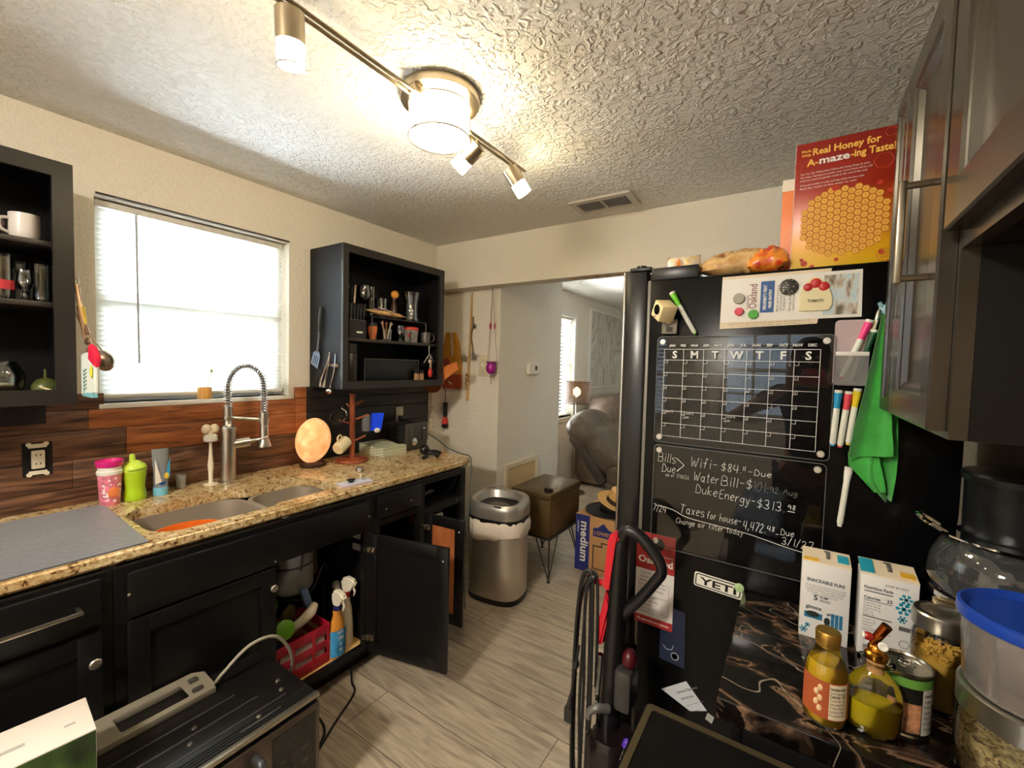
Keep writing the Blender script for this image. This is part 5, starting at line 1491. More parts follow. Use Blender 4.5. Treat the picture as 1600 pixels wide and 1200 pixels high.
# waste disposer hanging under the sink
t = thing('waste_disposer', 'grey waste disposer hung under the sink bowl', 'disposer', (-2.02, 1.13, .70))
bm = NB(); lathe(bm, [(0, 0), (.085, .004), (.098, .02), (.098, .20), (.085, .235), (.04, .25), (.04, .27), (0, .27)], (-1.985, 1.125, .428), 36); obj('housing', bm, mat('disposer_grey', (150, 150, 148), .45), t)
bm = NB(); tube(bm, [(-1.887, 1.115, .55), (-1.883, 1.12, .60), (-1.89, 1.13, .66)], .006, 8, 4); lathe(bm, [(.0985, .13), (.0995, .135), (.0985, .14)], (-1.985, 1.125, .428), 36, cap=False); obj('cord_clip', bm, mat('clip_dark', (70, 70, 72), .5), t)
one('cardboard_sheet', obx(NB(), (-2.10, 1.29, .50), (.001, .040, 0), (.02, -.02, .12), (.002, 0, .0004)), mat('sheet_grey', (150, 138, 124), .8), 'pale sheet leaning at the back under the sink', 'sheet')
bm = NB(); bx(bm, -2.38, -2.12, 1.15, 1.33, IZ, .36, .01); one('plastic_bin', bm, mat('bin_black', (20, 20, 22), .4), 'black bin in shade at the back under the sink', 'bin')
bm = NB(); tube(bm, [(-1.93, 1.06, .418), (-1.87, 1.10, .420), (-1.88, 1.14, .415), (-1.905, 1.20, .44), (-1.93, 1.25, .50), (-2.0, 1.32, .46), (-2.05, 1.345, .30), (-2.05, 1.345, .13)], .0035, 6, 5); one('black_wire', bm, mat('wire_dim', (70, 66, 60), .5), 'thin wire looping over the bottles under the sink', 'wire')
# plate stuck on the cabinet inside
t = thing('pipe_bracket', 'two grey clips on the cabinet side wall', 'bracket', (-1.80, 1.362, .62))
for z in (.60, .66):
    bm = NB(); bx(bm, -1.83, -1.775, 1.352, 1.3645, z - .016, z + .016, .003); obj('clip', bm, mat('bracket_grey', (150, 150, 146), .4), t)

# ================================================================ on the kitchen floor
# microwave oven taken down and left on the floor
t = thing('microwave_oven', 'black and steel built-in microwave standing on the floor', 'microwave', (-1.45, .45, 0))
mx0, mx1, my0, my1, mz = -1.665, -1.285, .065, .825, .42
bm = NB(); bx(bm, mx0, mx1 - .012, my0, my1, .012, mz, .004); obj('body', bm, mat('mw_black', (20, 18, 18), .32), t)
bm = NB()
for k in range(4): bx(bm, (mx0 + .05, mx1 - .08)[k % 2], (mx0 + .09, mx1 - .04)[k % 2], (my0 + .06, my1 - .1)[k // 2], (my0 + .1, my1 - .06)[k // 2], 0, .0125)
obj('feet', bm, BLKPL, t)
bm = NB(); bx(bm, mx1 - .014, mx1 + .004, my0, my1, .006, mz - .028, .003); obj('door', bm, mat('mw_steel', (120, 110, 100), .32, .9), t)
bm = NB(); bx(bm, mx1 + .0042, mx1 + .0062, my0 + .06, my1 - .25, .05, mz - .085); obj('door_glass', bm, BLKGL, t)
bm = NB(); bx(bm, mx1 + .0042, mx1 + .0062, my1 - .155, my1 - .015, .03, mz - .05); o = obj('control_panel', bm, BLKGL, t)
bm = NB()
for r in range(5):
    for q in range(3): bx(bm, mx1 + .0064, mx1 + .0070, my1 - .135 + q * .036, my1 - .113 + q * .036, .09 + r * .045, .104 + r * .045)
obj('keys', bm, mat('key_grey', (70, 66, 62), .5), o)
bm = NB(); tube(bm, [(mx1 + .004, my1 - .205, .35), (mx1 + .045, my1 - .205, .34), (mx1 + .048, my1 - .205, .20), (mx1 + .045, my1 - .205, .06), (mx1 + .004, my1 - .205, .05)], .013, 10, 5); obj('handle', bm, mat('mw_handle', (72, 74, 78), .35, .5), t)
bm = NB()
bx(bm, mx1 - .016, mx1 + .003, my0, my1, mz - .010, mz + .003, .001)
obj('top_trim', bm, mat('trim_steel', (176, 168, 152), .3, .9), t)
bm = NB()
for k in range(4): bx(bm, mx1 - .060 + k * .011, mx1 - .056 + k * .011, my0 + .02, my1 - .02, mz + .0002, mz + .002)
obj('vent_louvres', bm, mat('vent_black', (8, 8, 8), .6), t)
bm = NB()
for x, y0_, y1_ in ((-1.50, .10, .66), (-1.435, .08, .70), (-1.372, .14, .76), (-1.33, .60, .72)): bx(bm, x, x + .005, y0_, y1_, mz - .0005, mz + .0022, .001)
obj('pressed_ribs', bm, mat('rib_grey', (84, 82, 80), .3, .4), t)
for x, y in ((-1.458, .53), (-1.405, .50), (-1.40, .76), (-1.45, .775), (-1.345, .66)):
    bm = NB(); lathe(bm, [(.007, 0), (.006, .003), (0, .004)], (x, y, mz), 12); obj('screw', bm, SCREW, t)
# its steel mounting rail
t = thing('mounting_rail', 'grey slotted metal rail lying along the top of the microwave', 'rail', (-1.60, .33, mz))
bm = NB()
sl = [rrect(.17, .082, .008, cx=.48, cy=-.004), rrect(.17, .082, .008, cx=.20, cy=-.004), rrect(.012, .018, .003, cx=.325, cy=-.02), rrect(.012, .018, .003, cx=.350, cy=.012)]
holed(bm, [(.03, -.062), (.62, -.062), (.635, -.052), (.64, .045), (.61, .070), (.03, .070)], sl, (-1.628, 0, mz + .016), (0, 1, 0), (-1, 0, 0), (0, 0, .003))
bx(bm, -1.568, -1.560, .03, .63, mz + .0005, mz + .020, .001); bx(bm, -1.664, -1.660, .03, .61, mz + .0005, mz + .0185, .001)
obj('slotted_plate', bm, mat('rail_grey', (168, 160, 142), .4, .5), t)
bm = NB(); bx(bm, -1.60, -1.585, .575, .605, mz + .0195, mz + .028, .002); bx(bm, -1.66, -1.64, .585, .61, mz + .0195, mz + .028, .003); obj('latch', bm, mat('latch_dark', (60, 56, 50), .5), t)
bm = NB(); tube(bm, [(-1.595, .645, mz + .012), (-1.575, .66, mz + .045), (-1.565, .74, mz + .10), (-1.56, .83, mz + .085), (-1.58, .90, mz - .04), (-1.645, .915, mz - .20), (-1.69, .91, .05), (-1.69, .87, .006)], .006, 10, 6)
one('grey_cord', bm, mat('cord_pale', (150, 142, 128), .45), 'pale grey cord arching off the end of the microwave', 'cord')
# carton on the microwave
t = thing('carton', 'white and green printed carton on top of the microwave', 'box', (-1.515, .12, mz + .0345))
z0, z1 = mz + .0205, .600
bm = NB(); bx(bm, -1.590, -1.432, -.14, .315, z0, z1, .002); obj('box_body', bm, mat('carton_white', (232, 222, 212), .5), t)
def leaf_mat():
    m, nt, p, N, L = nodes('green_photo_print')
    g = N('TexCoord'); mp = N('Mapping'); mp.inputs['Scale'].default_value = (8, 8, 8); L(g.outputs['Object'], mp.inputs[0])
    n = N('TexNoise'); n.inputs['Scale'].default_value = 1.1; n.inputs['Detail'].default_value = 5; L(mp.outputs[0], n.inputs['Vector'])
    r = ramp(N, [(.3, (26, 42, 22)), (.5, (70, 100, 48)), (.7, (120, 146, 84))]); L(n.outputs['Fac'], r.inputs[0]); L(r.outputs[0], p.inputs['Base Color']); p.inputs['Roughness'].default_value = .35
    return m
bm = NB(); bx(bm, -1.4318, -1.4308, -.1385, .3135, z0 + .002, z1 - .003); obj('green_print', bm, leaf_mat(), t)
bm = NB()
for k in range(5):
    y, z = .02 + k * .022, .50 + k * .006
    prism(bm, [(-.004, 0), (.030, .05), (.034, .052), (.022, .03)], (-1.4306, y, z - .03), (0, 1, 0), (0, 0, 1), (.0006, 0, 0))
obj('grey_leaf_print', bm, mat('leaf_grey', (140, 146, 140), .5), t)
for a_, b_2, c_2, d_2 in ((-1.505, -1.493, .145, .20), (-1.50, -1.492, .265, .285)):
    bm = NB(); bx(bm, a_, b_2, c_2, d_2, z1 + .0001, z1 + .0006); obj('grey_print', bm, mat('print_grey', (176, 170, 166), .6), t)
t.rotation_euler = (0, 0, math.radians(-5))
# cords on the floor at the toe kick
for i, (pts, lab) in enumerate((([(-1.735, 1.00, .03), (-1.66, 1.05, .006), (-1.55, 1.02, .005), (-1.50, .93, .005), (-1.52, .86, .005)], 'black cord lying on the floor beyond the microwave'), ([(-1.76, 1.30, .05), (-1.70, 1.26, .006), (-1.63, 1.22, .006), (-1.55, 1.06, .006), (-1.46, .90, .006), (-1.42, .865, .006)], 'black cord running from the toe kick to the microwave'))):
    bm = NB(); tube(bm, pts, .005, 8, 6); one('power_cord', bm, BLKPL, lab, 'cord', 'black cords on the floor')

# trash can
c = (-1.615, 2.335, 0)
t = thing('trash_can', 'stainless trash can with sensor lid and white liner', 'trash can', c)
def dshape(k=1.0, n=44):
    P = []
    for i in range(n):
        a = 2 * PI * i / n
        e = 2 / 2.9
        x = .190 * k * math.copysign(abs(math.cos(a)) ** e, math.cos(a)); y = .155 * k * math.copysign(abs(math.sin(a)) ** e, math.sin(a))
        P.append((x, y))
    return P
def stack(bm, levels, o, rot=0.0, cap0=True, cap1=True):
    R = []
    ca, sa = math.cos(rot), math.sin(rot)
    for k, z in levels:
        R.append([bm.verts.new((o[0] + x * ca - y * sa, o[1] + x * sa + y * ca, o[2] + z)) for x, y in dshape(k)])
    for a, b in zip(R, R[1:]): skin(bm, a, b)
    if cap0: bm.faces.new(R[0][::-1])
    if cap1: bm.faces.new(R[-1])
    return bm
RT = math.radians(8)
bm = NB(); stack(bm, [(.985, .030), (.985, .50)], c, RT); obj('steel_body', bm, mat('can_steel', (206, 196, 184), .34, .8), t)
bm = NB(); stack(bm, [(1.0, 0), (1.0, .032), (.96, .034)], c, RT); obj('black_base', bm, BLKPL, t)
bm = NB()
R = []
for k, z in ((.99, .418), (1.045, .44), (1.06, .49), (1.02, .53), (.99, .535)):
    row = []
    for i, (x, y) in enumerate(dshape(k)):
        w_ = 1 + .012 * math.sin(i * 2.3) + .010 * math.sin(i * 5.1)
        dz = (.022 * math.sin(i * .37) + .006 * math.sin(i * 2.7 + 1)) if z < .43 else 0
        row.append(bm.verts.new((c[0] + (x * math.cos(RT) - y * math.sin(RT)) * w_, c[1] + (x * math.sin(RT) + y * math.cos(RT)) * w_, z + dz)))
    R.append(row)
for a, b in zip(R, R[1:]): skin(bm, a, b)
obj('bin_liner', bm, mat('liner_white', (236, 222, 206), .6, bump=.8, bs=30), t)
bm = NB(); stack(bm, [(1.0, .515), (1.02, .52), (1.02, .545), (1.0, .55)], c, RT); obj('black_band', bm, BLKPL, t)
bm = NB()
L = []
for k, z in ((1.0, .551), (1.03, .556), (1.03, .615), (1.00, .640), (.93, .652), (.80, .645), (.74, .618), (.70, .60)):
    L.append([bm.verts.new((c[0] + x * math.cos(RT) - y * math.sin(RT), c[1] + x * math.sin(RT) + y * math.cos(RT), z + (y * .10 if k < 1.03 or z > .6 else 0))) for x, y in dshape(k)])
for a, b in zip(L, L[1:]): skin(bm, a, b)
obj('lid_rim', bm, mat('lid_silver', (176, 172, 164), .35, .7), t)
bm = NB(); stack(bm, [(.705, .57), (.705, .605)], c, RT); obj('lid_opening', bm, mat('can_dark', (28, 26, 25), .5), t)
bm = NB(); ell(bm, (c[0] + .02, c[1] - .02, .606), (.07, .045, .012)); obj('trash', bm, mat('trash_grey', (90, 84, 78), .7), t)
bm = NB(); bx(bm, c[0] + .06, c[0] + .11, c[1] - .150, c[1] - .142, .632, .640, .001); obj('sensor', bm, BLKPL, t)
bm = NB(); tube(bm, [(c[0] - .16, c[1] + .06, .655), (c[0] - .15, c[1] + .10, .675), (c[0] - .06, c[1] + .135, .685)], .006, 8, 5); obj('lid_handle', bm, MATS['lid_silver'], t)
t.rotation_euler = (0, 0, 0)

# metal chest on hairpin legs
t = thing('metal_side_table', 'bronze metal chest table on black wire legs', 'side table', (-1.56, 2.90, 0))
bm = NB(); bx(bm, -1.725, -1.405, 2.650, 3.145, .315, .575, .004); obj('chest', bm, mat('bronze_metal', (112, 90, 56), .42, .75, var=.25, vs=9), t)
bm = NB(); bx(bm, -1.730, -1.400, 2.645, 3.150, .577, .626, .005); obj('lid', bm, mat('bronze_lid', (106, 88, 60), .38, .75, var=.2, vs=7), t)
bm = NB(); lathe(bm, [(.0, 0), (.030, 0), (.034, .012), (.030, .028), (0, .032)], (-1.452, 2.715, .6262), 24); k_ = obj('knob', bm, mat('knob_dark', (44, 34, 30), .35, .5), t)
bm = NB(); bx(bm, -1.735, -1.395, 2.642, 3.153, .300, .3145, .002); obj('wire_frame', bm, mat('wire_black', (26, 24, 23), .45), t)
for x, y in ((-1.405, 2.655), (-1.725, 2.655), (-1.405, 3.14), (-1.725, 3.14)):
    bm = NB(); sx = 1 if x > -1.56 else -1; sy = 1 if y > 2.9 else -1
    p = V((x + sx * .004, y + sy * .004, .008))
    tube(bm, [p + V((0, 0, .0)), (x, y, .302)], .006, 8); tube(bm, [p, (x - sx * .11, y, .302)], .0045, 8); tube(bm, [p, (x, y - sy * .13, .302)], .0045, 8); lathe(bm, [(0, -.008), (.013, -.008), (.013, -.003), (.006, .006)], p, 14, cap=False)
    obj('leg', bm, MATS['wire_black'], t)

# moving box and hats
t = thing('moving_box', 'cardboard moving box with blue printed stripe', 'box', (-1.14, 3.15, 0))
bm = NB(); bx(bm, -1.345, -.935, 2.960, 3.36, .001, .428, .003); obj('carton', bm, CARD, t)
NAVY = mat('print_navy', (34, 42, 112), .6)
bm = NB(); bx(bm, -1.3445, -1.232, 2.9590, 2.9597, .004, .425); obj('blue_stripe', bm, NAVY, t)
bm = NB(); txt(bm, 'medium', (-1.300, 2.9585, .375), (0, 0, -1), (1, 0, 0), .085, bold=True, width=.30); txt(bm, 'mediano', (-1.330, 2.9585, .375), (0, 0, -1), (1, 0, 0), .026); obj('white_lettering', bm, mat('ink_white', (232, 228, 220), .6), t, flatnorm=True)
bm = NB(); prism(bm, [(-1.205, .285), (-1.05, .285), (-1.05, .345), (-1.085, .352), (-1.125, .392), (-1.17, .352), (-1.205, .345)], (0, 2.9590, 0), (1, 0, 0), (0, 0, 1), (0, .0008, 0)); obj('house_print', bm, NAVY, t)
bm = NB(); txt(bm, "LOWE'S", (-1.128, 2.9583, .300), (1, 0, 0), (0, 0, 1), .040, 'C', True, width=.135); obj('shop_lettering', bm, CARD, t, flatnorm=True)
bm = NB()
P = [(-1.20, .045), (-1.20, .215), (-1.135, .215), (-1.135, .245), (-.96, .245)]
for a, b in zip(P, P[1:]): obx(bm, ((a[0] + b[0]) / 2, 2.9588, (a[1] + b[1]) / 2), (abs(a[0] - b[0]) / 2 + .004, 0, 0), (0, .0004, 0), (0, 0, abs(a[1] - b[1]) / 2 + .004))
obx(bm, (-1.08, 2.9588, .045), (.12, 0, 0), (0, .0004, 0), (0, 0, .004)); obj('line_print', bm, mat('print_black', (28, 26, 30), .6), t)
def hat(name, label, c, tilt, m, band, R=.17, sx=1.0, kh=1.0):
    t = thing(name, label, 'hat', c)
    bm = NB(); lathe(bm, [(0, .105 * kh), (.045, .110 * kh), (.078, .100 * kh), (.088, .06 * kh), (.094, .008), (R * .75, .002), (R, .012), (R, .016), (R * .75, .006), (.098, .012), (.092, .012)], c, 40, sx=sx); obj('felt_body', bm, m, t)
    bm = NB(); lathe(bm, [(.0955, .010), (.0965, .012), (.0915, .042), (.0895, .042)], c, 40, sx=sx, cap=False); obj('hat_band', bm, band, t)
    t.rotation_euler = tilt
    return t
hat('black_hat', 'black wide-brimmed hat lying on the moving box', (-1.13, 3.14, .4305), (.0, 0, 0), mat('felt_black', (34, 32, 30), .9), BLKPL, .20, kh=.75)
hat('straw_hat', 'tan straw hat with a dark band propped on the black hat', (-1.06, 3.08, .522), (.06, .28, 0), mat('straw', (214, 168, 102), .8, bump=.5, bs=160), mat('band_dark', (40, 30, 26), .7), .165)

# ================================================================ living room
LEA = mat('recliner_leather', (92, 80, 68), .42, var=.10, vs=5, bump=.9, bs=7, bd=.03, stretch=(1, 1.8, .6))
LEB = mat('recliner_side', (64, 57, 50), .5, var=.08, vs=4)
def cushion(bm, c, r, rot=None, puff=3.0, n=4, creases=0, seed=1):
    """superellipsoid cushion"""
    rnd = random.Random(seed)
    c = V(c); g = bmesh.ops.create_icosphere(bm, subdivisions=n, radius=1.0)
    for v in g['verts']:
        d = v.co.normalized()
        k = (abs(d.x) ** puff + abs(d.y) ** puff + abs(d.z) ** puff) ** (-1 / puff)
        q = d * k
        s = 1.0 + (creases * .012 * math.sin(9 * math.atan2(d.z, d.x) + 4 * d.y + seed) if creases else 0)
        p = V((q.x * r[0] * s, q.y * r[1] * s, q.z * r[2] * s))
        v.co = c + (rot @ p if rot else p)
    return bm
t = thing('recliner', 'brown leather recliner tipped back beyond the metal chest', 'recliner', (-1.2, 4.25, 0))
Ry = lambda a: Matrix.Rotation(a, 3, 'Y')
bm = NB(); cushion(bm, (-1.78, 4.25, .865), (.175, .36, .22), Ry(-.75), 2.6, 4, 1, 2); cushion(bm, (-1.56, 4.25, .70), (.165, .37, .30), Ry(-.75), 2.8, 4, 1, 5); obj('back_cushion', bm, LEA, t)
bm = NB(); obx(bm, (-1.70, 4.25, .615), (.055 * .73, 0, .055 * .68), (0, .31, 0), (-.26 * .68, 0, .30 * .73), .03); obj('back_shell', bm, LEB, t)
bm = NB(); cushion(bm, (-1.05, 4.25, .43), (.36, .30, .12), None, 3.5); obj('seat', bm, LEA, t)
for y in (3.86, 4.64):
    bm = NB(); cushion(bm, (-1.05, y, .52), (.40, .09, .12), None, 3.2); bx(bm, -1.45, -.68, y - .07, y + .07, .06, .46, .03); obj('arm', bm, LEA, t)
bm = NB(); bx(bm, -1.50, -.70, 3.95, 4.55, .05, .34, .02); bx(bm, -1.35, -.8, 4.0, 4.5, 0, .05); obj('base', bm, LEB, t)
bm = NB(); cushion(bm, (-.50, 4.25, .40), (.22, .28, .06), None, 3.5); obj('footrest', bm, LEA, t)
t = thing('sofa', 'brown puffy sofa along the wall under the canvas', 'sofa', (-2.0, 6.1, 0))
LEC = mat('sofa_leather', (118, 102, 90), .4, var=.10, vs=5, bump=.9, bs=7, bd=.03)
for i, y in enumerate((5.62, 6.35)):
    bm = NB(); cushion(bm, (-2.12, y, .92), (.22, .38, .24), Ry(-.15), 2.7, 4, 1, 3 + i); obj('back_cushion', bm, LEC, t)
    bm = NB(); cushion(bm, (-1.72, y, .48), (.40, .36, .12), None, 3.4); obj('seat_cushion', bm, LEC, t)
bm = NB(); bx(bm, -2.40, -1.40, 5.25, 6.75, .03, .40, .03); bx(bm, -2.42, -2.22, 5.25, 6.75, .40, .80, .05); obj('frame', bm, LEB, t)
for y in (5.22, 6.80):
    bm = NB(); cushion(bm, (-1.85, y, .60), (.50, .12, .13), None, 3.0); bx(bm, -2.35, -1.40, y - .10, y + .10, .03, .55, .04); obj('arm', bm, LEC, t)
# lamp
c = V((-2.20, 4.75, 0))
t = thing('floor_lamp', 'lit lamp with a pierced brown drum shade', 'lamp', c)
bm = NB(); lathe(bm, [(0, 0), (.13, 0), (.13, .012), (.02, .02), (0, .02)], c, 32); obj('base', bm, BRASS, t)
bm = NB(); cyl(bm, c + V((0, 0, .02)), c + V((0, 0, 1.15)), .010, n=12); obj('pole', bm, BRASS, t)
def shade_mat():
    m, nt, p, N, L = nodes('pierced_shade')
    out = nt.nodes['Material Output']
    g = N('NewGeometry'); s = N('SeparateXYZ'); L(g.outputs['Position'], s.inputs[0])
    def M(op, a=None, b=None, va=0, vb=0):
        n = N('Math'); n.operation = op
        (L(a, n.inputs[0]) if a is not None else setattr(n.inputs[0], 'default_value', va)); (L(b, n.inputs[1]) if b is not None else setattr(n.inputs[1], 'default_value', vb)); return n.outputs[0]
    an = M('ARCTAN2', M('SUBTRACT', s.outputs[1], None, vb=c.y), M('SUBTRACT', s.outputs[0], None, vb=c.x))
    A = M('MULTIPLY', an, None, vb=.16)
    p1 = M('PINGPONG', M('ADD', A, s.outputs[2]), None, vb=.014); p2 = M('PINGPONG', M('SUBTRACT', A, s.outputs[2]), None, vb=.014)
    hole = M('GREATER_THAN', M('MINIMUM', p1, p2), None, vb=.0062)
    tr, mx = N('BsdfTransparent'), N('MixShader')
    tr.inputs[0].default_value = (1, 1, 1, 1)
    p.inputs['Base Color'].default_value = rgb(84, 60, 42); p.inputs['Roughness'].default_value = .5
    L(hole, mx.inputs[0]); L(p.outputs[0], mx.inputs[1]); L(tr.outputs[0], mx.inputs[2]); L(mx.outputs[0], out.inputs[0])
    return m
bm = NB(); lathe(bm, [(.160, 1.085), (.160, 1.345)], c, 64, cap=False); obj('lamp_shade', bm, shade_mat(), t)
bm = NB()
for z in (1.085, 1.345): tube(bm, [c + V((.161 * math.cos(q * PI / 20), .161 * math.sin(q * PI / 20), z)) for q in range(40)], .004, 6, closed=True)
obj('shade_rims', bm, mat('shade_brown', (84, 60, 42), .5), t)
bm = NB(); ell(bm, c + V((0, 0, 1.22)), (.045, .045, .060)); obj('bulb', bm, mat('lamp_bulb', (255, 232, 180), .4, emit=(255, 206, 120), es=14.0), t)
# canvas
t = thing('canvas_art', 'large pale abstract canvas on the living room wall', 'picture', (WX + .02, 6.2, 1.77))
bm = NB(); bx(bm, WX + .001, WX + .035, 5.60, 6.85, 1.225, 2.335, .004); obj('frame', bm, WHTP, t)
def art_mat():
    m, nt, p, N, L = nodes('abstract_canvas')
    g = N('NewGeometry'); mp = N('Mapping'); mp.inputs['Scale'].default_value = (1, 1.5, .55); mp.inputs['Rotation'].default_value = (.35, 0, 0); L(g.outputs['Position'], mp.inputs[0])
    n = N('TexNoise'); n.inputs['Scale'].default_value = 2.3; n.inputs['Detail'].default_value = 4; n.inputs['Distortion'].default_value = 1.8; L(mp.outputs[0], n.inputs['Vector'])
    r = ramp(N, [(.40, (206, 202, 190)), (.48, (192, 186, 172)), (.505, (164, 156, 144)), (.53, (200, 196, 184)), (.7, (214, 212, 204))]); L(n.outputs['Fac'], r.inputs[0]); L(r.outputs[0], p.inputs['Base Color']); p.inputs['Roughness'].default_value = .7
    return m
bm = NB(); bx(bm, WX + .0352, WX + .037, 5.625, 6.825, 1.25, 2.31); obj('painting', bm, art_mat(), t)
bm = NB(); tube(bm, [(-2.44, 3.85, .02), (-2.43, 3.86, .9)], .005, 6); one('lamp_cord', bm, BLKPL, 'black cord running up the wall behind the recliner', 'cord')
# ================================================================ fridge
SY = 1.36            # the fridge side that faces the worktop
t = thing('refrigerator', 'black refrigerator covered in notes and magnets', 'refrigerator', (-.05, 1.75, 0))
FRB = mat('fridge_black', (10, 10, 11), .22, spec=.16, bump=.04, bs=220)
bm = NB(); bx(bm, -.392, .318, SY, 2.16, .03, 1.800, .004); fb = obj('body', bm, FRB, t)
bm = NB(); bx(bm, -.38, .30, SY + .02, 2.14, .0, .031); obj('plinth', bm, BLKPL, t)
for z0, z1 in ((.06, .62), (.63, 1.832)):
    bm = NB(); bx(bm, -.474, -.404, SY + .002, 2.158, z0, z1, .006); d = obj('door', bm, mat('door_dark', (44, 44, 44), .25, .6), t)
    bm = NB(); bx(bm, -.480, -.470, SY + .001, 2.159, z0 - .001, z1 + .001, .004); obj('steel_face', bm, mat('door_steel', (168, 164, 158), .25, 1.0), d)
    bm = NB(); bx(bm, -.404, -.392, SY + .008, 2.15, z0 + .004, z1 - .03, .003); obj('gasket', bm, mat('gasket_grey', (120, 116, 108), .4, .3), d)
bm = NB(); bx(bm, -.392, -.255, SY + .001, SY + .06, 1.7995, 1.838, .004); bx(bm, -.462, -.394, SY + .006, SY + .05, 1.833, 1.846, .004); lathe(bm, [(0, 0), (.016, 0), (.016, .02), (0, .022)], (-.43, SY + .028, 1.832), 20); obj('hinge_cover', bm, BLKPL, t)
FY = SY - .0004
UX, UZ = (1, 0, 0), (0, 0, 1)
def decal(bm, x0, x1, z0, z1, y=FY, th=.0008, r=.0):
    if r: prism(bm, rrect(x1 - x0, z1 - z0, r, 5, (x0 + x1) / 2, (z0 + z1) / 2), (0, y, 0), UX, UZ, (0, -th, 0))
    else: bx(bm, x0, x1, y - th, y, z0, z1)
    return bm

# ---- stroke handwriting for the acrylic boards
GL = {
 'B': '03 0d 5c 6a 58 18|18 68 75 63 03', 'D': '13 1d 5b 78 75 53 03', 'W': '0d 23 4a 63 9d', 'E': '6d 1c 13 63|18 58', 'T': '0d 8c|4d 33', 'A': '03 4d 73|18 68', 'C': '6c 3d 09 05 33 64',
 'a': '57 29 06 23 55|59 53 63', 'c': '58 29 06 23 54', 'd': '57 29 06 23 55|5d 53', 'e': '06 57 49 29 06 23 54', 'f': '5c 3d 24 23|08 48', 'g': '57 29 06 24 56|59 52 30 01', 'h': '0d 03|06 38 57 53', 'i': '13 19|1b 1c', 'k': '0d 03|58 06 53',
 'l': '1d 13', 'm': '03 09|06 29 33|36 59 63', 'n': '03 09|06 39 57 53', 'o': '29 06 23 56 29', 'p': '00 09|08 49 65 33 04', 'r': '03 09|06 29 49', 's': '58 29 07 55 43 03', 't': '2d 24 43|0a 4a', 'u': '09 05 23 55|59 53', 'w': '09 13 37 53 79', 'x': '09 53|59 03', 'y': '09 24|59 20 00',
 '0': '3d 09 05 33 67 5c 3d', '1': '23 2d', '2': '0b 3d 5a 03 63', '3': '0c 4d 58 28|28 65 43 04', '4': '1d 07 67|5d 53', '5': '5d 1d 18 58 55 33 04', '6': '5d 17 14 43 56 17', '7': '0d 6d 23', '8': '3d 1b 55 33 15 5b 3d', '9': '5a 2d 09 48 5b 53', '/': '02 4e', '-': '08 58', '_': '02 52', '.': '13 14', ',': '24 11', '$': '5b 2c 09 57 55 24 04|3e 32', '>': '0d 68 03', ' ': '',
}
def hand(bm, s, x, z, size, x1=None, dz=0.0, r=.0012, y=None, gap=.28, seed=1):
    """handwrite s from (x, z) at cap height size, drifting by dz per metre"""
    rnd = random.Random(seed)
    k = size / 10.0
    x0 = x
    kx = k * .8
    if x1 is not None:
        nat = sum((max([3 if ch == ' ' else 1] + [int(q[0], 16) for q in GL.get(ch, '').replace('|', ' ').split()])) + gap * 10 for ch in s) - gap * 10
        kx = (x1 - x) / nat
    for ch in s:
        g = GL.get(ch, '')
        wmax = 3 if ch in ' ' else 1
        jz = rnd.uniform(-.03, .03) * size
        for st in [q for q in g.split('|') if q]:
            P = []
            for pt in st.split(' '):
                a, b = int(pt[0], 16), int(pt[1], 16) - 3
                wmax = max(wmax, a)
                P.append((x + a * kx + b * k * .10, (y if y is not None else BY), z + jz + b * k + (x - x0) * dz))
            if len(P) == 1: P.append((P[0][0] + .0004, P[0][1], P[0][2]))
            tube(bm, P, r, 5, 3 if len(P) > 2 else 0, flat=.5)
        x += wmax * kx + gap * 10 * kx
    return x
INK = mat('marker_white', (236, 236, 232), .6)
INKF = mat('marker_faint', (120, 120, 118), .7)

def board(label, x0, x1, z0, z1, cat):
    t = thing('acrylic_board', label, cat, ((x0 + x1) / 2, SY, z0))
    bm = NB(); prism(bm, rrect(x1 - x0, z1 - z0, .012, 6, (x0 + x1) / 2, (z0 + z1) / 2), (0, SY - .0055, 0), UX, UZ, (0, -.003, 0)); obj('sheet', bm, ACRYL, t)
    for xx, zz in ((x0 + .016, z1 - .016), (x1 - .018, z1 - .016), (x0 + .016, z0 + .016), (x1 - .018, z0 + .016)):
        bm = NB(); lathe(bm, [(.0085, 0), (.0085, .010), (.0075, .0115), (0, .012)], (xx, SY - .0002, zz), 20, axis=(0, -1, 0)); obj('magnet_stud', bm, mat('stud_satin', (206, 202, 194), .3, .5), t)
    bm = NB(); tube(bm, [(a, SY - .0072, b) for a, b in rrect(x1 - x0, z1 - z0, .012, 6, (x0 + x1) / 2, (z0 + z1) / 2)], .0009, 4, closed=True); obj('bright_edge', bm, mat('edge_light', (120, 122, 122), .2), t)
    return t
BY = SY - .0092
# calendar
t = board('clear acrylic calendar board with white grid and day letters', -.362, .076, 1.305, 1.626, 'calendar')
PW = mat('print_white_ink', (222, 222, 220), .5)
gx0, gx1, gz0, gz1 = -.340, .046, 1.326, 1.588
bm = NB()
cw = (gx1 - gx0) / 7
rows = [gz1, gz1 - .032] + [gz1 - .032 - (gz1 - .032 - gz0) * k / 6 for k in range(1, 7)]
for k in range(8): bx(bm, gx0 + cw * k - .0006, gx0 + cw * k + .0006, BY, BY + .0004, gz0, gz1)
for z in rows: bx(bm, gx0, gx1, BY, BY + .0004, z - .0006, z + .0006)
for r in range(1, 7):
    for q in range(7):
        x, z = gx0 + cw * q, rows[r]
        bx(bm, x, x + .0105, BY, BY + .0004, z - .0099, z - .0091); bx(bm, x + .0098, x + .0106, BY, BY + .0004, z - .0099, z)
obj('grid_print', bm, PW, t)
bm = NB()
for q, s in enumerate('SMTWTFS'): txt(bm, s, (gx0 + cw * (q + .55), BY, gz1 - .026), UX, UZ, .030, 'C', True)
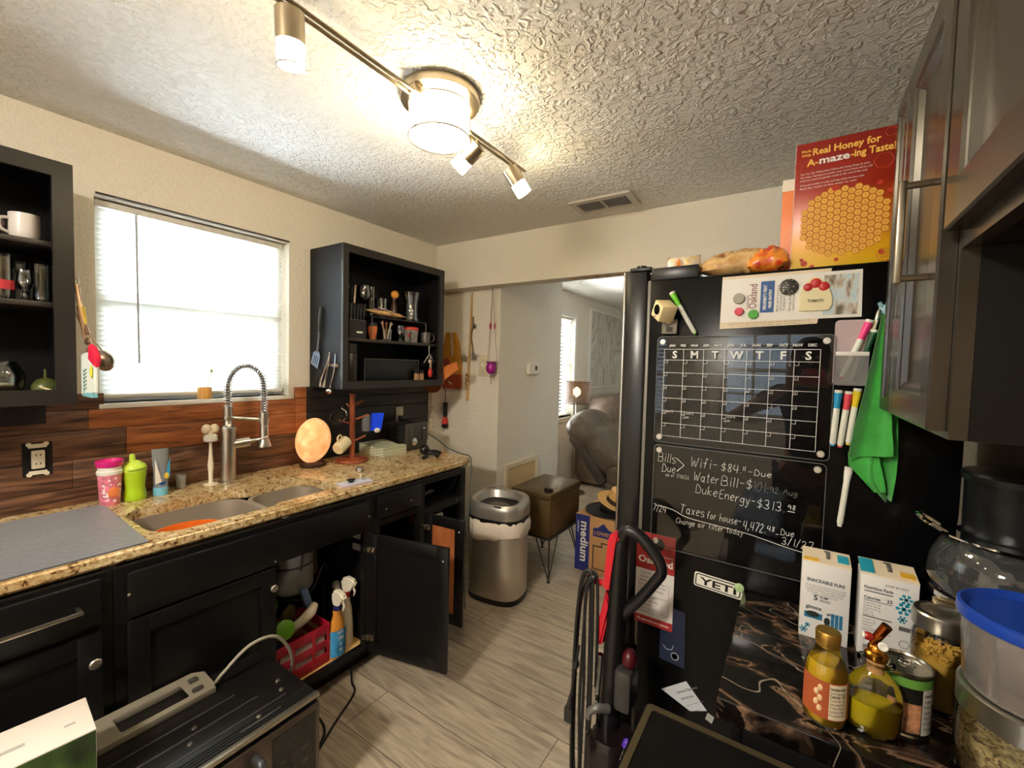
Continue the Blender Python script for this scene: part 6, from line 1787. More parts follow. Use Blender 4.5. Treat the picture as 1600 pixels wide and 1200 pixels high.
for q, s in enumerate('JAN FEB MAR APR MAY JUN JUL AUG SEP OCT NOV DEC'.split()): txt(bm, s, (gx0 + .022 + q * .0315, BY, gz1 + .008), UX, UZ, .0098, 'C', True)
obj('lettering', bm, PW, t, flatnorm=True)
bm = NB()
days = [[5, 6, 7, 8, 9, 10, 11], [5, 6, 7, 8, 9, 10, 11], [12, 13, 14, 15, 16, 17, 18], [19, 20, 21, 22, 23, 24, 25], [26, 27, 28, 29, 30, 31, 0]]
for r in range(5):
    for q in range(7):
        n = 1 + r * 7 + q - 3
        if 0 < n < 32 and (r + q * 3) % 5 != 3: hand(bm, str(n), gx0 + cw * q + .0015, rows[r + 1] - .0085, .0062, r=.00045, seed=r * 7 + q)
hand(bm, 'work', gx0 + cw + .014, rows[5] - .007, .0085, r=.0006); hand(bm, '2pm', gx0 + cw + .005, rows[5] - .019, .0085, r=.0006)
hand(bm, 'work', gx0 + cw * 3 + .014, rows[5] - .007, .0085, r=.0006); hand(bm, '5pm', gx0 + cw * 3 + .005, rows[5] - .019, .0085, r=.0006)
hand(bm, 'work', gx0 + .012, rows[5] - .005, .0085, r=.0006)
obj('handwriting', bm, INK, t)
# bills board
t = board('clear acrylic board with handwritten bills in white', -.360, .072, .980, 1.296, 'notice board')
bm = NB()
hand(bm, 'Bills', -.346, 1.245, .028, -.296, seed=2); hand(bm, 'Due', -.334, 1.216, .024, -.296, seed=3); hand(bm, 'as of 7/10/26', -.322, 1.203, .0105, -.256, r=.0008, seed=4)
tube(bm, [(-.292, BY, 1.262), (-.270, BY, 1.243), (-.290, BY, 1.222)], .0011, 5)
hand(bm, 'Wifi-', -.252, 1.243, .028, -.182, seed=5); hand(bm, '$84.', -.170, 1.243, .022, -.120, seed=6); hand(bm, '11', -.116, 1.252, .012, -.110, seed=7); hand(bm, '-Due', -.102, 1.243, .016, -.048, seed=8)
hand(bm, 'Water', -.242, 1.203, .026, -.176, seed=9); hand(bm, 'Bill-$', -.168, 1.202, .027, -.094, seed=10)
hand(bm, 'Duke', -.236, 1.168, .025, -.178, dz=-.04, seed=11); hand(bm, 'Energy-', -.172, 1.164, .025, -.083, dz=-.06, seed=12); hand(bm, '$313.', -.077, 1.156, .024, -.014, seed=13); hand(bm, '98', -.006, 1.166, .012, .010, seed=14); tube(bm, [(-.006, BY, 1.160), (.010, BY, 1.160)], .001, 5)
hand(bm, '7/24', -.356, 1.090, .020, -.318, r=.001, seed=15); hand(bm, 'Taxes', -.276, 1.100, .026, -.210, seed=16); hand(bm, 'for house-', -.202, 1.098, .021, -.114, seed=17); hand(bm, '4,472.', -.108, 1.090, .023, -.055, seed=18); hand(bm, '48', -.050, 1.098, .013, -.034, seed=19); hand(bm, '_Due', -.030, 1.094, .016, .010, seed=20); hand(bm, '3/1/27', -.016, 1.070, .019, .052, seed=21)
hand(bm, 'Change air filter today', -.286, 1.066, .016, -.108, r=.0009, dz=.02, seed=22)
tube(bm, [(-.350, BY, 1.108), (-.30, BY, 1.104), (-.26, BY, 1.090), (-.20, BY, 1.084), (-.10, BY, 1.078), (.0, BY, 1.062), (.066, BY, 1.056)], .0007, 5, 5)
obj('handwriting', bm, INK, t)
bm = NB(); hand(bm, '101.', -.089, 1.200, .026, -.054, seed=23); hand(bm, '92 Aug', -.048, 1.203, .015, .012, seed=24); obj('faint_handwriting', bm, INKF, t)

# ---- papers along the top
t = thing('flyer', 'white flyer with blue panel held by magnets at the fridge top', 'flyer', (-.03, SY, 1.66))
bm = NB(); prism(bm, [(-.192, 1.646), (.035, 1.655), (.06, 1.793), (-.190, 1.792)], (0, FY, 0), UX, UZ, (0, -.0006, 0)); obj('back_sheet', bm, mat('paper_tan', (222, 204, 176), .6), t)
bm = NB(); prism(bm, [(-.190, 1.664), (.124, 1.669), (.121, 1.785), (-.190, 1.784)], (0, FY - .0008, 0), UX, UZ, (0, -.0006, 0)); obj('front_sheet', bm, mat('paper_white', (226, 222, 214), .45), t)
Yd = FY - .0015
bm = NB(); decal(bm, -.094, -.062, 1.688, 1.772, Yd, .0004); obj('blue_panel', bm, mat('panel_blue', (28, 78, 138), .5), t)
bm = NB(); decal(bm, .045, .115, 1.676, 1.776, Yd, .0004)
def garden():
    m, nt, p, N, L = nodes('garden_print'); g = N('TexCoord'); mp = N('Mapping'); mp.inputs['Scale'].default_value = (60, 1, 22); L(g.outputs['Object'], mp.inputs[0])
    n = N('TexNoise'); n.inputs['Scale'].default_value = 1.0; n.inputs['Detail'].default_value = 5; L(mp.outputs[0], n.inputs['Vector'])
    r = ramp(N, [(.35, (96, 92, 78)), (.45, (176, 160, 140)), (.55, (196, 208, 208)), (.7, (170, 196, 206))]); L(n.outputs['Fac'], r.inputs[0]); L(r.outputs[0], p.inputs['Base Color']); p.inputs['Roughness'].default_value = .5
    return m
obj('garden_picture', bm, garden(), t)
bm = NB(); txt(bm, 'Oakland', (-.103, Yd - .0006, 1.700), UZ, (-1, 0, 0), .027, width=.066); txt(bm, 'Downtown', (-.122, Yd - .0006, 1.700), UZ, (-1, 0, 0), .008); obj('maroon_lettering', bm, mat('ink_maroon', (122, 34, 40), .6), t, flatnorm=True)
bm = NB(); txt(bm, 'PROPERTY FEST', (-.080, Yd - .0008, 1.696), UZ, (-1, 0, 0), .010, bold=True, width=.066); txt(bm, 'FREE ENTRY', (-.068, Yd - .0008, 1.700), UZ, (-1, 0, 0), .009, bold=True, width=.05); obj('white_lettering', bm, WHT, t, flatnorm=True)
bm = NB()
for k, x in enumerate((-.052, -.044, -.036, -.024, -.016)): txt(bm, ('Back yard concert', 'with local bands', 'TUESDAY 6 PM', 'Bring the family', 'open house'  )[k], (x, Yd - .0006, 1.690), UZ, (-1, 0, 0), .0075, width=(.07, .05, .06, .07, .05)[k])
for k in range(2): txt(bm, ('at downtown, join us for food, music and a day of games for all', 'for more, call or visit our office, open weekdays from nine')[k], (-.170 + k * .008, FY - .0009, 1.6575 - k * .006), (1, 0, .03), UZ, .005, width=.19)
obj('small_print', bm, mat('ink_grey', (96, 92, 92), .7), t, flatnorm=True)
MG = 'round and shaped fridge magnets'
def disc_magnet(label, x, z, r, m, h=.006, ring_m=None, name='magnet'):
    o = thing(name, label, 'magnet', (x, Yd, z), MG)
    bm = NB(); lathe(bm, [(r, 0), (r, h * .7), (r * .9, h), (0, h)], (x, Yd - .0005, z), 28, axis=(0, -1, 0)); obj('disc', bm, m, o)
    return o
disc_magnet('round red magnet low on the flyer', -.144, 1.693, .0115, mat('mag_red', (200, 44, 72), .45))
disc_magnet('round green magnet low on the flyer', -.109, 1.684, .0125, mat('mag_green', (64, 158, 38), .45))
disc_magnet('clear glass dome magnet on the flyer', -.146, 1.729, .0145, mat('mag_clear', (206, 202, 190), .1, trans=.4), .007)
def floral():
    m, nt, p, N, L = nodes('floral_disc'); g = N('NewGeometry'); n = N('TexVoronoi'); n.inputs['Scale'].default_value = 190; L(g.outputs['Position'], n.inputs['Vector'])
    r = ramp(N, [(.2, (190, 176, 152)), (.35, (60, 52, 44)), (.6, (24, 22, 20))]); L(n.outputs['Distance'], r.inputs[0]); L(r.outputs[0], p.inputs['Base Color']); return m
disc_magnet('black round magnet with cream floral pattern', -.030, 1.752, .0215, floral(), .004)
t = thing('magnet', 'cream tomato sack magnet on the flyer', 'magnet', (.03, Yd, 1.70), MG)
bm = NB(); prism(bm, [(-.006, 1.687), (.056, 1.687), (.064, 1.697), (.064, 1.722), (.056, 1.742), (.048, 1.760), (.034, 1.771), (.022, 1.774), (.012, 1.766), (.004, 1.752), (-.002, 1.742), (-.006, 1.722)], (0, Yd - .0005, 0), UX, UZ, (0, -.005, 0)); bmesh.ops.bevel(bm, geom=bm.edges[:], offset=.0015, segments=2, affect='EDGES'); obj('sack', bm, mat('sack_cream', (226, 214, 170), .5), t)
bm = NB()
for x, z, r in ((.012, 1.748, .0105), (.028, 1.757, .0125), (.045, 1.748, .0115)): ell(bm, (x, Yd - .005, z), (r, .003, r), 18, 10)
obj('tomatoes', bm, mat('tomato_red', (184, 36, 34), .4), t)
bm = NB(); txt(bm, 'TOMATO', (.029, Yd - .0062, 1.709), UX, UZ, .010, 'C', True, width=.034); obj('lettering', bm, mat('ink_dark', (70, 62, 44), .6), t, flatnorm=True)

# ---- white cube camera and its marker
t = thing('security_camera', 'small white cube camera stuck at the fridge edge', 'camera', (-.335, SY, 1.66))
bm = NB(); bx(bm, -.351, -.306, FY - .012, FY, 1.634, 1.678, .003); obj('magnetic_base', bm, mat('base_grey', (126, 118, 106), .45), t)
bm = NB(); bx(bm, -.337, -.318, FY - .013, FY - .0118, 1.640, 1.655); obj('dark_slot', bm, mat('slot_brown', (48, 40, 34), .6), t)
cc = V((-.338, SY - .040, 1.700))
q = Matrix.Rotation(math.radians(24), 3, 'Y') @ Matrix.Rotation(math.radians(24), 3, 'X') @ Matrix.Rotation(math.radians(-38), 3, 'Z')
U, Vv, Wv = q @ V((1, 0, 0)), q @ V((0, 1, 0)), q @ V((0, 0, 1))
bm = NB(); obx(bm, cc, U * .0245, Vv * .0245, Wv * .0245, .003); obj('cube_body', bm, mat('camera_cream', (236, 216, 166), .4), t)
bm = NB(); lathe(bm, [(.015, 0), (.015, .001), (.011, .0015), (0, .0005)], cc - Vv * .0247 + Wv * .004, 24, axis=-Vv); obj('lens', bm, BLKGL, t)
bm = NB(); lathe(bm, [(.0028, 0), (0, .0006)], cc - Vv * .0247 - Wv * .018, 10, axis=-Vv); obj('sensor', bm, BLKGL, t)
bm = NB(); cyl(bm, cc + Vv * .02, V((-.33, FY - .011, 1.668)), .007, n=12); obj('neck', bm, mat('neck_cream', (206, 190, 150), .5), t)
MK = 'dry-erase markers on the fridge'
def marker(label, a, b, mc, mb, r=.0068):
    a, b = V(a), V(b); d = (b - a); L = d.length; d.normalize()
    t = thing('dry_erase_marker', label, 'marker', a, MK)
    bm = NB(); lathe(bm, [(0, L * .30), (r, L * .30), (r, L * .97), (r * .7, L), (0, L)], a, 16, axis=d); obj('barrel', bm, mb, t)
    bm = NB(); lathe(bm, [(0, .0), (r * 1.25, 0), (r * 1.25, L * .06), (r * 1.0, L * .22), (r * 1.0, L * .298), (0, L * .298)], a, 16, axis=d); obj('cap', bm, mc, t)
    bm = NB(); lathe(bm, [(r * .72, L * 1.0005), (r * .72, L * 1.03), (0, L * 1.03)], a, 16, axis=d); obj('tip', bm, mc, t)
    bm = NB(); lathe(bm, [(r * 1.26, -.007), (r * 1.26, -.0003), (0, -.0003)], a, 16, axis=d); obj('eraser', bm, mat('eraser_felt', (226, 222, 212), .9), t)
    return t
MB = mat('marker_barrel', (226, 226, 216), .4)
marker('green tipped marker tilted beside the cube camera', (-.322, FY - .010, 1.752), (-.256, FY - .010, 1.636), mat('mk_green', (110, 196, 40), .4), MB)
marker('blue capped marker hung beside the calendar', (.087, FY - .010, 1.480), (.081, FY - .010, 1.350), mat('mk_blue', (26, 140, 190), .4), MB)
marker('red capped marker between the blue and yellow ones', (.107, FY - .010, 1.478), (.096, FY - .010, 1.348), mat('mk_red', (214, 66, 82), .4), MB)
marker('yellow capped marker half behind the green towel', (.124, FY - .010, 1.486), (.112, FY - .010, 1.356), mat('mk_yellow', (228, 200, 40), .4), MB)
marker('all white marker alone under the towel', (.116, FY - .010, 1.290), (.105, FY - .010, 1.150), mat('mk_white', (236, 234, 226), .4), MB)
# ---- acrylic marker pocket
t = thing('marker_pocket', 'clear acrylic pocket of markers on the fridge', 'holder', (.108, SY, 1.50))
bm = NB(); prism(bm, rrect(.066, .163, .010, 5, .106, 1.580), (0, FY, 0), UX, UZ, (0, -.003, 0)); obj('back_plate', bm, mat('pocket_pink', (206, 186, 188), .25, trans=.2), t)
bm = NB(); bx(bm, .076, .140, FY - .030, FY - .028, 1.500, 1.575); bx(bm, .076, .078, FY - .028, FY - .003, 1.500, 1.575); bx(bm, .138, .140, FY - .028, FY - .003, 1.500, 1.575); bx(bm, .078, .138, FY - .028, FY - .003, 1.500, 1.5025); obj('clear_box', bm, clear('pocket_clear', (226, 226, 226), .08, 1.0, .16), t)
bm = NB(); bx(bm, .0755, .1405, FY - .0305, FY - .0285, 1.572, 1.582, .001); obj('white_lip', bm, mat('lip_white', (222, 214, 210), .4), t)
marker('magenta marker slanting out of the clear pocket', (.137, FY - .017, 1.652), (.092, FY - .017, 1.520), mat('mk_magenta', (226, 52, 130), .4), MB)
marker('dark green marker standing in the clear pocket', (.146, FY - .024, 1.628), (.118, FY - .020, 1.515), mat('mk_dkgreen', (22, 74, 44), .4), mat('mk_dkgreen', (22, 74, 44), .4), .006)
t = thing('pen', 'cream pen standing in the clear pocket behind the towel', 'pen', (.13, FY - .012, 1.51))
bm = NB(); tube(bm, [(.122, FY - .009, 1.515), (.152, FY - .009, 1.660)], .0042, 10); obj('barrel', bm, IVORY, t)
bm = NB(); lathe(bm, [(.0046, 0), (.0046, .02), (.002, .024), (0, .024)], (.152, FY - .009, 1.6605), 12, axis=(.2, 0, 1)); obj('clip_end', bm, NICK, t)

# ---- green towel on a pale blue hook
t = thing('wall_hook', 'pale blue hook with a figure shape on the fridge', 'hook', (.170, SY, 1.68))
bm = NB()
ell(bm, (.170, FY - .006, 1.684), (.016, .005, .012), 16, 10); tube(bm, [(.170, FY - .006, 1.688), (.172, FY - .012, 1.705), (.174, FY - .012, 1.712)], [.005, .005, .004], 10, 3); tube(bm, [(.160, FY - .006, 1.690), (.155, FY - .010, 1.700)], [.005, .004], 8); tube(bm, [(.170, FY - .006, 1.674), (.170, FY - .024, 1.664), (.170, FY - .028, 1.674)], .005, 8, 4)
obj('figure', bm, mat('hook_blue', (150, 190, 204), .4), t)
t = thing('dish_towel', 'bright green microfibre towel hanging from the blue hook', 'towel', (.165, SY - .02, 1.66))
TG = mat('towel_green', (58, 158, 62), .9, var=.18, vs=18, bump=.5, bs=220, sheen=.4)
def cloth(bm, rows, ncol, amp, waves, ph, y0, th=.0035):
    A = []
    for i, (z0, z1, xl, xr) in enumerate(rows):
        f = i / (len(rows) - 1); row = []
        for j in range(ncol + 1):
            u = j / ncol
            yy = y0 - amp * (.25 + .75 * min(1, f * 2.2)) * (math.sin(u * PI * waves + ph + f * .8) * .5 + .5)
            row.append((xl + (xr - xl) * u, yy, z0 + (z1 - z0) * u))
        A.append(row)
    Fr = [[bm.verts.new(p) for p in r] for r in A]
    Bk = [[bm.verts.new((p[0], p[1] + th, p[2])) for p in r] for r in A]
    n, m = len(A), ncol
    for i in range(n - 1):
        for j in range(m):
            bm.faces.new((Fr[i][j], Fr[i][j + 1], Fr[i + 1][j + 1], Fr[i + 1][j])); bm.faces.new((Bk[i][j], Bk[i + 1][j], Bk[i + 1][j + 1], Bk[i][j + 1]))
    for i in range(n - 1):
        bm.faces.new((Fr[i][0], Fr[i + 1][0], Bk[i + 1][0], Bk[i][0])); bm.faces.new((Fr[i][m], Bk[i][m], Bk[i + 1][m], Fr[i + 1][m]))
    for j in range(m):
        bm.faces.new((Fr[0][j], Bk[0][j], Bk[0][j + 1], Fr[0][j + 1])); bm.faces.new((Fr[n - 1][j], Fr[n - 1][j + 1], Bk[n - 1][j + 1], Bk[n - 1][j]))
    return bm
def dense(rows, k=5):
    out = []
    for a, b in zip(rows, rows[1:]):
        for i in range(k): out.append(tuple(p + (q - p) * i / k for p, q in zip(a, b)))
    return out + [rows[-1]]
bm = NB(); cloth(bm, dense([(1.672, 1.672, .160, .172), (1.63, 1.632, .156, .176), (1.56, 1.565, .150, .186), (1.48, 1.488, .150, .194), (1.40, 1.408, .152, .200), (1.335, 1.34, .150, .203), (1.275, 1.29, .152, .202), (1.245, 1.255, .172, .199), (1.228, 1.232, .186, .197)]), 16, .026, 2.2, .4, SY - .006); obj('back_panel', bm, TG, t, sharp=70)
bm = NB(); cloth(bm, dense([(1.668, 1.668, .157, .171), (1.63, 1.625, .152, .172), (1.56, 1.55, .142, .176), (1.48, 1.47, .131, .180), (1.41, 1.395, .120, .186), (1.35, 1.36, .112, .190), (1.325, 1.342, .111, .190)]), 16, .028, 1.6, 2.2, SY - .034); obj('front_fold', bm, TG, t, sharp=70)
bm = NB(); cloth(bm, dense([(1.335, 1.348, .112, .168), (1.305, 1.318, .114, .172), (1.275, 1.285, .140, .180), (1.245, 1.252, .166, .186)]), 12, .012, 1.3, 3.4, SY - .022); obj('under_fold', bm, TG, t, sharp=70)

# ---- stickers and cards lower down
t = thing('logo_sticker', 'white rounded logo sticker with black capital letters', 'sticker', (-.166, SY, .905))
sk = lambda x, z: (x, z)
def quadmap(c, ang):
    ca, sa = math.cos(ang), math.sin(ang)
    return V((c[0], FY, c[1])), V((ca, 0, sa)), V((-sa, 0, ca))
o_, u_, v_ = quadmap((-.166, .9065), math.radians(-3))
bm = NB(); prism(bm, rrect(.128, .043, .007), o_, u_, v_, (0, -.0004, 0)); obj('white_edge', bm, WHT, t)
bm = NB(); prism(bm, rrect(.120, .036, .006), o_ + V((0, -.0005, 0)), u_, v_, (0, -.0003, 0)); obj('black_border', bm, mat('sticker_black', (14, 14, 14), .4), t)
bm = NB(); prism(bm, rrect(.114, .030, .004), o_ + V((0, -.0009, 0)), u_, v_, (0, -.0003, 0)); obj('white_field', bm, WHT, t)
bm = NB(); txt(bm, 'YETI', o_ - v_ * .0105 + V((0, -.0014, 0)), u_, v_, .029, 'C', True, width=.098); obj('lettering', bm, MATS['sticker_black'], t, flatnorm=True)
bm = NB(); lathe(bm, [(.012, 0), (.012, .004), (.010, .005), (0, .005)], (-.110, FY - .0016, .918), 24, axis=(0, -1, 0)); one('magnet', bm, mat('mag_sage', (176, 204, 150), .45), 'pale green round magnet over the sticker corner', 'magnet', MG)
t = thing('door_hanger', 'red and white door hanger card on the fridge', 'card', (-.345, SY, .86))
bm = NB(); bx(bm, -.403, -.286, FY - .0012, FY - .0002, .722, 1.014); obj('card', bm, mat('card_white', (222, 216, 210), .5), t)
CR = mat('card_red', (158, 36, 34), .5)
for z0_, z1_ in ((.897, 1.0142), (.7218, .747)):
    bm = NB(); decal(bm, -.403, -.286, z0_, z1_, FY - .0013, .0004); obj('red_band', bm, CR, t)
bm = NB(); lathe(bm, [(.019, 0), (.019, .0006), (0, .0006)], (-.336, FY - .0018, .984), 28, axis=(0, -1, 0)); obj('hole', bm, FRB, t)
bm = NB(); txt(bm, 'Oakland', (-.291, FY - .0020, .918), UX, UZ, .030, 'R', True, width=.105); txt(bm, 'DOWNTOWN', (-.291, FY - .0020, .945), UX, UZ, .008, 'R'); txt(bm, 'We appreciate your business.', (-.345, FY - .0020, .731), UX, UZ, .009, 'C', True, width=.10); obj('white_lettering', bm, WHT, t, flatnorm=True)
bm = NB()
for k, s in enumerate(('Sorry we', 'missed you', 'Please call our office', 'to arrange a new visit', 'or reply by message', 'Notice', 'We will return', 'on the next day', 'thank you', 'Work complete', 'Further work')):
    txt(bm, s, (-.388, FY - .0018, .882 - k * .0125), UX, UZ, .009)
for z0, z1 in ((.815, .858), (.765, .812)):
    for a, b, c_, d in ((-.392, -.300, z1, z1 + .0005), (-.392, -.300, z0, z0 + .0005), (-.392, -.3915, z0, z1), (-.3005, -.300, z0, z1)): bx(bm, a, b, FY - .0018, FY - .0014, c_, d)
obj('small_print', bm, MATS['ink_grey'], t, flatnorm=True)
t = thing('bookmark', 'dark blue card under the red door hanger', 'card', (-.283, SY, .70))
bm = NB(); prism(bm, [(-.320, .628), (-.246, .622), (-.250, .795), (-.322, .800)], (0, FY, 0), UX, UZ, (0, -.0008, 0)); obj('card', bm, mat('card_navy', (16, 28, 58), .4), t)
bm = NB(); tube(bm, [(-.310, FY - .0012, .675), (-.300, FY - .0012, .665), (-.285, FY - .0012, .668), (-.280, FY - .0012, .682)], .0012, 5, 4); lathe(bm, [(.012, 0), (.012, .0005), (.009, .0005), (.009, 0)], (-.275, FY - .0009, .650), 20, axis=(0, -1, 0)); obj('silver_emblem', bm, mat('emblem_silver', (150, 160, 172), .4), t)
t = thing('service_label', 'white printed service label stuck low on the fridge', 'label', (-.235, SY, .54))
o_, u_, v_ = quadmap((-.236, .537), math.radians(-2))
bm = NB(); prism(bm, [(-.074, -.008), (-.005, .050), (.058, -.012), (.012, -.036)], o_, u_, v_, (0, -.0005, 0)); obj('sticker', bm, mat('label_white', (206, 210, 218), .4), t)
ul, vl = V((.72, 0, .60)).normalized(), V((-.62, 0, .72)).normalized()
bm = NB()
for k, s in enumerate(('Insurance? Electronic', 'here for you', 'sign up today online', 'any time')): txt(bm, s, V((-.262 + k * .014, FY - .0009, .538 - k * .013)), V((.80, 0, .60)), V((-.60, 0, .80)), .0105 if k < 2 else .006, bold=k < 2, width=(.07, .04, .06, .03)[k])
obj('lettering', bm, MATS['ink_grey'], t, flatnorm=True)
bm = NB(); obx(bm, (-.170, FY - .0005, .505), (.009, 0, -.003), (0, .0004, 0), (.003, 0, .011)); obj('grey_tag', bm, mat('tag_grey', (168, 168, 168), .5), t)

# ---- on top of the fridge
t = thing('cereal_box', 'red and yellow honey cereal box with a honeycomb maze', 'box', (.085, 1.46, 1.80))
cy0 = 1.418
def cereal():
    m, nt, p, N, L = nodes('cereal_print'); g = N('NewGeometry'); s = N('SeparateXYZ'); L(g.outputs['Position'], s.inputs[0])
    mr = N('MapRange'); mr.inputs['From Min'].default_value = 1.80; mr.inputs['From Max'].default_value = 2.14; L(s.outputs[2], mr.inputs['Value'])
    r = ramp(N, [(0.0, (240, 196, 36)), (.18, (236, 172, 32)), (.38, (206, 96, 30)), (.62, (158, 44, 24)), (1.0, (132, 28, 20))]); L(mr.outputs[0], r.inputs[0]); L(r.outputs[0], p.inputs['Base Color']); p.inputs['Roughness'].default_value = .3
    return m
bm = NB(); bx(bm, -.030, .184, cy0, cy0 + .062, 1.801, 2.142, .001); obj('carton', bm, cereal(), t)
bm = NB(); bx(bm, -.0312, -.0302, cy0 + .002, cy0 + .060, 1.803, 2.14); obj('white_side', bm, WHT, t)
cf = cy0 - .0006
bm = NB()
R0 = .0094; dxh = R0 * 1.5; dzh = R0 * math.sqrt(3)
cells = []
for i in range(-8, 9):
    for j in range(-8, 9):
        x = .080 + i * dxh; z = 1.925 + (j + (.5 if i % 2 else 0)) * dzh
        if ((x - .080) / .098) ** 2 + ((z - 1.925) / .088) ** 2 < 1.0: cells.append((x, z))
for x, z in cells:
    H = [(x + .93 * R0 * math.cos(k * PI / 3), z + .93 * R0 * math.sin(k * PI / 3)) for k in range(6)]
    prism(bm, H, (0, cf, 0), UX, UZ, (0, -.0003, 0))
obj('honeycomb_cells', bm, mat('comb_yellow', (236, 178, 70), .35), t)
bm = NB()
for x, z in cells:
    a = [bm.verts.new((x + .97 * R0 * math.cos(k * PI / 3), cf - .0004, z + .97 * R0 * math.sin(k * PI / 3))) for k in range(6)]
    b = [bm.verts.new((x + .80 * R0 * math.cos(k * PI / 3), cf - .0004, z + .80 * R0 * math.sin(k * PI / 3))) for k in range(6)]
    skin(bm, a, b)
for n, (x, z) in enumerate(cells): txt(bm, str(n * 37 % 80 + 1), (x, cf - .0005, z - .0025), UX, UZ, .0062, 'C', True)
obj('honeycomb_outline', bm, mat('comb_brown', (190, 116, 30), .4), t, flatnorm=True)
bm = NB()
for x, z, r in ((.0, 1.822, .008), (.018, 1.812, .006), (-.006, 1.832, .005), (.160, 1.835, .006), (.175, 1.812, .004), (.07, 1.826, .005), (.150, 2.008, .006), (.178, 1.996, .005), (.06, 2.012, .009), (.170, 1.985, .006)):
    prism(bm, [(x + r * math.cos(k * PI / 3), z + r * math.sin(k * PI / 3)) for k in range(6)], (0, cf - .0002, 0), UX, UZ, (0, -.0003, 0))
obj('loose_hexagons', bm, mat('hex_red', (190, 54, 30), .4), t)
for x, z, r in ((.166, 2.128, .012), (-.024, 2.082, .010), (.155, 2.060, .020), (.166, 1.828, .017)):
    bm = NB(); tube(bm, [(x + r * math.cos(k * PI / 3), cf - .0004, z + r * math.sin(k * PI / 3)) for k in range(6)], .0007, 4, closed=True); obj('hexagon_line', bm, mat('hex_line', (204, 92, 54), .4), t)
bm = NB()
for k in range(3): txt(bm, ('maze', 'answers', 'inside')[k], (.166, cf - .0006, 1.833 - k * .006), UX, UZ, .006, 'C')
obj('hexagon_lettering', bm, MATS['hex_line'], t, flatnorm=True)
bm = NB(); txt(bm, 'Real Honey for', (.077, cf - .0006, 2.108), (1, 0, .015), UZ, .0245, 'C', True, width=.140); txt(bm, 'A-', (.020, cf - .0006, 2.080), (1, 0, .015), UZ, .025, 'R', True); txt(bm, '-ing Taste!', (.088, cf - .0006, 2.083), (1, 0, .015), UZ, .025, 'L', True, width=.088); txt(bm, 'Made', (-.018, cf - .0006, 2.117), UX, UZ, .010, 'L', True); txt(bm, 'With', (-.018, cf - .0006, 2.106), UX, UZ, .010, 'L', True); obj('gold_lettering', bm, mat('ink_gold', (238, 190, 84), .4), t, flatnorm=True)
bm = NB(); txt(bm, 'maze', (.022, cf - .0006, 2.081), (1, 0, .015), UZ, .026, 'L', True, width=.064)
for k, s in enumerate(('Can You The Whole Hive? Follow the honey drops to solve', 'the maze. Starting at number one, move from cell to cell', 'until you reach the golden comb at the end of the trail', 'Trace each number in order and stay within the lines, then', 'find the total of the ways to win')): txt(bm, s, (-.018, cf - .0006, 2.058 - k * .0085 - (.004 if k > 2 else 0)), (1, 0, .01), UZ, .0068, 'L', width=(.145, .15, .14, .135, .12)[k])
obj('white_lettering', bm, mat('ink_white', (232, 228, 220), .6), t, flatnorm=True)
t = thing('cereal_box', 'second cereal box, pale topped and orange, behind the honey one', 'box', (.03, 1.53, 1.80))
bm = NB(); bx(bm, -.062, .13, 1.530, 1.59, 1.801, 2.095, .001); obj('carton', bm, mat('carton_orange', (226, 130, 74), .4), t)
bm = NB(); bx(bm, -.0625, .1305, 1.529, 1.5905, 2.062, 2.0955); obj('pale_top', bm, mat('carton_cream', (238, 226, 206), .4), t)
def snack(label, c, u, w_, lu, lv, hw, m, seed, parts=()):
    t = thing('snack_bag', label, 'bag', c)
    u, w_ = V(u).normalized(), V(w_).normalized(); v = w_.cross(u)
    bm = NB(); pillow(bm, c, u, v, w_, lu, lv, hw, 16, 10, seed)
    dz = 1.8025 - min(q.co.z for q in bm.verts)
    for q in bm.verts: q.co.z += dz
    obj('bag_body', bm, m, t, sharp=60)
    for nm, off, sz, mm in parts:
        bm = NB(); q = V(c) + u * off[0] + v * off[1] + w_ * off[2]
        ell(bm, q, sz, 14, 8); obj(nm, bm, mm, t)
    return t
def wrap(name, a, b, c_):
    m, nt, p, N, L = nodes(name); g = N('TexCoord'); n = N('TexNoise'); n.inputs['Scale'].default_value = 22; n.inputs['Detail'].default_value = 4; L(g.outputs['Object'], n.inputs['Vector'])
    r = ramp(N, [(.35, a), (.5, b), (.65, c_)]); L(n.outputs['Fac'], r.inputs[0]); L(r.outputs[0], p.inputs['Base Color']); p.inputs['Roughness'].default_value = .22; p.inputs['Coat Weight'].default_value = .5
    return m
snack('small yellow and white snack bag by the fridge hinge', (-.318, 1.462, 1.858), (1, .2, .05), (.1, -.85, .50), .050, .052, .020, wrap('wrap_yellow', (236, 196, 70), (232, 222, 206), (214, 130, 50)), 5)
snack('bag of flat bread lying on the fridge top', (-.165, 1.450, 1.868), (1, .1, .10), (-.05, -.35, .93), .105, .060, .032, wrap('wrap_bread', (196, 148, 90), (224, 188, 130), (150, 98, 60)), 6)
snack('orange and red snack bag beside the honey cereal box', (-.085, 1.432, 1.866), (1, .0, .06), (.0, -.40, .92), .050, .048, .032, wrap('wrap_orange', (222, 70, 30), (238, 150, 50), (206, 44, 30)), 8)
snack('clear bag of orange crackers on the fridge top', (-.140, 1.598, 1.852), (1, .1, .0), (.0, -.35, .94), .052, .055, .024, wrap('wrap_clear', (214, 206, 196), (220, 140, 60), (190, 176, 170)), 9)

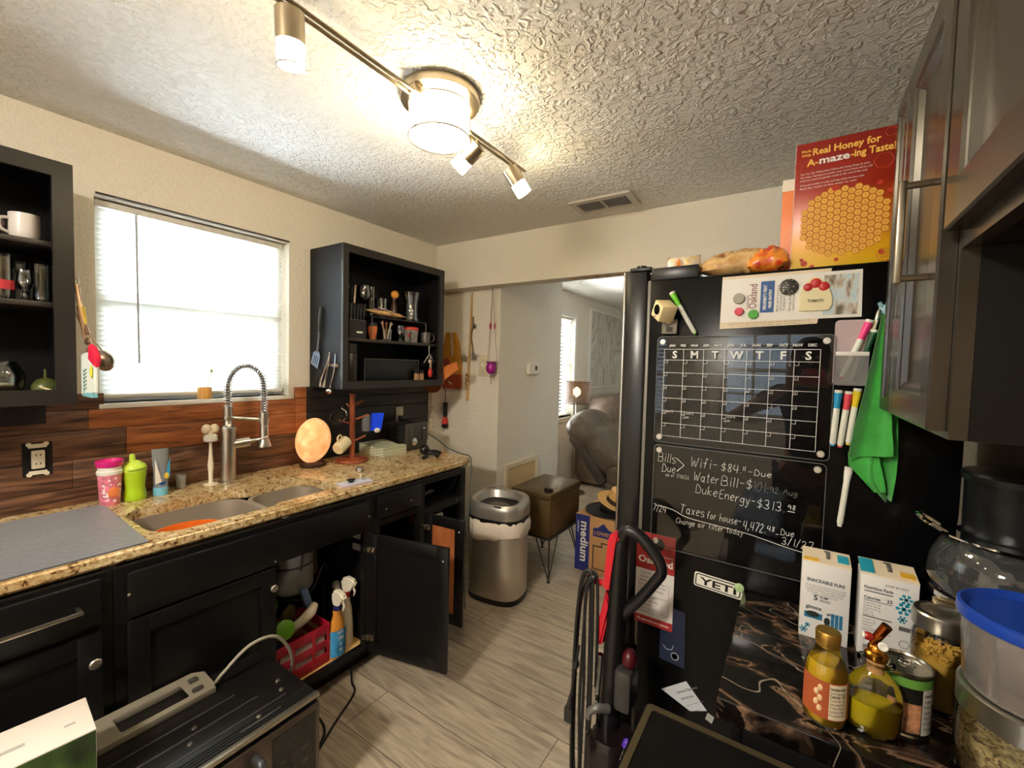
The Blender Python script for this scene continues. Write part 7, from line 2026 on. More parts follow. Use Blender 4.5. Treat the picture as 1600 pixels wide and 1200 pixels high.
# ================================================================ cabinets over the stove and worktop
def face_cab(t, x, y0, y1, z0, z1, xb, frame=.030):
    bm = NB()
    bx(bm, x + .02, xb, y0, y0 + .016, z0, z1); bx(bm, x + .02, xb, y1 - .016, y1, z0, z1)
    bx(bm, x + .02, xb, y0 + .016, y1 - .016, z0 + .02, z0 + .036); bx(bm, x + .02, xb, y0 + .016, y1 - .016, z1 - .016, z1)
    obj('carcass', bm, mat('carcass_black', (14, 13, 11), .45, spec=.25), t)
    bm = NB(); holed(bm, [(y0, z0), (y1, z0), (y1, z1), (y0, z1)], [[(y0 + frame, z0 + frame), (y1 - frame, z0 + frame), (y1 - frame, z1 - frame), (y0 + frame, z1 - frame)]], (x, 0, 0), (0, 1, 0), (0, 0, 1), (.0195, 0, 0)); obj('face_frame', bm, ESPR, t)
def esp_door(t, x, y0, y1, z0, z1, stile=.062):
    """raised frame door with a sloping inner moulding, facing -X"""
    bm = NB()
    def rect(k): return [(y0 + k, z0 + k), (y1 - k, z0 + k), (y1 - k, z1 - k), (y0 + k, z1 - k)]
    L = []
    for k, dx in ((0, 0), (0, -.018), (.003, -.021), (stile - .014, -.021), (stile - .010, -.017), (stile - .004, -.016), (stile + .006, -.008), (stile + .012, -.007)):
        L.append([bm.verts.new((x + dx, a, b)) for a, b in rect(k)])
    for a, b in zip(L, L[1:]): skin(bm, a, b)
    bm.faces.new(L[0][::-1]); bm.faces.new(L[-1])
    return obj('door', bm, ESPR, t, sharp=20)
CX = .180
t = thing('wall_cabinet', 'glossy espresso cabinet with bar pull between stove and fridge', 'cabinet', (.34, 1.0, 1.44))
face_cab(t, CX, .842, 1.30, 1.440, 2.130, .4995)
d = esp_door(t, CX - .0005, .856, 1.152, 1.450, 2.116)
bm = NB()
hz0, hz1, hy = 1.680, 1.822, .905
hx_ = CX - .0218
tube(bm, [(hx_, hy, hz1), (hx_ - .034, hy, hz1)], .0055, 8); tube(bm, [(hx_, hy, hz0), (hx_ - .034, hy, hz0)], .0055, 8); bx(bm, hx_ - .040, hx_ - .030, hy - .0055, hy + .0055, hz0 - .008, hz1 + .008, .002)
obj('bar_pull', bm, mat('pull_steel', (150, 140, 122), .3, 1.0), d)
esp_door(t, CX - .0005, 1.158, 1.288, 1.450, 2.116, .04)
t = thing('wall_cabinet', 'short espresso cabinet above the empty microwave space over the stove', 'cabinet', (.34, .45, 1.72))
face_cab(t, CX, .045, .840, 1.705, 2.130, .4995)
esp_door(t, CX - .0005, .452, .832, 1.728, 2.118, .070); esp_door(t, CX - .0005, .055, .446, 1.728, 2.118, .070)
t = thing('wall_cabinet', 'espresso cabinet over the refrigerator behind the cereal', 'cabinet', (.40, 1.75, 1.86))
face_cab(t, .262, 1.36, 2.16, 1.83, 2.20, .4995)
esp_door(t, .2615, 1.375, 1.755, 1.845, 2.185); esp_door(t, .2615, 1.765, 2.145, 1.845, 2.185)

# ================================================================ worktop beside the stove and the stove
t = thing('base_cabinet', 'black narrow base cabinet between the stove and the fridge', 'cabinet', (.2, 1.1, 0))
bm = NB(); bx(bm, -.055, .4995, .880, 1.352, .10, .872, .002); obj('carcass', bm, BLK, t)
bm = NB(); bx(bm, .01, .4995, .885, 1.35, 0, .10); obj('toe_kick', bm, BLKIN, t)
bm = NB(); bx(bm, -.075, -.056, .89, 1.345, .72, .862, .004); obj('drawer_front', bm, BLK, t)
bm = NB(); door_panel(bm, .89, 1.345, .115, .700, -.056, sgn=-1); obj('door', bm, BLK, t)
bm = NB(); bx(bm, -.100, .4995, .878, 1.357, .8735, .915, .004); one('worktop', bm, MARBLE, 'black marbled worktop with gold veins beside the fridge', 'worktop')
t = thing('stove', 'black glass-top stove at the marbled worktop', 'stove', (.14, .43, 0))
bm = NB(); bx(bm, -.185, .48, .045, .806, .08, .888, .003); obj('body', bm, BLKGL, t)
bm = NB(); bx(bm, -.14, .48, .06, .79, 0, .081); obj('plinth', bm, BLKPL, t)
bm = NB(); prism(bm, rrect(.68, .765, .012, 4, .13, .4255), (0, 0, .8885), UX, (0, 1, 0), (0, 0, .012)); obj('cooktop_slab', bm, mat('slab_black', (10, 10, 11), .12), t)
bm = NB(); holed(bm, rrect(.672, .757, .010, 4, .13, .4255), [rrect(.650, .735, .008, 4, .13, .4255)], (0, 0, .9007), UX, (0, 1, 0), (0, 0, .0025)); obj('bronze_rim', bm, mat('rim_bronze', (110, 98, 74), .3, .8), t)
bm = NB(); prism(bm, rrect(.650, .735, .008, 4, .13, .4255), (0, 0, .9006), UX, (0, 1, 0), (0, 0, .0009)); obj('glass_top', bm, mat('ceramic_glass', (9, 9, 9), .22, spec=.4), t)
for x, y, r in ((-.03, .60, .09), (-.03, .25, .11), (.27, .60, .11), (.27, .25, .08)):
    bm = NB(); lathe(bm, [(r, 0), (r, .0004), (r - .002, .0004), (r - .002, 0)], (x, y, .9016), 40, cap=False); obj('burner_ring', bm, mat('ring_dim', (46, 42, 40), .3), t)
bm = NB(); bx(bm, -.205, -.186, .055, .797, .24, .80, .004); d = obj('oven_door', bm, BLKGL, t)
bm = NB(); tube(bm, [(-.21, .10, .76), (-.245, .12, .762), (-.245, .73, .762), (-.21, .75, .76)], .010, 10, 4); obj('handle', bm, NICK, d)
bm = NB(); bx(bm, -.203, -.186, .055, .797, .805, .884, .003); p_ = obj('control_panel', bm, BLKPL, t)
for k in range(4):
    bm = NB(); lathe(bm, [(.020, 0), (.018, .022), (0, .022)], (-.2031, .15 + k * .19, .845), 20, axis=(-1, 0, 0)); obj('knob', bm, BLKPL, p_)

WT = .9152
# ---- seaweed snack boxes
def carton2(label, x0, x1, y0, y1, z1, panels):
    t = thing('snack_carton', label, 'box', ((x0 + x1) / 2, (y0 + y1) / 2, WT), 'snack cartons by the fridge')
    bm = NB(); bx(bm, x0, x1, y0, y1, WT, z1, .0015); obj('carton', bm, mat('carton_paper', (226, 224, 222), .4), t)
    bm = NB(); prism(bm, [(x0, y0), (x1, y0), (x1, y1 + .006), (x0, y1 + .006)], (0, 0, z1 + .0006), UX, (0, 1, 0), (0, 0, .0016), top=[(x0, y0 + .001), (x1, y0 + .001), (x1, y1 + .008), (x0, y1 + .008)])
    for v in bm.verts: v.co.z += (v.co.y - y0) * .16
    obj('lid_flap', bm, mat('flap_cream', (234, 218, 192), .45), t)
    return t
TEAL = mat('carton_teal', (40, 158, 186), .4)
t = carton2('white snack carton with a five slim packs print', .029, .120, 1.205, 1.262, 1.092, None)
y = 1.2044
bm = NB(); txt(bm, 'SNACKABLE FUN!', (.0745, y, 1.048), UX, UZ, .0105, 'C', True, width=.070); txt(bm, '5', (.058, y, 1.006), UX, UZ, .017, 'C', True); txt(bm, 'SLIM', (.066, y, 1.0125), UX, UZ, .0075, 'L', True); txt(bm, 'PACKS', (.066, y, 1.005), UX, UZ, .0065, 'L', True); txt(bm, 'gimme', (.055, y, .984), UX, UZ, .012, 'C', True, width=.030); txt(bm, 'gimme', (.089, y, .978), UX, UZ, .008, 'C', True, width=.018); obj('dark_lettering', bm, mat('ink_slate', (52, 60, 72), .5), t, flatnorm=True)
bm = NB()
for k in range(5): txt(bm, ('The crispy roasted snack that is made', 'for lunch boxes, picnics and trips with', 'friends and family, any day of week', 'of the year, anywhere that you go', 'and share it with your crew')[k], (.0745, y, 1.038 - k * .0052), UX, UZ, .0045, 'C', width=(.074, .076, .07, .066, .05)[k])
obj('small_print', bm, MATS['ink_grey'], t, flatnorm=True)
bm = NB(); bx(bm, .038, .072, y - .0003, y, .962, .976); bx(bm, .077, .086, y - .0003, y, .950, .970)
for k in range(3): bx(bm, .088 + k * .0075, .094 + k * .0075, y - .0003, y, .952, .984)
obj('pack_picture', bm, mat('pack_blue', (44, 112, 150), .4), t)
bm = NB(); ell(bm, (.054, y, .972), (.014, .0008, .007), 14, 8); ell(bm, (.081, y, .963), (.006, .0008, .009), 14, 8); obj('seaweed_picture', bm, mat('seaweed', (34, 44, 42), .5), t)
def flower(bm, x, z, r, y):
    for k in range(6):
        a = k * PI / 3; cyl(bm, (x + r * math.cos(a), y, z + r * math.sin(a)), (x + r * math.cos(a), y - .0004, z + r * math.sin(a)), r * .36, n=10)
        obx(bm, (x + r * .5 * math.cos(a), y - .0002, z + r * .5 * math.sin(a)), (r * .5 * math.cos(a), 0, r * .5 * math.sin(a)), (0, .0002, 0), (-.0008 * math.sin(a), 0, .0008 * math.cos(a)))
    cyl(bm, (x, y, z), (x, y - .0004, z), r * .4, n=10)
bm = NB(); flower(bm, .038, .932, .006, y); flower(bm, .045, .944, .004, y); obj('teal_flowers', bm, TEAL, t)
bm = NB(); txt(bm, 'gimme', (.075, 1.245, 1.1020), (.0, -1, -.16), (1, 0, 0), .016, 'C', True, width=.036); obj('lid_lettering', bm, MATS['ink_slate'], t, flatnorm=True)
bm = NB(); obx(bm, (.106, 1.238, 1.1008), (.010, 0, 0), (0, .016, .0026), (0, 0, .0008)); obj('lid_blue_print', bm, TEAL, t)
bm = NB(); obx(bm, (.046, 1.214, 1.0966), (.014, 0, 0), (0, .006, .001), (0, 0, .0008)); obj('lid_gold_print', bm, mat('carton_gold', (226, 176, 60), .4), t)
t = carton2('white snack carton with a nutrition table and teal flowers', .136, .232, 1.205, 1.266, 1.092, None)
bm = NB(); txt(bm, 'Nutrition Facts', (.143, y, 1.062), UX, UZ, .0095, 'L', True, width=.048); txt(bm, 'Calories', (.143, y, 1.040), UX, UZ, .0085, 'L', True, width=.028); txt(bm, '25', (.191, y, 1.040), UX, UZ, .010, 'R', True)
for z, h in ((1.056, .002), (1.036, .0012), (1.000, .002), (.97, .0008)): bx(bm, .143, .191, y - .0003, y, z, z + h)
obj('dark_lettering', bm, MATS['ink_slate'], t, flatnorm=True)
bm = NB()
for k in range(9): txt(bm, ('Total Fat 1.5g', 'Sodium 45mg', 'Total Carb 1g', 'Fiber 1g', 'Sugars 0g', 'Protein 1g', 'Vitamin D', 'Calcium', 'Iron 0.2mg')[k], (.143, y, 1.029 - k * .0062 - (.006 if k > 4 else 0)), UX, UZ, .0052)
txt(bm, 'JUNE 24 2027', (.196, y, 1.075), UX, UZ, .0065, 'C'); obj('small_print', bm, MATS['ink_grey'], t, flatnorm=True)
bm = NB(); flower(bm, .212, 1.056, .0085, y); flower(bm, .209, 1.035, .010, y); flower(bm, .208, 1.012, .006, y); obj('teal_flowers', bm, TEAL, t)
bm = NB()
for k in range(14): bx(bm, .146 + k * .0016, .1466 + k * .0016 + (k % 3) * .0002, y - .0003, y, .922, .938)
obj('bar_code', bm, MATS['ink_slate'], t)
bm = NB(); tube(bm, [(.213 + .008 * math.cos(q * PI / 10), y - .0003, .960 + .008 * math.sin(q * PI / 10)) for q in range(20)], .0005, 4, closed=True); bx(bm, .203, .225, y - .0003, y, .988, .997); obj('round_mark', bm, MATS['ink_grey'], t)
bm = NB(); txt(bm, 'gimme', (.184, 1.249, 1.1025), (.0, -1, -.16), (1, 0, 0), .017, 'C', True, width=.040); obj('lid_lettering', bm, MATS['ink_slate'], t, flatnorm=True)
bm = NB(); obx(bm, (.148, 1.240, 1.1010), (.012, 0, 0), (0, .028, .0045), (0, 0, .0008)); obj('lid_blue_print', bm, TEAL, t)
bm = NB(); obx(bm, (.216, 1.228, 1.0992), (.012, 0, 0), (0, .010, .0016), (0, 0, .0008)); obj('lid_gold_print', bm, MATS['carton_gold'], t)

OIL = mat('yellow_oil', (250, 196, 46), .05, trans=.28, ior=1.38)
OILG = mat('green_oil', (250, 214, 40), .05, trans=.36, ior=1.38)
BOTG = clear('bottle_glass', (244, 248, 244), .02, 1.5)
# ---- oil bottle with a gold cap
c = (.066, .935, WT)
t = thing('oil_bottle', 'small glass bottle of oil with a gold screw cap', 'bottle', c)
R = .0325
bm = NB(); lathe(bm, [(0, .003), (R * .85, 0), (R * .97, .005), (R, .012), (R, .088), (R * .92, .102), (R * .62, .122), (.0165, .132), (.0165, .142)], c, 40, cap=False); obj('glass_body', bm, BOTG, t, sharp=60)
bm = NB(); lathe(bm, [(0, .005), (R * .90, .005), (R * .965, .012), (R * .965, .088), (R * .88, .101), (R * .80, .108), (0, .108)], c, 40); obj('oil', bm, OIL, t, sharp=60)
bm = NB(); lathe(bm, [(.0185, .134), (.0185, .139), (.0175, .1395), (.0175, .142), (.0185, .1425), (.0190, .157), (.0175, .160), (0, .160)], c, 40); obj('screw_cap', bm, mat('cap_gold', (186, 146, 70), .35, .9), t)
bm = NB(); arc(bm, c, R * 1.003, -2.9, -.05, .020, .085, 26, .0005); obj('orange_label', bm, mat('label_orange', (164, 80, 44), .5), t)
bm = NB(); arc(bm, c, R * 1.022, -1.45, -.55, .022, .083, 14, .0004); obj('pale_panel', bm, mat('label_cream', (222, 206, 176), .5), t)
def cylmap(c, r, a0, z0): return lambda x, y_: V((c[0] + r * math.cos(a0 + x / r), c[1] + r * math.sin(a0 + x / r), c[2] + z0 + y_))
bm = NB()
for k, s in enumerate(('Nutrition Facts', 'Serving size', 'Calories  130', 'Total Fat 14g', 'Saturated 1g', 'Trans Fat 0g', 'Sodium 0mg', 'Protein 0g')): txt(bm, s, (0, 0, 0), UX, UZ, .0062 if k not in (0, 2) else .0075, 'L', k in (0, 2), width=.025, fn=cylmap(c, R * 1.042, -1.42, .074 - k * .0065))
obj('dark_lettering', bm, MATS['ink_dark'], t, flatnorm=True)
bm = NB()
for k in range(5):
    a = -1.85 - (k % 2) * .16; zz = c[2] + .036 + k * .009
    ell(bm, (c[0] + R * 1.02 * math.cos(a), c[1] + R * 1.02 * math.sin(a), zz), (.004, .002, .006), 10, 6)
obj('almond_picture', bm, mat('almond', (232, 196, 150), .5), t)
# ---- oil cruet
c = (.134, .950, WT)
t = thing('oil_cruet', 'flat glass oil cruet with a copper pouring spout', 'cruet', c)
KX, KY = 1.0, .62
bm = NB(); lathe(bm, [(0, .002), (.030, 0), (.036, .006), (.0375, .02), (.0395, .055), (.038, .078), (.030, .096), (.018, .106), (.0145, .112), (.0145, .130)], c, 40, sx=KX, sy=KY, cap=False); obj('glass_body', bm, BOTG, t, sharp=60)
bm = NB(); lathe(bm, [(0, .006), (.032, .006), (.0355, .02), (.0375, .054), (0, .054)], c, 40, sx=KX, sy=KY); obj('oil', bm, OILG, t, sharp=60)
bm = NB(); lathe(bm, [(.020, .118), (.026, .122), (.026, .125), (.020, .126)], c, 32, sy=.9, cap=False); obj('glass_collar', bm, BOTG, t)
bm = NB(); lathe(bm, [(0, .106), (.012, .106), (.0135, .133), (0, .133)], c, 28); obj('cork', bm, mat('cork', (186, 140, 90), .8, var=.2, vs=120), t)
COP = mat('copper_gold', (206, 140, 50), .2, 1.0)
bm = NB(); lathe(bm, [(.0155, .128), (.0165, .131), (.0165, .138), (.013, .141), (.013, .147), (.011, .152), (.006, .156), (0, .157)], c, 28); obj('collar', bm, COP, t)
bm = NB(); d = V((.42, -.10, .9)).normalized(); p = V(c) + V((-.004, 0, .158)); cyl(bm, p - d * .004, p + d * .036, .0068, .0078, 20); obj('spout', bm, mat('spout_copper', (188, 98, 40), .2, 1.0), t)
bm = NB(); ell(bm, V(c) + V((-.013, -.006, .166)), (.009, .006, .007), 14, 10); obj('red_bead', bm, mat('bead_cherry', (150, 36, 26), .25), t)
bm = NB(); lathe(bm, [(.007, 0), (.007, .004), (.0055, .005), (.002, .0035), (0, .0035)], V(c) + V((.006, -.012, .158)), 18, axis=(.1, -1, .15)); ell(bm, V(c) + V((-.019, -.006, .166)), (.003, .006, .006), 12, 8); obj('white_button', bm, WHT, t)
# ---- tin can
c = (.178, 1.002, WT)
t = thing('food_can', 'tin can with a green and bean picture label', 'can', c)
bm = NB(); lathe(bm, [(0, 0), (.0385, 0), (.040, .002), (.040, .004), (.0388, .006), (.0388, .104), (.040, .106), (.040, .110), (.0375, .1105), (.036, .107), (.030, .1065), (.029, .1055), (0, .1055)], c, 44); obj('tin_body', bm, mat('tin', (196, 190, 178), .25, 1.0), t)
bm = NB(); arc(bm, c, .0390, -3.1, .1, .007, .103, 30, .0005); obj('black_label', bm, mat('label_black', (24, 22, 20), .35), t)
bm = NB(); arc(bm, c, .0396, -3.1, .1, .088, .103, 30, .0004); obj('green_band', bm, mat('band_green', (96, 146, 62), .4), t)
bm = NB(); arc(bm, c, .0397, -2.2, -1.05, .012, .062, 16, .0004); obj('bean_picture', bm, mat('beans', (170, 120, 86), .4, var=.6, vs=70), t)
bm = NB(); arc(bm, c, .0397, -1.0, -.35, .010, .088, 12, .0004); obj('white_table', bm, mat('table_white', (190, 186, 180), .5), t)
bm = NB()
for k, s in enumerate(('Nutrition', 'Calories 110', 'Fat 0g', 'Sodium', 'Fiber 5g', 'Protein', 'Sugars')): txt(bm, s, (0, 0, 0), UX, UZ, .007, 'L', k == 0, width=.020, fn=cylmap(c, .0404, -.95, .076 - k * .0095))
obj('dark_lettering', bm, MATS['ink_dark'], t, flatnorm=True)
bm = NB(); tube(bm, [V(c) + V((.006 + .012 * math.cos(q * PI / 8), .008 + .008 * math.sin(q * PI / 8), .108)) for q in range(16)], .0014, 6, closed=True); obj('ring_pull', bm, CHROME, t)
# ---- pasta jar
c = (.246, 1.108, WT)
t = thing('storage_jar', 'glass jar of pasta with a steel clip lid', 'jar', c)
bm = NB(); lathe(bm, [(0, 0), (.038, 0), (.041, .004), (.041, .125), (.037, .140), (.035, .146)], c, 40, cap=False); obj('glass_body', bm, BOTG, t, sharp=60)
bm = NB(); lathe(bm, [(0, .004), (.039, .005), (.039, .090), (.03, .096), (0, .094)], c, 28)
rn = random.Random(5)
for k in range(150):
    a, r_ = rn.uniform(0, 2 * PI), .035 * math.sqrt(rn.random()); p = V((c[0] + r_ * math.cos(a), c[1] + r_ * math.sin(a), c[2] + .098 + rn.uniform(-.004, .008))); d = V((rn.uniform(-1, 1), rn.uniform(-1, 1), rn.uniform(-.6, .6))).normalized()
    u, v = frame_of(d); tube(bm, [p - d * .004 + u * .002, p + u * -.001, p + d * .004 + u * .002], .0021, 6)
o = obj('pasta', bm, mat('pasta_yellow', (216, 166, 70), .6), t); o['kind'] = 'stuff'
bm = NB(); lathe(bm, [(.037, .142), (.042, .143), (.0425, .146), (.0425, .170), (.040, .173), (.031, .1735), (.029, .172), (0, .172)], c, 44); obj('steel_lid', bm, mat('lid_steel', (186, 182, 174), .3, 1.0), t)
bm = NB(); tube(bm, [V(c) + V((.0, .044, .180)), V(c) + V((-.002, .02, .190)), V(c) + V((.03, .02, .188)), V(c) + V((.040, .040, .174))], .0035, 8, 5); bx(bm, c[0] - .005, c[0] + .03, c[1] + .038, c[1] + .052, WT + .158, WT + .182, .003); obj('clip', bm, mat('clip_tan', (168, 152, 120), .3, .8), t)
# ---- seed jar carrying the flour tub
c = (.318, .938, WT)
t = thing('storage_jar', 'glass jar of seeds with a steel band under the blue-lidded tub', 'jar', c)
bm = NB(); lathe(bm, [(0, 0), (.078, 0), (.086, .010), (.088, .05), (.085, .108), (.082, .114)], c, 48, cap=False); obj('glass_body', bm, BOTG, t, sharp=60)
def grain():
    m, nt, p, N, L = nodes('grain_mix'); g = N('NewGeometry'); n = N('TexVoronoi'); n.inputs['Scale'].default_value = 230; L(g.outputs['Position'], n.inputs['Vector'])
    r = ramp(N, [(.0, (62, 48, 34)), (.35, (150, 124, 84)), (.65, (206, 180, 130)), (1.0, (110, 92, 70))]); L(n.outputs['Color'], r.inputs[0]); L(r.outputs[0], p.inputs['Base Color']); p.inputs['Roughness'].default_value = .6
    return m
bm = NB(); lathe(bm, [(0, .004), (.074, .006), (.083, .012), (.085, .05), (.084, .078), (0, .082)], c, 48); o = obj('seeds', bm, grain(), t); o['kind'] = 'stuff'
bm = NB(); lathe(bm, [(.083, .108), (.0875, .109), (.0875, .142), (.083, .145), (0, .145)], c, 48); obj('steel_lid', bm, MATS['lid_steel'], t)
zt = WT + .1454
c = (.318, .938, zt)
t = thing('flour_tub', 'clear plastic tub of flour with a blue lid', 'tub', c)
bm = NB(); lathe(bm, [(0, 0), (.078, 0), (.082, .004), (.089, .108), (.0875, .108), (.0805, .006), (0, .003)], c, 48); obj('tub_body', bm, clear('tub_plastic', (236, 228, 224), .12, 1.0, .20), t, sharp=60)
bm = NB(); lathe(bm, [(0, .0035), (.0795, .004), (.0815, .028), (.05, .034), (0, .030)], c, 40); obj('flour', bm, mat('flour', (232, 206, 184), .9), t)
bm = NB(); lathe(bm, [(.088, .104), (.093, .104), (.094, .108), (.093, .120), (.089, .122), (.084, .117), (.078, .112), (0, .112)], c, 56); obj('blue_lid', bm, mat('lid_blue', (26, 62, 158), .35), t)
# ---- juicer / food processor
c = (.362, 1.222, WT)
t = thing('food_processor', 'black and clear food processor with a tall black feed tube', 'food processor', c)
bm = NB(); lathe(bm, [(0, 0), (.096, 0), (.104, .01), (.104, .10), (.102, .175), (0, .175)], c, 48); obj('base', bm, mat('proc_black', (24, 24, 25), .25), t)
bm = NB(); arc(bm, c, .1038, -2.15, -1.0, .125, .170, 20, .001); obj('white_panel', bm, WHT, t)
bm = NB(); lathe(bm, [(.107, .186), (.117, .19), (.120, .21), (.115, .25), (.095, .290), (.074, .300)], c, 48, cap=False); obj('clear_dome', bm, clear('smoky_clear', (170, 174, 176), .04, 1.8, .10), t, sharp=60)
bm = NB(); lathe(bm, [(.108, .172), (.118, .174), (.118, .184), (.110, .186)], c, 48, cap=False); lathe(bm, [(.077, .297), (.112, .300), (.114, .304), (.078, .303)], c, 48, cap=False); tube(bm, [V(c) + V((-.10, -.03, .302)), V(c) + V((-.135, -.03, .322)), V(c) + V((-.135, .01, .326)), V(c) + V((-.10, .02, .304))], .005, 8, 5); obj('chrome_rings', bm, CHROME, t)
bm = NB(); lathe(bm, [(0, .20), (.070, .20), (.072, .415), (0, .415)], c, 48); obj('feed_tube', bm, mat('tube_black', (12, 13, 16), .34, spec=.3), t)
bm = NB(); lathe(bm, [(.0722, .410), (.077, .411), (.078, .422), (.074, .428), (0, .429)], c, 48); obj('tube_cap', bm, BLKPL, t)

# ================================================================ upright vacuum beside the fridge
VB = mat('vac_black', (20, 19, 20), .35); VR = mat('vac_red', (196, 24, 44), .3)
t = thing('vacuum_cleaner', 'black and red upright vacuum with a loop handle by the fridge', 'vacuum cleaner', (-.42, 1.21, 0))
vy = 1.205
bm = NB(); tube(bm, [(-.425, vy, .36), (-.412, vy, .70), (-.404, vy, .98), (-.400, vy, 1.035)], [.036, .034, .028, .024], 14, 6, flat=.9); obj('spine', bm, VB, t)
bm = NB(); tube(bm, [(-.400, vy, 1.035), (-.385, vy - .004, 1.066), (-.345, vy - .004, 1.055), (-.300, vy - .004, 1.010), (-.286, vy - .004, .975), (-.300, vy - .004, .945), (-.345, vy - .002, .875), (-.385, vy, .825), (-.400, vy, .800)], [.020, .018, .017, .016, .015, .015, .015, .016, .018], 12, 6); obj('loop_handle', bm, VB, t)
bm = NB(); prism(bm, [(-.446, .885), (-.420, .885), (-.402, 1.050), (-.424, 1.056), (-.434, 1.040)], (0, vy - .028, 0), UX, UZ, (0, .05, 0)); bmesh.ops.bevel(bm, geom=bm.edges[:], offset=.006, segments=3, affect='EDGES'); obj('red_grip', bm, VR, t)
bm = NB(); prism(bm, [(-.464, .72), (-.445, .71), (-.420, .84), (-.436, .885), (-.452, .80)], (0, vy - .026, 0), UX, UZ, (0, .048, 0)); bmesh.ops.bevel(bm, geom=bm.edges[:], offset=.006, segments=3, affect='EDGES'); obj('red_side', bm, VR, t)
bm = NB(); tube(bm, [(-.452, vy - .01, .895), (-.478, vy - .02, .900), (-.494, vy - .02, .912)], [.010, .009, .008], 10, 4); obj('red_cord_hook', bm, VR, t)
bm = NB(); lathe(bm, [(0, 0), (.062, 0), (.070, .01), (.070, .24), (.060, .26), (0, .26)], (-.405, vy - .025, .22), 32); obj('dust_cup', bm, mat('cup_smoke', (34, 26, 28), .12, trans=.3), t)
bm = NB(); bx(bm, -.395, -.345, vy - .05, vy + .03, .56, .68, .012); obj('latch_block', bm, mat('latch_grey', (52, 50, 48), .4), t)
bm = NB(); ell(bm, (-.362, vy - .01, .70), (.022, .026, .03)); obj('maroon_cap', bm, mat('vac_maroon', (70, 14, 24), .3), t)
bm = NB(); ell(bm, (-.350, vy - .05, .47), (.014, .014, .030)); obj('purple_latch', bm, mat('vac_purple', (84, 48, 170), .35), t)
bm = NB(); bx(bm, -.56, -.27, vy - .16, vy + .12, .012, .115, .03, 3); obj('floor_head', bm, VB, t)
bm = NB(); bx(bm, -.55, -.28, vy - .162, vy - .13, .03, .07, .006); obj('red_trim', bm, VR, t)
bm = NB()
for x in (-.555, -.275): lathe(bm, [(0, 0), (.04, 0), (.04, .02), (0, .02)], (x - .01, vy + .08, .041), 20, axis=(1, 0, 0))
cyl(bm, (-.54, vy - .08, .012), (-.29, vy - .08, .012), .012, n=12); obj('wheels', bm, BLKPL, t)
bm = NB(); tube(bm, [(-.425, vy, .37), (-.42, vy - .01, .22), (-.42, vy - .02, .10)], [.045, .05, .05], 14, 4); obj('neck', bm, VB, t)
bm = NB(); tube(bm, [(-.452, vy - .055, .10), (-.452, vy - .052, .35), (-.440, vy - .040, .70)], .010, 8, 4); obj('steel_wand', bm, CHROME, t)
bm = NB(); tube(bm, [(-.405, vy - .05, .560), (-.430, vy - .075, .566), (-.450, vy - .080, .550), (-.452, vy - .080, .530)], [.012, .012, .010, .008], 10, 5); obj('grey_cord_hook', bm, mat('hook_grey', (110, 108, 106), .35, .4), t)
CB = mat('vac_cord', (34, 33, 33), .4)
t2 = thing('power_cord', 'black looped power cord with plug hung on the vacuum hooks', 'cord', (-.48, vy - .03, .90))
for i, (dx, dy, zt_, zb) in enumerate(((0, 0, .925, .30), (-.008, -.012, .932, .27), (-.016, -.006, .928, .24), (.006, -.018, .920, .33))):
    bm = NB()
    x0, x1 = -.468 - .010 * i, -.512 + .006 * i
    tube(bm, [(x0 + .012, vy - .032 + dy, zb), (x0 + .014, vy - .030 + dy, .60), (x0 + .010, vy - .028 + dy, zt_ - .06), (-.470 + dx, vy - .024 + dy, zt_), (-.490 + dx, vy - .026 + dy, zt_ - .02), (x1 + dx, vy - .030 + dy, zt_ - .12), (x1 - .006 + dx, vy - .034 + dy, .55), (x1 + dx, vy - .036 + dy, zb + .02), ((x0 + x1) / 2, vy - .036 + dy, zb - .04), (x0 + .012, vy - .032 + dy, zb)], .0048, 8, 5)
    obj('cord_loop', bm, CB, t2)
bm = NB(); tube(bm, [(-.506, vy - .04, .70), (-.514, vy - .044, .64), (-.520, vy - .046, .575), (-.524, vy - .048, .53)], .0045, 8, 4); bx(bm, -.522, -.506, vy - .052, vy - .032, .632, .652, .003); obj('cord_tail', bm, CB, t2)
bm = NB(); tube(bm, [(-.523, vy - .048, .545), (-.526, vy - .049, .505)], [.006, .012], 10); bx(bm, -.541, -.513, vy - .060, vy - .038, .462, .508, .005); pl = obj('plug', bm, CB, t2)
bm = NB()
for x in (-.533, -.521): bx(bm, x - .0006, x + .0006, vy - .052, vy - .046, .444, .463)
obj('prongs', bm, BRASS, pl)
# ================================================================ the person taking the picture (seen mirrored in the acrylic boards)
def skinned(name, chains, m, parent, levels=2):
    """chains: lists of (x, y, z, radius); first point of the first chain is the root; chains sharing a point join there"""
    vs, es, rad, idx = [], [], [], {}
    roots = []
    for ch in chains:
        prev = None
        for p in ch:
            k = tuple(round(q, 4) for q in p[:3])
            if k not in idx:
                idx[k] = len(vs); vs.append(p[:3]); rad.append(p[3])
                if prev is None: roots.append(idx[k])
            if prev is not None: es.append((prev, idx[k]))
            prev = idx[k]
    me = bpy.data.meshes.new(name)
    me.from_pydata(vs, es, [])
    me.materials.append(m)
    o = bpy.data.objects.new(name, me); col.objects.link(o)
    md = o.modifiers.new('skin', 'SKIN'); md.use_smooth_shade = True
    sk = me.skin_vertices[0].data
    for i, r in enumerate(rad):
        sk[i].radius = (r, r)
        sk[i].use_root = i in roots
    sd = o.modifiers.new('smooth', 'SUBSURF'); sd.levels = levels; sd.render_levels = levels
    o.parent = parent
    if parent.type == 'EMPTY': o.matrix_parent_inverse = Matrix.Translation(-parent.location)
    return o
CAM = V((0, 0, 1.53))
y_, p_2, r_2 = math.radians(33.412), math.radians(2.566), math.radians(1.439)
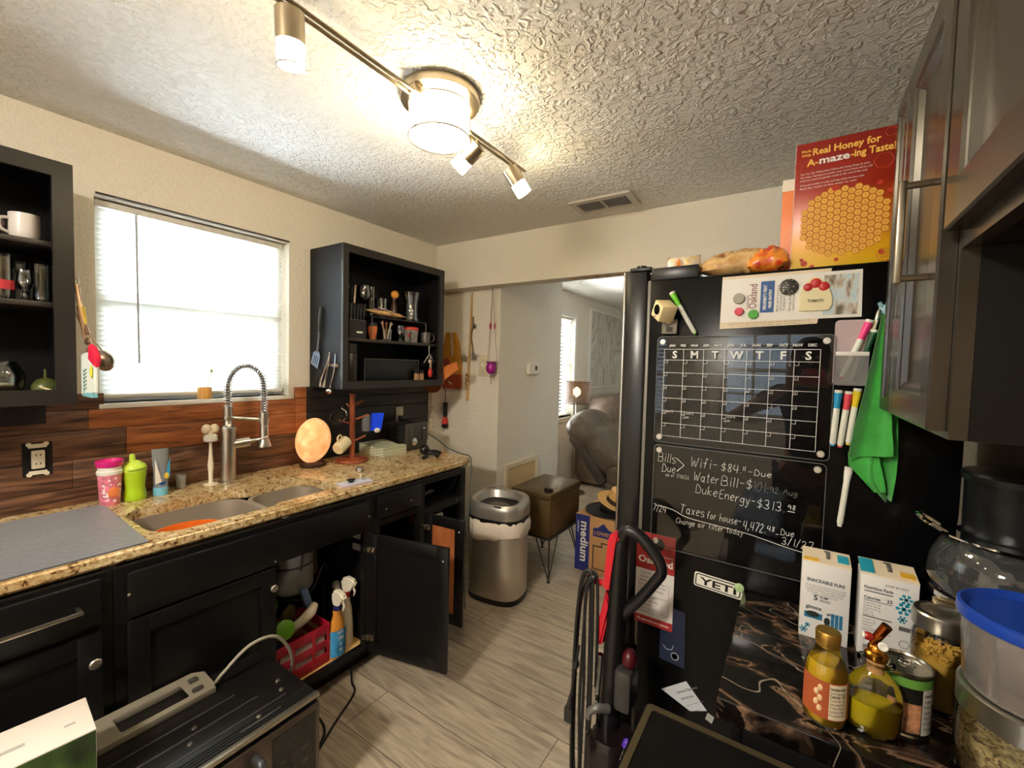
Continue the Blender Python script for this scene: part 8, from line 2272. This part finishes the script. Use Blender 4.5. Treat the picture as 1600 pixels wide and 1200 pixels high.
Ff = V((-math.sin(y_) * math.cos(p_2), math.cos(y_) * math.cos(p_2), -math.sin(p_2))); Rr = V((math.cos(y_), math.sin(y_), 0)); Uu = Rr.cross(Ff)
t = thing('person', 'person in a dark top holding a pink phone, seen mirrored in the acrylic board', 'person', (.08, -.48, 0))
SKIN = mat('skin_tone', (196, 140, 110), .5, sss=.1)
def P(a, b, c): q = CAM + Rr * a + Uu * b - Ff * c; return (q.x, q.y, q.z)
def R4(p, r): return (p[0], p[1], p[2], r)
wl, wr = P(-.075, -.075, .075), P(.185, -.055, .075)     # wrists
spine = [(.08, -.50, .94, .125), (.08, -.50, 1.08, .118), (.08, -.49, 1.24, .130), (.08, -.475, 1.38, .110), (.07, -.465, 1.46, .052), (.065, -.445, 1.53, .055), (.06, -.425, 1.60, .085), (.06, -.425, 1.67, .075)]
sl, sr = (-.09, -.465, 1.385, .058), (.25, -.465, 1.385, .058)
el, er = (-.33, -.30, 1.235, .042), (.335, -.30, 1.14, .042)
chains = [spine, [spine[3], sl, (-.22, -.39, 1.31, .048), el, ((el[0] + wl[0]) / 2, (el[1] + wl[1]) / 2, (el[2] + wl[2]) / 2, .037), R4(wl, .027), R4(P(-.068, -.045, .050), .030), R4(P(-.062, -.020, .040), .028)],
          [spine[3], sr, (.30, -.385, 1.26, .048), er, ((er[0] + wr[0]) / 2, (er[1] + wr[1]) / 2, (er[2] + wr[2]) / 2, .037), R4(wr, .027), R4(P(.180, -.030, .050), .030), R4(P(.174, -.008, .040), .028)],
          [spine[0], (-.01, -.50, .86, .095), (-.03, -.49, .50, .062), (-.04, -.50, .10, .040), (-.045, -.42, .035, .032)], [spine[0], (.17, -.50, .86, .095), (.19, -.49, .50, .062), (.20, -.50, .10, .040), (.205, -.42, .035, .032)]]
fing = []
for side, ox in ((-1, -.062), (1, .174)):
    for k in range(4):
        b = .012 - k * .019
        fing.append([R4(P(ox, -.018 + b * .5, .040), .0095), R4(P(ox - side * .004, b + .004, .024), .0092), R4(P(ox - side * .018, b + .008, .017), .0085), R4(P(ox - side * (.034 - k * .003), b + .008, .016), .0075)])
    fing.append([R4(P(ox, -.028, .046), .011), R4(P(ox - side * .018, -.030, .036), .010), R4(P(ox - side * .036, -.026, .026), .0085)])
body = skinned('body', chains + fing, SKIN, t)
DARK = mat('shirt_dark', (26, 27, 32), .85)
skinned('shirt', [[(.08, -.50, .90, .142), (.08, -.50, 1.08, .134), (.08, -.49, 1.24, .145), (.08, -.475, 1.385, .122), (.072, -.468, 1.435, .070)], [(.08, -.475, 1.385, .122), (-.09, -.465, 1.388, .072), (-.20, -.40, 1.325, .062)], [(.08, -.475, 1.385, .122), (.25, -.465, 1.388, .072), (.292, -.395, 1.28, .062)]], DARK, t)
skinned('trousers', [[(.08, -.50, .96, .136), (-.01, -.50, .86, .108), (-.03, -.49, .50, .076), (-.04, -.50, .14, .058)], [(.08, -.50, .96, .136), (.17, -.50, .86, .108), (.19, -.49, .50, .076), (.20, -.50, .14, .058)]], mat('trouser_navy', (32, 36, 48), .85), t)
bm = NB()
g = bmesh.ops.create_icosphere(bm, subdivisions=4, radius=1.0)
for v in g['verts']:
    n = v.co.normalized()
    f = 1.0 if n.y < .25 or n.z > .55 else .86
    v.co = V((.06 + n.x * .100 * f, -.438 + n.y * .112 * f, 1.628 + n.z * (.115 if n.z > 0 else .19) * f))
obj('hair', bm, mat('hair_dark', (30, 22, 18), .6, bump=.6, bs=90, stretch=(1, 1, .2)), t)
bm = NB(); ell(bm, (.06, -.332, 1.59), (.014, .020, .022)); obj('nose', bm, SKIN, t)
for dx in (-.033, .033):
    bm = NB(); ell(bm, (.06 + dx, -.343, 1.618), (.014, .007, .008)); obj('eye', bm, mat('eye_white', (226, 222, 216), .2), t)
bm = NB(); ell(bm, (.06, -.343, 1.550), (.024, .008, .007)); obj('mouth', bm, mat('lip', (150, 76, 72), .5), t)
for dx in (-.090, .090):
    bm = NB(); ell(bm, (.06 + dx, -.425, 1.60), (.010, .020, .032)); obj('ear', bm, SKIN, t)
for x in (-.045, .205):
    bm = NB(); bx(bm, x - .048, x + .048, -.56, -.30, .001, .075, .03, 3); obj('shoe', bm, mat('shoe_black', (24, 24, 25), .6), t)
t = thing('mobile_phone', 'pink phone held up sideways by the person in the dark top', 'phone', P(.055, -.022, .006))
bm = NB(); prism(bm, rrect(.152, .076, .012), P(.055, -.022, .004), Rr, Uu, -Ff * .008); obj('case', bm, mat('phone_pink', (226, 84, 104), .35), t)
bm = NB(); prism(bm, rrect(.034, .034, .008), P(.0, .0, .0042), Rr, Uu, Ff * .0015); obj('camera_bump', bm, mat('phone_dark', (40, 30, 34), .2), t)
